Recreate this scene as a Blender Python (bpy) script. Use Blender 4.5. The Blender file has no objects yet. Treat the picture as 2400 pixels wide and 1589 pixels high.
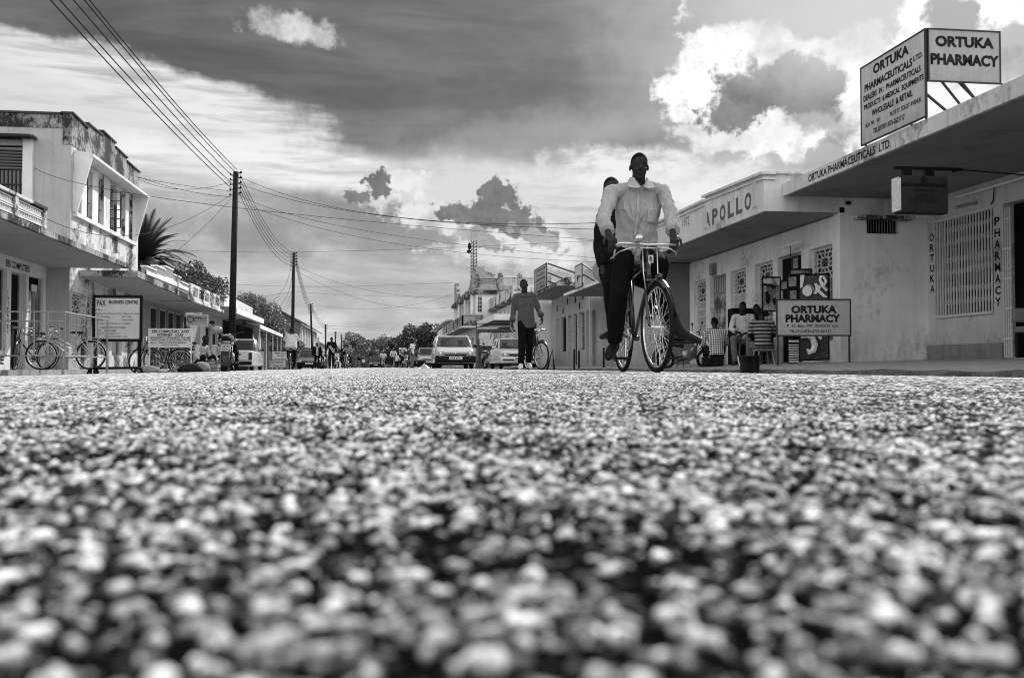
import bpy, bmesh, math, random
import numpy as np
from mathutils import Vector as V, Matrix, Euler, noise as mnoise
random.seed(7)
R = math.radians
PI = math.pi
scene = bpy.context.scene
COL = scene.collection

# ------------------------------------------------------------------ camera
FPX = 2333.33                                  # focal length in pixels of the 2400 px wide photograph (35 mm on 36 mm)
th = math.atan(66.5 / FPX)                     # pitch up
ps = math.atan(315 / FPX * math.cos(th))       # yaw to the right of the street axis (+Y)
CAMZ = 0.042                                   # the camera lies on the road
cam_d = bpy.data.cameras.new('camera'); cam = bpy.data.objects.new('camera', cam_d); COL.objects.link(cam)
cam.location = (0, 0, CAMZ)
fw = V((math.sin(ps) * math.cos(th), math.cos(ps) * math.cos(th), math.sin(th)))
rt = V((math.cos(ps), -math.sin(ps), 0)); up = rt.cross(fw)
cam.rotation_euler = Matrix((rt, up, -fw)).transposed().to_euler()
cam_d.lens = 35; cam_d.sensor_width = 36; cam_d.clip_start = 0.01; cam_d.clip_end = 3000
cam_d.dof.use_dof = True; cam_d.dof.focus_distance = 8.6; cam_d.dof.aperture_fstop = 13
scene.camera = cam
scene.cycles.pixel_filter_type = 'BLACKMAN_HARRIS'; scene.cycles.filter_width = 1.05
scene.view_settings.view_transform = 'Standard'; scene.view_settings.look = 'None'
scene.view_settings.exposure = 0; scene.view_settings.gamma = 1

def ray(px, py): return fw + rt * ((px - 1200) / FPX) + up * ((794.5 - py) / FPX)
def PX(px, py, X):
    d = ray(px, py); return V((0, 0, CAMZ)) + d * (X / d.x)
def PY(px, py, Y):
    d = ray(px, py); return V((0, 0, CAMZ)) + d * (Y / d.y)

# ------------------------------------------------------------------ materials
MATS = {}
def nt(name):
    m = bpy.data.materials.new(name); m.use_nodes = True
    t = m.node_tree; t.nodes.clear()
    out = t.nodes.new('ShaderNodeOutputMaterial'); b = t.nodes.new('ShaderNodeBsdfPrincipled')
    t.links.new(b.outputs[0], out.inputs[0])
    return m, t, b
def g(v): return (v, v, v, 1)
def ramp(t, fac, stops):
    r = t.nodes.new('ShaderNodeValToRGB'); e = r.color_ramp.elements
    while len(e) < len(stops): e.new(0.5)
    for i, (p, c) in enumerate(stops):
        e[i].position = p; e[i].color = g(c)
    t.links.new(fac, r.inputs[0]); return r.outputs[0]
def tex_noise(t, vec, scale, detail=6, rough=0.6, dist=0):
    n = t.nodes.new('ShaderNodeTexNoise'); n.inputs['Scale'].default_value = scale
    n.inputs['Detail'].default_value = detail; n.inputs['Roughness'].default_value = rough
    n.inputs['Distortion'].default_value = dist
    if vec is not None: t.links.new(vec, n.inputs['Vector'])
    return n.outputs[0]
def mapping(t, scale, coord='Object'):
    tc = t.nodes.new('ShaderNodeTexCoord'); mp = t.nodes.new('ShaderNodeMapping')
    mp.inputs['Scale'].default_value = scale; t.links.new(tc.outputs[coord], mp.inputs[0]); return mp.outputs[0]
def mixc(t, fac, a, b, mode='MIX'):
    m = t.nodes.new('ShaderNodeMix'); m.data_type = 'RGBA'; m.blend_type = mode
    for s, x in ((0, fac), (6, a), (7, b)):
        if isinstance(x, (int, float)): m.inputs[s].default_value = x if s == 0 else g(x)
        else: t.links.new(x, m.inputs[s])
    return m.outputs[2]
def bump(t, b, h, strength, dist=0.01):
    n = t.nodes.new('ShaderNodeBump'); n.inputs['Strength'].default_value = strength
    n.inputs['Distance'].default_value = dist; t.links.new(h, n.inputs['Height']); t.links.new(n.outputs[0], b.inputs['Normal'])

def plain(name, v, rough=0.6, metal=0.0, var=0.15, scale=8, bmp=0.1, coat=0.0):
    if name in MATS: return MATS[name]
    if v < .06: v *= .4
    m, t, b = nt(name)
    n = tex_noise(t, mapping(t, (1, 1, 1)), scale)
    t.links.new(ramp(t, n, [(0.3, max(v * (1 - var), 0)), (0.7, min(v * (1 + var), 1))]), b.inputs['Base Color'])
    b.inputs['Roughness'].default_value = rough; b.inputs['Metallic'].default_value = metal
    if v < .06 and not metal and rough > .4: b.inputs['Specular IOR Level'].default_value = .15
    b.inputs['Coat Weight'].default_value = coat
    if bmp: bump(t, b, tex_noise(t, mapping(t, (1, 1, 1)), scale * 6, 4), bmp, 0.004)
    MATS[name] = m; return m

def plaster(name, v, dirt=0.06, low=0.52, high=0.66, streak=0.5, fine=0.5, sc=1.0):
    """weathered painted render: clusters of fine mould specks, vertical run-off streaks, chips"""
    if name in MATS: return MATS[name]
    m, t, b = nt(name)
    O = mapping(t, (1, 1, 1))
    base = ramp(t, tex_noise(t, O, 1.3 * sc, 5, 0.65), [(0.3, v * 0.80), (0.7, v)])
    st = ramp(t, tex_noise(t, mapping(t, (7 * sc, 7 * sc, 0.45 * sc)), 1.0, 5, 0.6), [(0.48, 0.0), (0.72, 1.0)])
    base = mixc(t, mathn(t, 'MULTIPLY', st, streak * .7), base, v * 0.5)
    big = tex_noise(t, O, 0.9 * sc, 3, 0.5); fin = tex_noise(t, mapping(t, (1, 1, .7)), 9 * sc, 8, 0.78, 0.3)
    f = mathn(t, 'ADD', mathn(t, 'MULTIPLY', big, .55), mathn(t, 'MULTIPLY', fin, .45))
    md = (low + high) / 2
    pm = ramp(t, f, [(max(0.01, md - .035), 0.0), (md + .035, 1.0)])
    base = mixc(t, pm, base, dirt)
    chips = ramp(t, tex_noise(t, O, 22 * sc, 4, 0.75), [(0.64, 0.0), (0.68, 1.0)])
    base = mixc(t, mathn(t, 'MULTIPLY', chips, fine * .6), base, dirt * 1.2)
    sp = t.nodes.new('ShaderNodeSeparateXYZ'); t.links.new(O, sp.inputs[0])     # splashed dirt near the ground
    low_ = mathn(t, 'SUBTRACT', 1.0, mathn(t, 'DIVIDE', mathn(t, 'ABSOLUTE', sp.outputs[2]), .75), None, True)
    lowm = mathn(t, 'MULTIPLY', low_, ramp(t, tex_noise(t, mapping(t, (3, 3, 1)), 2.2, 6, .7), [(.35, .1), (.65, 1)]))
    base = mixc(t, mathn(t, 'MULTIPLY', lowm, .7), base, v * .35)
    hl = ramp(t, tex_noise(t, mapping(t, (1, 1, 1)), .7, 3, .5, 1.0), [(.492, 0), (.5, 1), (.508, 0)])   # hairline cracks
    base = mixc(t, mathn(t, 'MULTIPLY', hl, .35 * fine), base, dirt)
    t.links.new(base, b.inputs['Base Color']); b.inputs['Roughness'].default_value = 0.9
    b.inputs['Specular IOR Level'].default_value = 0.2
    bump(t, b, tex_noise(t, O, 14, 5, 0.7), 0.35, 0.02)
    MATS[name] = m; return m
def mathn(t, op, a, b=None, c=None, clamp=False):
    n = t.nodes.new('ShaderNodeMath'); n.operation = op; n.use_clamp = clamp
    for i, x in enumerate((a, b, c)):
        if x is None: continue
        if isinstance(x, (int, float)): n.inputs[i].default_value = x
        else: t.links.new(x, n.inputs[i])
    return n.outputs[0]
def glass(name, v=0.02, rough=0.08):
    if name in MATS: return MATS[name]
    m, t, b = nt(name)
    b.inputs['Base Color'].default_value = g(v); b.inputs['Roughness'].default_value = rough
    b.inputs['Specular IOR Level'].default_value = 0.8
    bump(t, b, tex_noise(t, mapping(t, (1, 1, 1)), 3, 2), 0.05, 0.01)
    MATS[name] = m; return m
def clear_glass(name, tint=0.75):
    """car glass one can see through"""
    if name in MATS: return MATS[name]
    m, t, b = nt(name)
    tr = t.nodes.new('ShaderNodeBsdfTransparent'); tr.inputs[0].default_value = g(tint)
    mx = t.nodes.new('ShaderNodeMixShader'); mx.inputs[0].default_value = 0.14
    b.inputs['Base Color'].default_value = g(0.3); b.inputs['Roughness'].default_value = 0.05
    t.links.new(tr.outputs[0], mx.inputs[1]); t.links.new(b.outputs[0], mx.inputs[2])
    t.links.new(mx.outputs[0], [n for n in t.nodes if n.type == 'OUTPUT_MATERIAL'][0].inputs[0])
    MATS[name] = m; return m
def checks(name, a, bb, sx, stripes=False):
    if name in MATS: return MATS[name]
    m, t, b = nt(name)
    mp = mapping(t, (1, 1, 1)); sep = t.nodes.new('ShaderNodeSeparateXYZ'); t.links.new(mp, sep.inputs[0])
    def line(o, s, w):
        f = mathn(t, 'FRACT', mathn(t, 'MULTIPLY', o, s)); return mathn(t, 'LESS_THAN', f, w)
    lz = line(sep.outputs[2], sx, 0.42)
    if stripes: fac = lz
    else: fac = mathn(t, 'MULTIPLY', mathn(t, 'ADD', lz, line(sep.outputs[0], sx, 0.42)), 0.5)
    t.links.new(mixc(t, fac, a, bb), b.inputs['Base Color']); b.inputs['Roughness'].default_value = 0.9
    MATS[name] = m; return m

def cloth(name, v, sheen=0.3, var=0.2, trans=0.0):
    if name in MATS: return MATS[name]
    if v < .06: v *= .4
    m, t, b = nt(name)
    n = tex_noise(t, mapping(t, (1, 1, 0.6)), 7, 6)
    col = ramp(t, n, [(0.3, v * (1 - var)), (0.7, min(v * (1 + var), .95))])
    t.links.new(col, b.inputs['Base Color'])
    b.inputs['Roughness'].default_value = 0.95; b.inputs['Specular IOR Level'].default_value = 0.1
    b.inputs['Sheen Weight'].default_value = sheen if v > .06 else 0
    hb = mathn(t, 'ADD', mathn(t, 'MULTIPLY', tex_noise(t, mapping(t, (1, 1, .35)), 9, 3, .5, 1.2), 1.0), mathn(t, 'MULTIPLY', tex_noise(t, mapping(t, (1, 1, 1)), 26, 5, .6), 0.3))
    bump(t, b, hb, 0.9, 0.06)
    if trans:
        tr = t.nodes.new('ShaderNodeBsdfTranslucent'); tr.inputs[0].default_value = g(min(v * 1.1, .9))
        mx = t.nodes.new('ShaderNodeMixShader'); mx.inputs[0].default_value = trans
        t.links.new(b.outputs[0], mx.inputs[1]); t.links.new(tr.outputs[0], mx.inputs[2])
        t.links.new(mx.outputs[0], [n_ for n_ in t.nodes if n_.type == 'OUTPUT_MATERIAL'][0].inputs[0])
    MATS[name] = m; return m

def leafmat(name, v):
    if name in MATS: return MATS[name]
    m, t, b = nt(name)
    n = tex_noise(t, mapping(t, (1, 1, 1)), 1.5, 3)
    t.links.new(ramp(t, n, [(0.35, v * 0.5), (0.65, v * 1.6)]), b.inputs['Base Color'])
    b.inputs['Roughness'].default_value = 0.5
    MATS[name] = m; return m

# ------------------------------------------------------------------ mesh builder
FONT_CACHE = {}
def text_geo(s, bold=0.0):
    k = (s, bold)
    if k not in FONT_CACHE:
        c = bpy.data.curves.new('lettering', 'FONT'); c.body = s; c.size = 1; c.offset = bold; c.resolution_u = 3
        o = bpy.data.objects.new('lettering', c); COL.objects.link(o)
        dg = bpy.context.evaluated_depsgraph_get(); dg.update()
        me = bpy.data.meshes.new_from_object(o.evaluated_get(dg))
        vs = [v.co.copy() for v in me.vertices]; fs = [tuple(p.vertices) for p in me.polygons]
        bpy.data.objects.remove(o); bpy.data.curves.remove(c); bpy.data.meshes.remove(me)
        x0 = min(v.x for v in vs); x1 = max(v.x for v in vs); y0 = min(v.y for v in vs); y1 = max(v.y for v in vs)
        vs = [((v.x - x0) / (x1 - x0), (v.y - y0) / max(y1 - y0, 1e-6)) for v in vs]
        FONT_CACHE[k] = (vs, fs)
    return FONT_CACHE[k]

class MB:
    def __init__(s, mat=None): s.v = []; s.f = []; s.T = mat
    def add(s, vs, fs):
        n = len(s.v)
        s.v += [V(p) for p in vs] if s.T is None else [s.T @ V(p) for p in vs]
        s.f += [tuple(i + n for i in f) for f in fs]; return s
    def hexa(s, p):   # p: 4 bottom, 4 top, counter-clockwise
        return s.add(p, [(3, 2, 1, 0), (4, 5, 6, 7), (0, 1, 5, 4), (1, 2, 6, 5), (2, 3, 7, 6), (3, 0, 4, 7)])
    def box(s, x0, x1, y0, y1, z0, z1):
        x0, x1 = sorted((x0, x1)); y0, y1 = sorted((y0, y1)); z0, z1 = sorted((z0, z1))
        return s.hexa([(x0, y0, z0), (x1, y0, z0), (x1, y1, z0), (x0, y1, z0), (x0, y0, z1), (x1, y0, z1), (x1, y1, z1), (x0, y1, z1)])
    def tube(s, pts, r, n=8, caps=True, closed=False):
        pts = [V(p) for p in pts]; m = len(pts)
        rr = r if isinstance(r, (list, tuple)) else [r] * m
        vs = []; fs = []; ref = None
        for i, p in enumerate(pts):
            if closed: d = pts[(i + 1) % m] - pts[i - 1]
            else: d = pts[min(i + 1, m - 1)] - pts[max(i - 1, 0)]
            d.normalize()
            if ref is None:
                ref = d.orthogonal().normalized()
            ref = (ref - d * ref.dot(d))
            if ref.length < 1e-4: ref = d.orthogonal()
            ref.normalize(); b = d.cross(ref)
            for k in range(n):
                a = 2 * PI * k / n; vs.append(p + (ref * math.cos(a) + b * math.sin(a)) * rr[i])
        for i in range(m if closed else m - 1):
            j = (i + 1) % m
            for k in range(n):
                l = (k + 1) % n; fs.append((i * n + k, i * n + l, j * n + l, j * n + k))
        if caps and not closed: fs += [tuple(range(n))[::-1], tuple((m - 1) * n + k for k in range(n))]
        return s.add(vs, fs)
    def ring(s, c, ax, Rr, r, n=36, k=8, a0=0, a1=None):
        c = V(c); ax = V(ax).normalized(); u = ax.orthogonal().normalized()
        if abs(ax.x) > .9: u = V((0, 0, 1))
        u = (u - ax * u.dot(ax)).normalized(); w = ax.cross(u)
        if a1 is None: return s.tube([c + (u * math.cos(2 * PI * i / n) + w * math.sin(2 * PI * i / n)) * Rr for i in range(n)], r, k, closed=True)
        return s.tube([c + (u * math.cos(a0 + (a1 - a0) * i / n) + w * math.sin(a0 + (a1 - a0) * i / n)) * Rr for i in range(n + 1)], r, k)
    def ell(s, c, r, n=12, m=8, rot=None):
        if isinstance(r, (int, float)): r = (r, r, r)
        c = V(c); vs = []; fs = []
        for j in range(m + 1):
            t = PI * j / m
            for i in range(n):
                a = 2 * PI * i / n; p = V((r[0] * math.sin(t) * math.cos(a), r[1] * math.sin(t) * math.sin(a), r[2] * math.cos(t)))
                if rot is not None: p = rot @ p
                vs.append(c + p)
        for j in range(m):
            for i in range(n):
                k = (i + 1) % n; fs.append((j * n + i, (j + 1) * n + i, (j + 1) * n + k, j * n + k))
        return s.add(vs, fs)
    def poly(s, pts, ext):   # planar polygon extruded by a vector
        pts = [V(p) for p in pts]; e = V(ext); n = len(pts)
        return s.add(pts + [p + e for p in pts], [tuple(range(n)), tuple(range(2 * n - 1, n - 1, -1))] + [((i + 1) % n, i, n + i, n + (i + 1) % n) for i in range(n)])
    def wall(s, o, u, v, n, W, H, holes=()):
        o, u, v, n = V(o), V(u), V(v), V(n)
        us = sorted({0, W} | {max(0, min(W, h[i])) for h in holes for i in (0, 1)}); vs_ = sorted({0, H} | {max(0, min(H, h[i])) for h in holes for i in (2, 3)})
        A, B = len(us) - 1, len(vs_) - 1
        def solid(i, j):
            if i < 0 or j < 0 or i >= A or j >= B: return False
            cu = (us[i] + us[i + 1]) / 2; cv = (vs_[j] + vs_[j + 1]) / 2
            return not any(h[0] < cu < h[1] and h[2] < cv < h[3] for h in holes)
        P = lambda a, b, k: o + u * a + v * b + n * k
        vv = []; ff = []
        def q(*ps):
            ff.append(tuple(range(len(vv), len(vv) + 4))); vv.extend(ps)
        for i in range(A):
            for j in range(B):
                if not solid(i, j): continue
                a, b2, c, d = us[i], us[i + 1], vs_[j], vs_[j + 1]
                q(P(a, c, 0), P(b2, c, 0), P(b2, d, 0), P(a, d, 0)); q(P(a, c, 1), P(a, d, 1), P(b2, d, 1), P(b2, c, 1))
                if not solid(i - 1, j): q(P(a, c, 0), P(a, d, 0), P(a, d, 1), P(a, c, 1))
                if not solid(i + 1, j): q(P(b2, c, 0), P(b2, c, 1), P(b2, d, 1), P(b2, d, 0))
                if not solid(i, j - 1): q(P(a, c, 0), P(a, c, 1), P(b2, c, 1), P(b2, c, 0))
                if not solid(i, j + 1): q(P(a, d, 0), P(b2, d, 0), P(b2, d, 1), P(a, d, 1))
        return s.add(vv, ff)
    def text(s, st, o, u, v, w, h, bold=0.0, lift=0.004):
        if not st.strip(): return s
        vs, fs = text_geo(st, bold); o, u, v = V(o), V(u).normalized(), V(v).normalized(); n = u.cross(v)
        return s.add([o + u * (a * w) + v * (b * h) + n * lift for a, b in vs], fs)
    def build(s, name, mat, parent=None, smooth=False, bevel=0, weld=False):
        me = bpy.data.meshes.new(name)
        root = parent
        while root is not None and root.parent is not None: root = root.parent
        off = root.location if root is not None and root.get('_w') else V((0, 0, 0))
        me.from_pydata([tuple(p - off) for p in s.v], [], s.f)
        if weld or bevel:
            bm = bmesh.new(); bm.from_mesh(me); bmesh.ops.remove_doubles(bm, verts=bm.verts, dist=1e-4)
            bmesh.ops.recalc_face_normals(bm, faces=bm.faces); bm.to_mesh(me); bm.free()
        else:
            bm = bmesh.new(); bm.from_mesh(me); bmesh.ops.recalc_face_normals(bm, faces=bm.faces); bm.to_mesh(me); bm.free()
        if mat is not None: me.materials.append(mat)
        if smooth:
            for p in me.polygons: p.use_smooth = True
        o = bpy.data.objects.new(name, me); COL.objects.link(o)
        if parent is not None: o.parent = parent
        if bevel:
            b = o.modifiers.new('bevel', 'BEVEL'); b.width = bevel; b.segments = 2; b.limit_method = 'ANGLE'
        return o

def tag(o, label, cat, group=None, kind=None):
    if label: o['label'] = label
    if cat: o['category'] = cat
    if group: o['group'] = group
    if kind: o['kind'] = kind
    return o
def thing(name, label, cat, loc=(0, 0, 0), rz=0, group=None, world=True):
    """an Empty at the base of a thing; world=True: its parts are modelled in street coordinates"""
    o = bpy.data.objects.new(name, None); COL.objects.link(o); o.empty_display_size = 0.1
    o.location = loc; o.rotation_euler = (0, 0, rz)
    if world: o['_w'] = 1
    return tag(o, label, cat, group)
def kids(o): return [c for c in bpy.data.objects if c.parent == o]
def copy_tree(o, parent=None):
    c = o.copy(); COL.objects.link(c)
    if parent is not None: c.parent = parent
    for ch in kids(o): copy_tree(ch, c)
    return c
X_, Y_, Z_ = V((1, 0, 0)), V((0, 1, 0)), V((0, 0, 1))
# ------------------------------------------------------------------ sky and sun
SKY = 0.100
SUN_AZ, SUN_EL = R(34), R(34)      # azimuth from +Y towards +X
sun_dir = V((math.sin(SUN_AZ) * math.cos(SUN_EL), math.cos(SUN_AZ) * math.cos(SUN_EL), math.sin(SUN_EL)))
sd = bpy.data.lights.new('sun', 'SUN'); sun = bpy.data.objects.new('sun', sd); COL.objects.link(sun)
sun.rotation_euler = sun_dir.to_track_quat('Z', 'Y').to_euler(); sd.energy = 4.6; sd.angle = R(0.6); sd.color = (1, 1, 1)
w = bpy.data.worlds.new('World'); scene.world = w; w.use_nodes = True
t = w.node_tree; t.nodes.clear()
M = lambda op, a, b=None, c=None, clamp=False: mathn(t, op, a, b, c, clamp)
wo = t.nodes.new('ShaderNodeOutputWorld'); bg = t.nodes.new('ShaderNodeBackground'); t.links.new(bg.outputs[0], wo.inputs[0])
sky = t.nodes.new('ShaderNodeTexSky'); sky.sky_type = 'NISHITA'; sky.sun_disc = False
sky.sun_elevation = SUN_EL; sky.sun_rotation = SUN_AZ; sky.dust_density = 3
tcn = t.nodes.new('ShaderNodeTexCoord'); sep = t.nodes.new('ShaderNodeSeparateXYZ'); t.links.new(tcn.outputs['Generated'], sep.inputs[0])
dx, dy, dz = sep.outputs
az = M('ARCTAN2', dx, dy); el = M('ARCSINE', dz)                    # radians
def comb(a, b, c):
    n = t.nodes.new('ShaderNodeCombineXYZ')
    for i, x in enumerate((a, b, c)):
        if isinstance(x, (int, float)): n.inputs[i].default_value = x
        else: t.links.new(x, n.inputs[i])
    return n.outputs[0]
def wn(sa, se, sc, det=8, rough=.6, dist=0, off=0.0):
    return tex_noise(t, comb(M('MULTIPLY', az, sa), M('MULTIPLY', el, se), off), sc, det, rough, dist)
def mapr(x, a, b, c=0.0, d=1.0, smooth=True):
    n = t.nodes.new('ShaderNodeMapRange'); n.interpolation_type = 'SMOOTHSTEP' if smooth else 'LINEAR'; n.clamp = True
    t.links.new(x, n.inputs[0])
    for i, q in enumerate((a, b, c, d)): n.inputs[i + 1].default_value = q
    return n.outputs[0]
def ae(px, py):
    d = ray(px, py).normalized(); return math.atan2(d.x, d.y), math.asin(d.z)
n_big = wn(1, 1, 7, 5, .62); n_fin = wn(1, 1, 22, 6, .68, 0, 3.0); n_str = wn(1, 7, 4, 8, .6, .4, 5.0); n_str2 = wn(1, 9, 9, 8, .62, .3, 9.0)
def blob(px, py, rx, ry, rot=0, wob=.5, fine=.0, streak=.0, edge=(0.75, 1.25), src=None):
    """soft patch of cloud: 1 inside, 0 outside, edge broken up by noise; radii in photo pixels turned into angles"""
    a0, e0 = ae(px, py); ax, ex = rx / FPX, ry / FPX
    A = M('SUBTRACT', az, a0); E = M('SUBTRACT', el, e0)
    c, s_ = math.cos(R(rot)), math.sin(R(rot))
    U = M('MULTIPLY', M('ADD', M('MULTIPLY', A, c), M('MULTIPLY', E, s_)), 1 / ax)
    W = M('MULTIPLY', M('SUBTRACT', M('MULTIPLY', E, c), M('MULTIPLY', A, s_)), 1 / ex)
    d = M('SQRT', M('ADD', M('MULTIPLY', U, U), M('MULTIPLY', W, W)))
    own = wn(1, 1, 1.15 / math.sqrt(ax * ex), 8, .62, .0, px * .37 + py * .11)
    for nn, k in ((own, wob * 2.0 if wob else 0), (n_fin, fine), (n_str, streak)):
        if k: d = M('ADD', d, M('MULTIPLY', M('SUBTRACT', nn, .5), k * 4))
    c_ = (edge[0] + edge[1]) / 2; h_ = (edge[1] - edge[0]) / 2 * (.75 if fine > .13 else 1)
    return mapr(d, c_ - h_, c_ + h_, 1, 0)
def lerp(fac, a, b):
    d = M('SUBTRACT', b, a); return M('ADD', a, M('MULTIPLY', d, fac))
def mul(a, b): return M('MULTIPLY', a, b)
# base: dark overhead, pale near the horizon, glow round the sun
val = ramp(t, mapr(el, 0.0, 0.60, 0, 1, False), [(0.0, .62), (0.08, .52), (0.18, .36), (0.30, .19), (0.5, .115), (1.0, .10)])
bwn = t.nodes.new('ShaderNodeRGBToBW'); t.links.new(val, bwn.inputs[0]); val = bwn.outputs[0]
val = mul(val, mapr(n_str, .3, .7, .70, 1.32))
val = mul(val, mapr(wn(1, 2.2, 4, 8, .62, .6, 51.), .32, .68, .78, 1.35))
veil = mapr(wn(1, 3, 3, 8, .6, .5, 13.), .45, .75); val = lerp(mul(veil, mapr(el, .30, .12)), val, .42)
sdn = t.nodes.new('ShaderNodeVectorMath'); sdn.operation = 'DOT_PRODUCT'; t.links.new(tcn.outputs['Generated'], sdn.inputs[0]); sdn.inputs[1].default_value = sun_dir
cs = sdn.outputs['Value']
val = M('ADD', val, mul(M('POWER', M('MAXIMUM', cs, 0.0), 22), .7))
# broad cirrus at the left, with a sharp right-hand tip
c1 = blob(170, 200, 560, 88, -7, .12, .03, .22, (.8, 1.1)); val = lerp(mul(c1, mapr(n_str2, .3, .62, .45, 1)), val, .82)
c1b = blob(60, 330, 560, 150, -12, .22, .03, .2, (.6, 1.3)); val = lerp(mul(c1b, mapr(n_str2, .3, .65, .45, .95)), val, .70)
c2 = blob(820, 405, 900, 52, -3, .16, .02, .14, (.5, 1.3)); val = lerp(mul(c2, mapr(n_str2, .3, .6, .5, 1)), val, .88)
c2b = blob(1500, 470, 600, 90, -4, .22, .02, .2, (.5, 1.3)); val = lerp(mul(c2b, mapr(n_str2, .3, .6, .4, .9)), val, .72)
# grey banks lower down
c3 = blob(700, 525, 560, 60, -2, .3, .03, .25, (.4, 1.3)); val = lerp(mul(c3, mapr(n_big, .35, .6, .3, .85)), val, .27)
c3b = blob(1250, 330, 330, 60, 6, .3, .03, .2, (.3, 1.4)); val = lerp(mul(c3b, .6), val, .36)
# small wisp at the top
c4 = blob(685, 68, 92, 30, -4, .32, .24, .0, (.5, 1.5)); val = lerp(mul(c4, mapr(n_fin, .3, .6, .35, 1)), val, .72)
# mottled bank behind the rider
c5 = blob(1560, 410, 250, 62, -8, .2, .14, 0, (.6, 1.3)); val = lerp(mul(c5, mapr(wn(1, 2.2, 24, 8, .7, 0, 21.), .36, .58, .35, 1)), val, .85)
# large cumulus: bright rim, dark heart
h0 = blob(1830, 215, 400, 210, 0, .3, .12, 0, (.6, 1.5)); val = lerp(mul(h0, .35), val, .55)
k1 = blob(1835, 205, 262, 142, -12, .30, .18, 0, (.80, 1.1)); val = lerp(mul(k1, mapr(wn(1, 1, 16, 7, .7, .3, 31.), .3, .62, .3, 1)), val, M('MULTIPLY', mapr(n_fin, .3, .65, .75, 1.35), 1.1))
k1b = blob(1760, 300, 170, 60, 0, .3, .2, 0, (.75, 1.2)); val = lerp(mul(k1b, mapr(n_fin, .35, .6, .3, 1)), val, .8)
k2 = blob(1850, 200, 128, 70, -14, .34, .14, 0, (.7, 1.2)); val = lerp(mul(k2, .95), val, mapr(n_fin, .3, .7, .085, .17))
k3 = blob(1722, 250, 74, 56, 25, .36, .14, 0, (.7, 1.2)); val = lerp(mul(k3, .92), val, mapr(n_fin, .3, .7, .09, .20))
k3b = blob(1930, 285, 90, 34, -25, .30, .12, 0, (.5, 1.3)); val = lerp(mul(k3b, .7), val, .22)
k9 = blob(2080, 40, 420, 150, 0, .2, .02, 0, (.2, 1.6)); val = lerp(mul(k9, .75), val, .62)
# top right cumulus
k4 = blob(2300, 40, 190, 88, 10, .3, .18, 0, (.75, 1.2)); val = lerp(k4, val, 1.0)
k5 = blob(2235, 35, 75, 42, -20, .3, .14, 0, (.5, 1.2)); val = lerp(mul(k5, .85), val, .24)
k5b = blob(2350, 110, 100, 42, 0, .3, .14, 0, (.5, 1.2)); val = lerp(mul(k5b, .8), val, .30)
k5c = blob(2230, 240, 180, 60, -20, .3, .14, 0, (.5, 1.3)); val = lerp(mul(k5c, .8), val, .95)
# dark cumuli low over the street with light edges
for (x, y, a, b_, r_) in ((905, 452, 62, 34, 30), (1180, 520, 190, 84, -24)):
    q = blob(x, y, a, b_, r_, .34, .18, 0, (.7, 1.25)); val = lerp(mul(q, mapr(n_fin, .3, .6, .4, 1)), val, .66)
for (x, y, a, b_, r_, k_) in ((1010, 505, 110, 34, -10, .8), (1290, 575, 120, 44, -10, .8), (940, 432, 60, 34, 0, .85), (1120, 590, 120, 26, 0, .7)):
    q = blob(x, y, a, b_, r_, .40, .24, 0, (.6, 1.3)); val = lerp(mul(q, mapr(n_fin, .3, .6, .2, 1)), val, k_)
for (x, y, a, b_, r_, k_) in ((888, 430, 30, 34, 20, .10), (842, 462, 34, 14, 0, .12), (1162, 462, 44, 48, 10, .11), (1105, 506, 70, 26, -12, .12), (1205, 512, 92, 34, -22, .12), (1130, 560, 60, 20, -20, .3), (1260, 560, 60, 22, -20, .3)):
    q = blob(x, y, a, b_, r_, .42, .20, 0, (.75, 1.2)); val = lerp(mul(q, .95), val, M('MULTIPLY', mapr(n_fin, .3, .7, .8, 1.7), k_))
# the half of the sky behind the camera: unseen cloud brightened to fill shade
back = mapr(dy, .25, -.2, 0, 1)
cum = mapr(wn(1, 1.6, 3, 5, .6, 0, 41.), .40, .62, 1.0, 2.1)
val = lerp(back, val, cum)
zen = mapr(el, .75, 1.2, 0, 1); val = lerp(zen, val, .9)  # unseen overhead sky raised too, for fill
skb = t.nodes.new('ShaderNodeRGBToBW'); t.links.new(sky.outputs[0], skb.inputs[0])
# Nishita sky under the cloud at strength 0.05, cloud radiance on top
tot = M('ADD', mul(skb.outputs[0], .05), mul(val, 10.0))
t.links.new(comb(tot, tot, tot), bg.inputs[0]); bg.inputs[1].default_value = SKY

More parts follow.
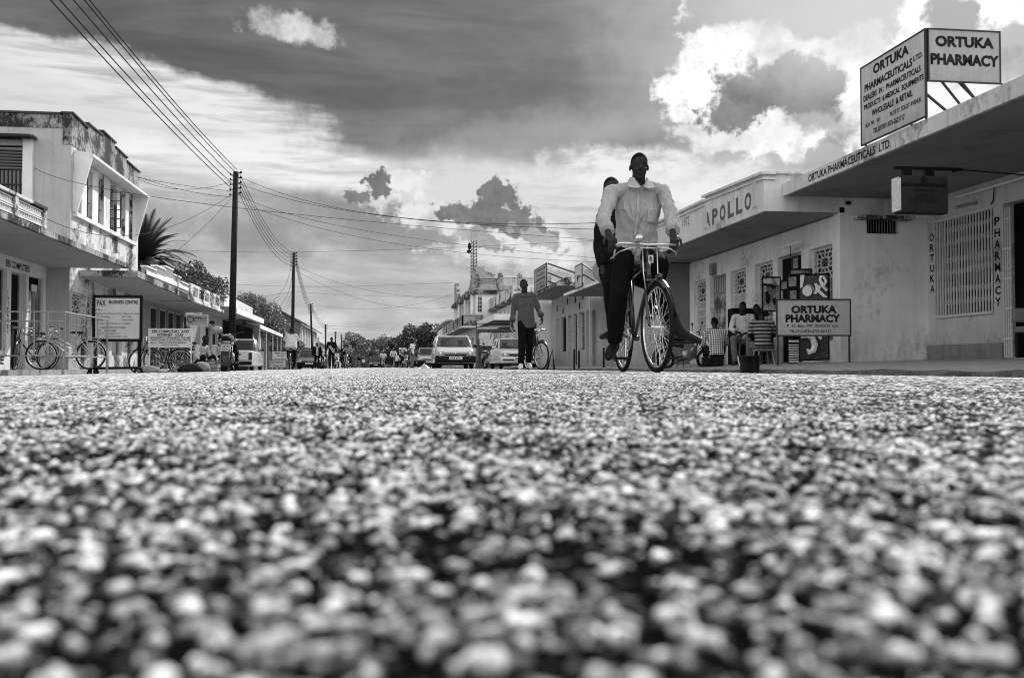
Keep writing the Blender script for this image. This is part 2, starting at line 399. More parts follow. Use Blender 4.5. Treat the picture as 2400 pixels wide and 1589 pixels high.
# ------------------------------------------------------------------ road: real chippings close up, one sheet
def axis(fine, step, end, grow, cap):
    a = [0.0]; 
    while a[-1] < end: a.append(a[-1] + min(max(step, (abs(a[-1]) - fine) * grow + step), cap))
    a[-1] = end; return a
XL, XR = -6.7, 6.0
def crown(x):
    return np.where(x < -.3, .018 * (x + .3), np.where(x > 2.5, -.0165 * (x - 2.5), 0.0))
def crown1(x): return .018 * (x + .3) if x < -.3 else (-.0165 * (x - 2.5) if x > 2.5 else 0.0)
def make_road():
    xp = axis(.22, .0011, XR, .010, .03); xn = axis(.22, .0011, -XL, .010, .03)
    xs = np.array([-q for q in xn[:0:-1]] + xp)
    ya = [.10]
    while ya[-1] < 420: ya.append(ya[-1] + min(max(.0011, (ya[-1] - .35) * .0062 + .0011), 4.0))
    yb = [.10]
    while yb[-1] > -6: yb.append(yb[-1] - max(.004, (.1 - yb[-1]) * .03))
    ys = np.array(yb[:0:-1] + ya)
    Xg, Yg = np.meshgrid(xs, ys)
    def h01(i, j, k):
        h = np.sin(i * 127.1 + j * 311.7 + k * 74.7) * 43758.5453; return h - np.floor(h)
    def stones(cell, hmax, seed):
        gx = Xg / cell; gy = Yg / cell; ix = np.floor(gx); iy = np.floor(gy)
        H = np.zeros_like(Xg); Tn = np.zeros_like(Xg)
        for a in (-1, 0, 1):
            for b in (-1, 0, 1):
                cx = ix + a; cy = iy + b
                px = cx + .5 + (h01(cx, cy, seed) - .5) * .9; py = cy + .5 + (h01(cx, cy, seed + 1) - .5) * .9
                r = .38 + .34 * h01(cx, cy, seed + 2); an = h01(cx, cy, seed + 3) * PI; asp = .48 + .44 * h01(cx, cy, seed + 4)
                ddx = gx - px; ddy = gy - py
                u = (ddx * np.cos(an) + ddy * np.sin(an)); v = (-ddx * np.sin(an) + ddy * np.cos(an)) / asp
                # faceted outline
                d = np.maximum(np.maximum(np.abs(u), np.abs(v)), (np.abs(u) + np.abs(v)) * .74) / r
                tlt = ddx * (h01(cx, cy, seed + 5) - .5) * 1.5 + ddy * (h01(cx, cy, seed + 6) - .5) * 1.5
                hh = hmax * (.45 + .55 * h01(cx, cy, seed + 7)) * np.clip(1.25 * (1 - d ** 3), 0, 1) * (1 + tlt)
                hh = hh * (.82 + .36 * h01(np.floor(Xg / .0013), np.floor(Yg / .0013), 77.)); hh = np.where((d < 1) & (h01(cx, cy, seed + 9) > .24), hh, 0); up_ = hh > H
                H = np.where(up_, hh, H); Tn = np.where(up_, h01(cx, cy, seed + 8), Tn)
        return H, Tn
    H1, T1 = stones(.0061, .0038, 1.0); H2, T2 = stones(.0035, .0026, 21.0)
    bigs = h01(np.floor(Xg / .023), np.floor(Yg / .023), 55.)
    H = np.maximum(H1, H2); Tn = np.where(H1 >= H2, T1, T2)
    patchn = np.sin(Xg * 37 + 3 * np.sin(Yg * 23)) * np.sin(Yg * 31 + 2 * np.sin(Xg * 17))
    p2_ = np.sin(Xg * 190 + 2 * np.sin(Yg * 140)) * np.sin(Yg * 160 + 2 * np.sin(Xg * 210) + 5 * np.sin(Xg * 13))
    H = H * (1 + .26 * patchn + .40 * p2_ * np.clip(1.3 - np.hypot(Xg, Yg) / 6, .3, 1))
    H = np.where(H > .0031, .0031 + (H - .0031) * .22, H)      # worn flat tops
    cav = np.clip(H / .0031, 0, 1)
    lump = np.sin(Xg * 3.1 + 1.3 * np.sin(Yg * 1.7)) * np.sin(Yg * 2.3 + Xg) * .0012 * np.clip((Yg - .8) / 3, 0, 1)
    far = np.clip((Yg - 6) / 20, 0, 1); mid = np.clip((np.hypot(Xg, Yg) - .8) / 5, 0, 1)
    Zg = crown(Xg) + H * (1 + .8 * far) + lump - .0012
    edge = np.minimum(Xg - XL, XR - Xg); Zg -= np.clip(.35 - edge, 0, 1) * .06
    ny, nx = Xg.shape
    co = np.stack([Xg, Yg, Zg], -1).reshape(-1, 3).astype(np.float32)
    idx = np.arange(ny * nx).reshape(ny, nx)
    q = np.stack([idx[:-1, :-1], idx[:-1, 1:], idx[1:, 1:], idx[1:, :-1]], -1).reshape(-1, 4)
    me = bpy.data.meshes.new('road'); me.vertices.add(len(co)); me.vertices.foreach_set('co', co.ravel())
    me.loops.add(q.size); me.loops.foreach_set('vertex_index', q.ravel().astype(np.int32))
    me.polygons.add(len(q)); me.polygons.foreach_set('loop_start', (np.arange(len(q)) * 4).astype(np.int32))
    me.polygons.foreach_set('loop_total', np.full(len(q), 4, np.int32)); me.polygons.foreach_set('use_smooth', np.ones(len(q), bool))
    me.update()
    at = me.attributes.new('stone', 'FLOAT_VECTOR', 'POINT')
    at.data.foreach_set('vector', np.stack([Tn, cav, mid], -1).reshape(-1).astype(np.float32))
    o = bpy.data.objects.new('road', me); COL.objects.link(o); o['kind'] = 'structure'
    m, tt, b = nt('asphalt chippings')
    a = tt.nodes.new('ShaderNodeAttribute'); a.attribute_name = 'stone'
    s = tt.nodes.new('ShaderNodeSeparateXYZ'); tt.links.new(a.outputs['Vector'], s.inputs[0])
    col = ramp(tt, s.outputs[0], [(0.0, .03), (.2, .12), (.45, .50), (1.0, .95)])  # palest stone tones stand in for glints
    grain = ramp(tt, tex_noise(tt, mapping(tt, (1, 1, 1)), 420, 3), [(.35, .45), (.65, 1.4)])
    col = mixc(tt, 1.0, col, grain, 'MULTIPLY')
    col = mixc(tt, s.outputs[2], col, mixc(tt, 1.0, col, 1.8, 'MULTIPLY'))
    col = mixc(tt, ramp(tt, mathn(tt, 'ADD', s.outputs[1], mathn(tt, 'MULTIPLY', mathn(tt, 'SUBTRACT', tex_noise(tt, mapping(tt, (1, 1, 1)), 230, 4, .7, .5), .5), 1.5)), [(.50, 0), (.92, 1)]), .006, col)  # low gaps near-black: dark binder plus shade put into the colour
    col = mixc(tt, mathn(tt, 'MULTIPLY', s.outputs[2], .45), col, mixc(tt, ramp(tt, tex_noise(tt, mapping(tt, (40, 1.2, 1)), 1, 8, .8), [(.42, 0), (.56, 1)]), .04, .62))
    tt.links.new(col, b.inputs['Base Color'])
    tt.links.new(ramp(tt, s.outputs[2], [(0, .5), (1, .8)]), b.inputs['Roughness']); tt.links.new(ramp(tt, s.outputs[2], [(0, .0), (.03, .0)]), b.inputs['Specular IOR Level'])
    bump(tt, b, tex_noise(tt, mapping(tt, (1, 1, 1)), 260, 4, .7), .35, .001)
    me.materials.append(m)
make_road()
# ground sheet, verges
def strip(name, xs, zs, y0, y1, mat, n=60, amp=.0, kind='structure', sub=1):
    b = MB(); vs = []; fs = []
    yy = [y0 + (y1 - y0) * (i / n) ** 1.6 for i in range(n + 1)]
    xx = []; zz = []
    for i in range(len(xs) - 1):
        for k in range(sub):
            f = k / sub; xx.append(xs[i] * (1 - f) + xs[i + 1] * f); zz.append(zs[i] * (1 - f) + zs[i + 1] * f)
    xx.append(xs[-1]); zz.append(zs[-1])
    for y in yy:
        for x, z in zip(xx, zz): vs.append((x, y, z + amp * mnoise.noise((x * 1.7, y * 1.7, 3))))
    c = len(xx)
    for i in range(n):
        for k in range(c - 1): fs.append((i * c + k, i * c + k + 1, (i + 1) * c + k + 1, (i + 1) * c + k))
    b.add(vs, fs); o = b.build(name, mat, None, True); o['kind'] = kind; return o
dirt = plaster('bare earth', .30, .10, .5, .75, .0, .6, 1.5)
conc = plaster('old concrete paving', .42, .08, .55, .75, .0, .4, 1.2)
gm = plain('distant ground', .16, .95, 0, .3, .3)
gb = MB(); gb.add([(-1500, -400, -.3), (1500, -400, -.3), (1500, 2800, -.3), (-1500, 2800, -.3)], [(0, 1, 2, 3)]); gb.build('ground', gm)['kind'] = 'structure'
strip('verge', [-14, -8.2, -7.4, XL + .12, XL - .0], [-.20, -.19, -.15, -.135, -.16], -6, 420, dirt, 160, .025, sub=3)
strip('pavement', [6.0, 6.02, 6.16, 8.63, 10.45, 14], [-.12, -.03, .005, .14, .19, .2], -6, 420, conc, 160, .012, sub=2)
# ------------------------------------------------------------------ shared building bits
white = plaster('white render', .82, .06, .60, .74, .35, .3)
white_clean = plaster('clean white render', .84, .30, .68, .85, .25, .12)
stained = plaster('mouldy white render', .74, .045, .47, .58, .7, .8)
heavy = plaster('black stained concrete', .40, .03, .42, .55, .9, .9)
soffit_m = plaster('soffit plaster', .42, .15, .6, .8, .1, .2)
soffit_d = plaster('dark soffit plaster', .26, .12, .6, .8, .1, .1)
cream = plaster('grey cream render', .50, .10, .56, .72, .35, .4)
grey_w = plaster('grey render', .30, .08, .55, .7, .4, .4)
void = plain('dark interior', .012, .9, bmp=0)
steel = plain('painted steel', .6, .6, .0, .2, 20)
steel_d = plain('dark painted steel', .05, .45, .3, .3, 20)
black = plain('black paint', .012, .5, bmp=.1)
board_w = plaster('sign board paint', .66, .16, .62, .80, .3, .25, 2.5)
board_g = plaster('grey sign board paint', .42, .10, .55, .75, .4, .35, 2.5)
wood = plain('worn door wood', .22, .7, 0, .45, 3, .5)
woodp = plaster('peeling painted door', .50, .08, .45, .55, .6, .5, 2.5)
pane_m = glass('dark window pane')
curtain = plain('pale curtain', .45, .9, 0, .3, 12)
roof_m = plain('rusty sheet roof', .12, .6, .2, .5, 4)
corr = plain('corrugated sheet', .3, .4, .5, .3, 4)

def hole(Xf, p0, p1, side, y0w, z0w, zb=None):
    """opening on a street facade given by two opposite corners in the photograph -> (u0,u1,v0,v1) of MB.wall"""
    a = PX(p0[0], p0[1], Xf); b = PX(p1[0], p1[1], Xf)
    return (min(a.y, b.y), max(a.y, b.y), zb if zb is not None else min(a.z, b.z), max(a.z, b.z))
def facade(parent, Xf, y0, y1, z0, z1, ops, mat, side, thick=.22):
    """side +1: building on the left, faces +X; -1: on the right. ops in world (ya, yb, za, zb)"""
    b = MB(); b.wall((Xf, y0, z0), Y_, Z_, (-side * thick, 0, 0), y1 - y0, z1 - z0, [(a - y0, c - y0, d - z0, e - z0) for a, c, d, e in ops])
    return b.build('wall', mat, parent)
def front(parent, Yf, x0, x1, z0, z1, ops, mat, thick=.22):
    b = MB(); b.wall((x0, Yf, z0), X_, Z_, (0, thick, 0), x1 - x0, z1 - z0, [(a - x0, c - x0, d - z0, e - z0) for a, c, d, e in ops])
    return b.build('wall', mat, parent)
def opening(parent, Xf, o, side, kind):
    """fills one opening with its own child"""
    ya, yb, za, zb = o; xi = Xf - side * .13
    fr = MB()
    for q in (ya, yb - .05): fr.box(xi - .03, xi + .03, q, q + .05, za, zb)
    for q in (za, zb - .05): fr.box(xi - .03, xi + .03, ya + .05, yb - .05, q, q + .05)
    nm = 'door' if kind.startswith('door') else 'window'
    if kind == 'void':
        return MB().box(xi - .02, xi + .02, ya, yb, za, zb).build('window', void, parent)
    if kind == 'door_wood':
        d = MB(); n = 6
        zt = zb - (zb - za) * .2
        for i in range(n):
            q0 = ya + .05 + (yb - ya - .1) * i / n; q1 = ya + .05 + (yb - ya - .1) * (i + 1) / n - .015
            d.box(xi - .02, xi + .02, q0, q1, za, zt - .04)
        m = d.build('door', woodp, parent); fr.box(xi - .03, xi + .03, ya, yb, zt - .04, zt)
        fr.build('frame', wood, m)
        g_ = MB()
        for i in range(9): g_.box(xi - .01, xi + .01, ya + .07 + (yb - ya - .14) * i / 8 - .012, ya + .07 + (yb - ya - .14) * i / 8 + .012, zt, zb - .05)
        g_.build('grille', steel, m); MB().box(xi - side * .05, xi - side * .07, ya, yb, zt, zb).build('pane', pane_m, m)
        return m
    if kind == 'door_dark':
        m = MB().box(xi - .03, xi + .0, ya + .05, yb - .05, za, zb - .05).build('door', void, parent); fr.build('frame', wood, m); return m
    m = MB().box(xi - side * .06, xi - side * .08, ya, yb, za, zb).build(nm, pane_m if kind != 'curtain' else curtain, parent)
    fr.build('frame', steel if kind != 'curtain' else wood, m)
    if kind == 'grille':
        g_ = MB(); zm = zb - min(.62, (zb - za) * .36); n = max(5, int((yb - ya) / .085)); xg = xi + side * .03
        for i in range(n + 1):
            q = ya + .04 + (yb - ya - .08) * i / n; g_.box(xg - .008, xg + .008, q - .013, q + .013, za, zm)
        nb = 5
        for i in range(nb + 1): g_.box(xg - .01, xg + .01, ya, yb, za + (zm - za) * i / nb - .012, za + (zm - za) * i / nb + .012)
        cy_, cz = (ya + yb) / 2, (zm + zb) / 2; hw, hh = (yb - ya) / 2, (zb - zm) / 2
        for s in (.32, .62):   # nested squares and rays
            for k in range(4):
                sgn = [(-1, -1), (1, -1), (1, 1), (-1, 1)]; a_, b_ = sgn[k], sgn[(k + 1) % 4]
                g_.tube([(xg, cy_ + a_[0] * hw * s, cz + a_[1] * hh * s), (xg, cy_ + b_[0] * hw * s, cz + b_[1] * hh * s)], .013, 4)
        for k in range(12):
            an = 2 * PI * k / 12; c_, s_ = math.cos(an), math.sin(an); L = 1 / max(abs(c_), abs(s_))
            g_.tube([(xg, cy_ + c_ * hw * .3, cz + s_ * hh * .3), (xg, cy_ + c_ * hw * L * .97, cz + s_ * hh * L * .97)], .013, 4)
        g_.build('grille', steel, m)
    elif kind == 'bars':
        g_ = MB(); n = max(3, int((yb - ya) / .14)); xg = xi + side * .03
        for i in range(1, n): q = ya + (yb - ya) * i / n; g_.box(xg - .01, xg + .01, q - .012, q + .012, za + .05, zb - .05)
        for q in (.33, .66): g_.box(xg - .012, xg + .012, ya, yb, za + (zb - za) * q - .015, za + (zb - za) * q + .015)
        g_.build('grille', steel_d, m)
    elif kind == 'shutter':
        g_ = MB(); n = int((zb - za) / .09)
        for i in range(n): q = za + (zb - za) * i / n; g_.box(xi - .01, xi + side * .03, ya + .05, yb - .05, q + .02, q + .07)
        g_.build('shutter', grey_w, m)
    return m
def slab(name, parent, xs, xw, y0, y1, zb, zt, mat, zb2=None, under=None):
    """canopy slab from street edge xs to wall xw"""
    d = 0 if zb2 is None else zb2 - zb
    m = MB().hexa([(xs, y0, zb), (xw, y0, zb), (xw, y1, zb + d), (xs, y1, zb + d), (xs, y0, zt), (xw, y0, zt), (xw, y1, zt + d), (xs, y1, zt + d)]).build(name, mat, parent)
    if under:
        i = .06 if xs < xw else -.06
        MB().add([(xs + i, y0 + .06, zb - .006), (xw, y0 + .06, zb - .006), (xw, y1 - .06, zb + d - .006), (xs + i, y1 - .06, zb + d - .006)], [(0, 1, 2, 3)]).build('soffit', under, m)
    return m

# ================================================================== LEFT: two-storey corner building
T = thing('two_storey_building', 'tall mould-stained white two-storey building at far left with stepped parapet and boxed upper windows', 'building', (-9, 30.74, -.2))
X1, YA, YB = -9.0, 30.74, 39.1
slots = []
for a, b_ in ((181, 190), (202, 215), (229, 242), (257, 273), (282, 293), (301, 310)):
    p = PX(a, 520, X1).y; q = PX(b_, 540, X1).y; slots.append((p, q, 4.72, 6.22))
low = [hole(X1, (169, 683), (197, 845), 1, 0, 0, -.05), hole(X1, (205, 690), (221, 845), 1, 0, 0, -.05), hole(X1, (228, 700), (250, 838), 1, 0, 0, .45), hole(X1, (263, 705), (285, 838), 1, 0, 0, .45), hole(X1, (300, 712), (321, 842), 1, 0, 0, .25)]
facade(T, X1, YA + .22, YB, -.2, 7.1, slots + [o for o in low if o[1] < YB], stained, 1)
win_near = (-12.0, -10.32, 4.3, 6.55)
front(T, YA, -20, X1, -.2, 7.1, [win_near], plaster('shaded mouldy render', .50, .05, .56, .68, .55, .6), .22)  # darker copy of the mouldy render, shade put into its colour
MB().box(-20, -9.3, YA + .3, YB, -.2, 7.0).build('wall', stained, T)
for i, s_ in enumerate(slots): opening(T, X1, s_, 1, 'shutter' if i == 3 else 'bars')
for o in low[:2]: opening(T, X1, o, 1, 'grille')
for o in low[2:]: opening(T, X1, o, 1, 'curtain')
# parapet with steps
prof = [(YA - .02, 7.54), (32.3, 7.48), (32.3, 7.62), (34.0, 7.62), (34.0, 7.78), (35.6, 7.74), (35.6, 7.60), (37.2, 7.56), (37.2, 7.44), (YB, 7.41)]
pp = [(X1 + .02, YA - .02, 6.62)] + [(X1 + .02, y, z) for y, z in prof] + [(X1 + .02, YB, 6.62)]
MB().poly(pp, (-.26, 0, 0)).build('parapet', heavy, T)
MB().box(-20, X1 - .25, YA - .02, YA + .2, 7.1, 7.5).build('parapet', heavy, T)
b = MB()
for i in range(0, len(prof), 2): b.hexa([(X1 + .07, prof[i][0] - .03, prof[i][1]), (X1 + .07, prof[i + 1][0] + .03, prof[i + 1][1]), (X1 - .3, prof[i + 1][0] + .03, prof[i + 1][1]), (X1 - .3, prof[i][0] - .03, prof[i][1]), (X1 + .07, prof[i][0] - .03, prof[i][1] + .05), (X1 + .07, prof[i + 1][0] + .03, prof[i + 1][1] + .05), (X1 - .3, prof[i + 1][0] + .03, prof[i + 1][1] + .05), (X1 - .3, prof[i][0] - .03, prof[i][1] + .05)])
b.box(-20, X1 - .3, YA - .07, YA + .25, 7.5, 7.56); b.build('coping', steel_d, T)
# boxed window surround
ya_, yb_ = 31.0, 38.45
sf = MB().hexa([(X1, ya_, 6.40), (X1 + .55, ya_, 6.34), (X1 + .55, yb_, 6.34), (X1, yb_, 6.40), (X1, ya_, 6.52), (X1 + .55, ya_, 6.42), (X1 + .55, yb_, 6.42), (X1, yb_, 6.52)]).build('window_hood', white, T)
for q in (ya_, yb_ - .1): MB().poly([(X1, q, 6.40), (X1 + .53, q, 6.34), (X1 + .10, q, 4.66), (X1, q, 4.62)], (0, .1, 0)).build('fin', white_clean, T)
MB().box(X1, X1 + .12, ya_, yb_, 4.54, 4.66).build('sill', white_clean, T)
es = [ya_ + .1] + [v for q in slots for v in q[:2]] + [yb_ - .1]
for i in range(0, len(es), 2):
    if es[i + 1] > es[i]: MB().box(X1, X1 + .012, es[i], es[i + 1], 4.66, 6.38).build('pier', white_clean, T)
cs_ = MB(); q = slots[3]
for k in range(5): cs_.box(X1 + .02, X1 + .34, q[0] - .0, q[0] + .02, 4.75 + k * .3, 4.78 + k * .3)
for k in (0.02, .33): cs_.box(X1 + k, X1 + k + .025, q[0], q[0] + .02, 4.75, 5.98)
cs_.build('casement', steel_d, T)
# near window: louvres, bars, hood
wn_ = MB().box(win_near[0], win_near[1], YA + .16, YA + .18, 4.3, 6.55).build('window', pane_m, T); wb = MB()
for i in range(15): q = win_near[0] + .05 + 1.58 * i / 14; wb.box(q, q + .02, YA + .1, YA + .12, 4.3, 5.85)
for z in (4.9, 5.4, 5.85): wb.box(win_near[0], win_near[1], YA + .09, YA + .13, z, z + .04)
for i in range(6): wb.box(win_near[0], win_near[1], YA + .1, YA + .14, 5.95 + i * .09, 5.99 + i * .09)
for q in (win_near[0], -11.2, win_near[1] - .06): wb.box(q, q + .06, YA + .08, YA + .15, 4.3, 6.55)
wb.build('grille', steel_d, wn_)
MB().box(-12.4, -9.95, YA - .45, YA, 6.72, 6.80).build('window_hood', heavy, T)
MB().box(-10.32, -10.05, YA - .12, YA, 4.0, 6.72).build('pilaster', white_clean, T)
# canopy with stepped parapet over the lower shops
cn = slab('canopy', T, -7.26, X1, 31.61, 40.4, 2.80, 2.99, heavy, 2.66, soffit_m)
b = MB(); c2_ = MB()
for i, (p0, zt) in enumerate(((32.7, 3.27), (34.1, 3.43), (35.5, 3.55), (36.9, 3.40), (38.3, 3.26))):
    b.box(-7.42, -7.27, p0, p0 + 1.36, 2.86, zt - .05); c2_.box(-7.45, -7.24, p0, p0 + 1.38, zt - .05, zt); c2_.box(-7.30, -7.235, p0, p0 + 1.36, 2.98, 3.10 + .04 * (2 - abs(i - 2)))
b.build('canopy_parapet', grey_w, T); c2_.build('coping', white_clean, T)
# far bit of street wall between this building and the next
# stubs on the canopy edge
# ================================================================== LEFT: computer shop (single storey, nearest)
T = thing('shop_building', 'low white computer shop at the far left edge with patterned balustrade on its canopy', 'shop', (-9.65, 20, -.02))
XE = -9.65
ops = [(20.3, PX(14, 800, XE).y, .48, 2.62), (PX(26, 700, XE).y, PX(54, 700, XE).y, -.02, 2.6), (PX(67, 700, XE).y, PX(98, 700, XE).y, .55, 2.6)]
facade(T, XE, 8, YA - .01, -.2, 3.0, ops, white, 1)
for o, k in zip(ops, ('door_dark', 'door_dark', 'void')): opening(T, XE, o, 1, k)
MB().box(XE - .16, XE - .08, ops[2][0] + .5, ops[2][0] + .95, 2.1, 2.4).build('notice', white_clean, T)
wd = MB()
for k in range(3): wd.box(XE - .12, XE - .06, ops[2][0] + .15 + k * .35, ops[2][0] + .4 + k * .35, .56, 2.2)
wd.build('door', wood, T)
for a in (ops[1][1] + .02, ops[2][1] - .12): MB().box(XE + .01, XE + .07, a, a + .09, -.02, 2.6).build('door_frame', steel, T)
MB().box(-20, XE - .3, 8, YA - .05, -.2, 3.1).build('wall', void, T)
slab('canopy', T, -7.35, XE, 8, 30.85, 3.0, 3.14, heavy, 2.98, soffit_m)
bl = MB(); ps_ = MB(); bb = MB()
yy = [8.2 + 1.9 * i for i in range(8)] + [23.3]
for i in range(len(yy) - 1):
    y0, y1 = yy[i], yy[i + 1]
    ps_.box(-7.5, -7.34, y0 - .09, y0 + .09, 3.14, 3.55)
    n = int((y1 - y0 - .2) / .11)
    for k in range(n):
        q = y0 + .12 + (y1 - y0 - .24) * (k + .5) / n
        for z in (3.2, 3.39):
            bl.tube([(-7.4, q - .045, z - .03), (-7.4, q + .0, z + .09)], .012, 4); bl.tube([(-7.4, q + .045, z - .03), (-7.4, q, z + .09)], .012, 4)
    for z in (3.16, 3.30, 3.345, 3.49): bl.box(-7.42, -7.375, y0 + .1, y1 - .1, z, z + .022)
ps_.box(-7.5, -7.34, 23.2, 23.38, 3.14, 3.55); ps_.box(-7.52, -7.32, 8, 23.4, 3.55, 3.61)
rl = ps_.build('balustrade', stained, T); bl.build('lattice', white_clean, rl)
MB().box(-7.50, -7.47, 8.2, 23.2, 3.15, 3.52).build('backing', void, rl)
for px in (195, 220, 248, 272, 291):
    p = PX(px, 575, -7.5); MB().box(-7.62, -7.46, p.y - .1, p.y + .1, 3.10, 3.32).build('stub_post', white_clean, T)
lt = MB()
p0, p1 = PX(13, 640, XE), PX(69, 640, XE)
lt.text('EBS COMPUTERS', (XE, p0.y, 2.68), Y_, Z_, p1.y - p0.y, .19, .02)
for px, y0p, y1p, s_ in ((19.5, 678, 785, 'INTERNET'), (60.5, 678, 790, 'INTERNET')):
    a = PX(px, y0p, XE); c_ = PX(px, y1p, XE); h = (a.z - c_.z) / len(s_)
    for i, ch in enumerate(s_): lt.text(ch, (XE, a.y - .06, a.z - h * (i + 1) + .02), Y_, Z_, .12 if ch != 'I' else .04, h * .72, .02)
pz = PX(2, 835, XE); lt.text('SALE', (XE, pz.y - .9, .12), Y_, Z_, 1.1, .22, .02)
pz = PX(72, 835, XE); lt.text('SAFE', (XE, pz.y, .18), Y_, Z_, .9, .2, .02)
lt.build('lettering', black, T)
pf = MB().box(-14, -8.2, 8, 46, -.19, -.02).build('platform', conc, None); pf['kind'] = 'structure'; pf.name = 'raised_pavement'

# ================================================================== LEFT: shop with solid balustrade
T = thing('shop_building', 'low shop behind the business signs with panelled concrete balustrade over dark grilles', 'shop', (-9, 40.5, -.1))
X3 = -9.0
g3 = []
a0 = PX(352, 800, X3).y
for i in range(5): g3.append((a0 + .06 + i * 1.7, a0 + 1.64 + i * 1.7, -.1, 2.5))
facade(T, X3, YB + .02, 52.5, -.2, 2.72, g3, grey_w, 1)
for o in g3: opening(T, X3, o, 1, 'bars')
MB().box(-18, X3 - .3, YB + .1, 52.5, -.2, 3.2).build('wall', grey_w, T)
slab('canopy', T, -7.26, X3, 40.5, 48.7, 2.66, 2.78, stained, 2.64, soffit_m)
bx_ = MB(); bx_.wall((-7.3, 40.6, 2.78), Y_, Z_, (-.14, 0, 0), 7.2, .58, [(.35 + i * 1.38, 1.5 + i * 1.38, .09, .47) for i in range(5)])
bx_.box(-8.6, -7.3, 40.45, 40.6, 2.7, 3.36); bx_.build('balustrade', stained, T); MB().box(-7.62, -7.56, 40.6, 47.8, 2.78, 3.3).build('backing', cream, T)
# ================================================================== LEFT: hall with white gable wall and long canopy
T = thing('shop_building', 'shop with bare white upper wall rising behind the first pole on the left', 'shop', (-9, 54, -.1))
ya, yb = 53.5, 72.0
g4 = [(54.2 + i * 2.2, 55.8 + i * 2.2, -.1, 2.2) for i in range(7)]
facade(T, -9, 52.6, yb, -.2, 2.9, g4, cream, 1)
for i, o in enumerate(g4): opening(T, -9, o, 1, 'bars' if i % 2 else 'door_dark')
slab('canopy', T, -7.3, -9, ya, 66.0, 2.86, 3.16, white_clean, 2.86, soffit_m)
MB().box(-18, -9.3, 52.6, 60, -.2, 3.3).build('wall', grey_w, T)
MB().hexa([(-12, 60.5, 2.9), (-9, 60.5, 2.9), (-9, 74, 2.9), (-12, 74, 2.9), (-12, 60.5, 4.45), (-9, 60.5, 4.45), (-9, 74, 4.35), (-12, 74, 4.35)]).build('upper_wall', plaster('pale upper wall', .72, .2, .62, .8, .2, .3), T)
MB().box(-12.1, -8.95, 60.4, 74.1, 4.45, 4.5).build('coping', steel_d, T)
slab('fascia', T, -7.4, -9.0, ya - .3, ya - .02, 2.84, 3.2, roof_m, 2.86)
# ================================================================== LEFT: verandah
T = thing('verandah', 'open lean-to verandah on thin posts beyond the parked pickup', 'verandah', (-7, 62, -.12))
MB().hexa([(-6.9, 60, 2.50), (-9, 60, 2.9), (-9, 74, 2.8), (-6.9, 74, 2.36), (-6.9, 60, 2.56), (-9, 60, 2.96), (-9, 74, 2.86), (-6.9, 74, 2.42)]).build('roof', corr, T)
MB().hexa([(-6.88, 60, 2.34), (-6.84, 60, 2.34), (-6.84, 74, 2.22), (-6.88, 74, 2.22), (-6.88, 60, 2.56), (-6.84, 60, 2.56), (-6.84, 74, 2.44), (-6.88, 74, 2.44)]).build('fascia', white_clean, T)
for y in (60.5, 64.2, 68, 71.2, 73.8): MB().tube([(-6.95, y, -.15), (-6.95, y, 2.4)], .045, 6).build('post', steel, T)
MB().box(-9, -8.95, 60, 74, -.15, 2.8).build('wall', void, T)
b = MB()
for i in range(26): b.box(-7.4, -7.37, 61 + i * .22, 61.17 + i * .22, -.1, 1.25)
T2 = thing('fence', 'corrugated sheet fence standing under the lean-to verandah', 'fence', (-7.4, 61, -.1)); b.build('panel', corr, T2)

# ================================================================== LEFT: gabled building
T = thing('gabled_building', 'dark two-storey house with pitched roof and tall white-framed windows behind the second pole', 'building', (-9, 118, -.1))
Yg = 118.; XGl = -13.4
gf = MB().poly([(XGl, Yg, -.2), (-9, Yg, -.2), (-9, Yg, 5.35), (-11.2, Yg, 6.5), (XGl, Yg, 5.4)], (0, .3, 0)).build('wall', plain('dark brick', .11, .9, 0, .3, 1.5, .4), T)
g5 = [(Yg + 3 + i * 4.6, Yg + 5.2 + i * 4.6, 2.5, 4.9) for i in range(6)] + [(Yg + 3 + i * 5, Yg + 6 + i * 5, -.1, 1.9) for i in range(6)]
facade(T, -9, Yg + .3, 150, -.2, 5.2, g5, cream, 1)
for o in g5[:6]: opening(T, -9, o, 1, 'void')
for o in g5[6:]: opening(T, -9, o, 1, 'door_dark')
for i in range(7): MB().box(-9, -8.8, Yg + 1.6 + i * 4.6, Yg + 2.2 + i * 4.6, 2.3, 5.1).build('pilaster', white_clean, T)
MB().hexa([(-8.2, Yg - .6, 4.95), (-11.2, Yg - .6, 6.55), (-11.2, 151, 6.55), (-8.2, 151, 4.95), (-8.2, Yg - .6, 5.1), (-11.2, Yg - .6, 6.7), (-11.2, 151, 6.7), (-8.2, 151, 5.1)]).build('roof', roof_m, T)
MB().hexa([(-11.2, Yg - .6, 6.55), (-14, Yg - .6, 5.2), (-14, 151, 5.2), (-11.2, 151, 6.55), (-11.2, Yg - .6, 6.7), (-14, Yg - .6, 5.35), (-14, 151, 5.35), (-11.2, 151, 6.7)]).build('roof', roof_m, T)
MB().box(-11.35, -11.05, Yg - .65, Yg - .4, 6.4, 6.9).build('finial', roof_m, T)
MB().hexa([(-7.3, Yg + .5, 2.15), (-9, Yg + .5, 2.35), (-9, 150, 2.35), (-7.3, 150, 2.15), (-7.3, Yg + .5, 2.25), (-9, Yg + .5, 2.45), (-9, 150, 2.45), (-7.3, 150, 2.25)]).build('canopy', roof_m, T)
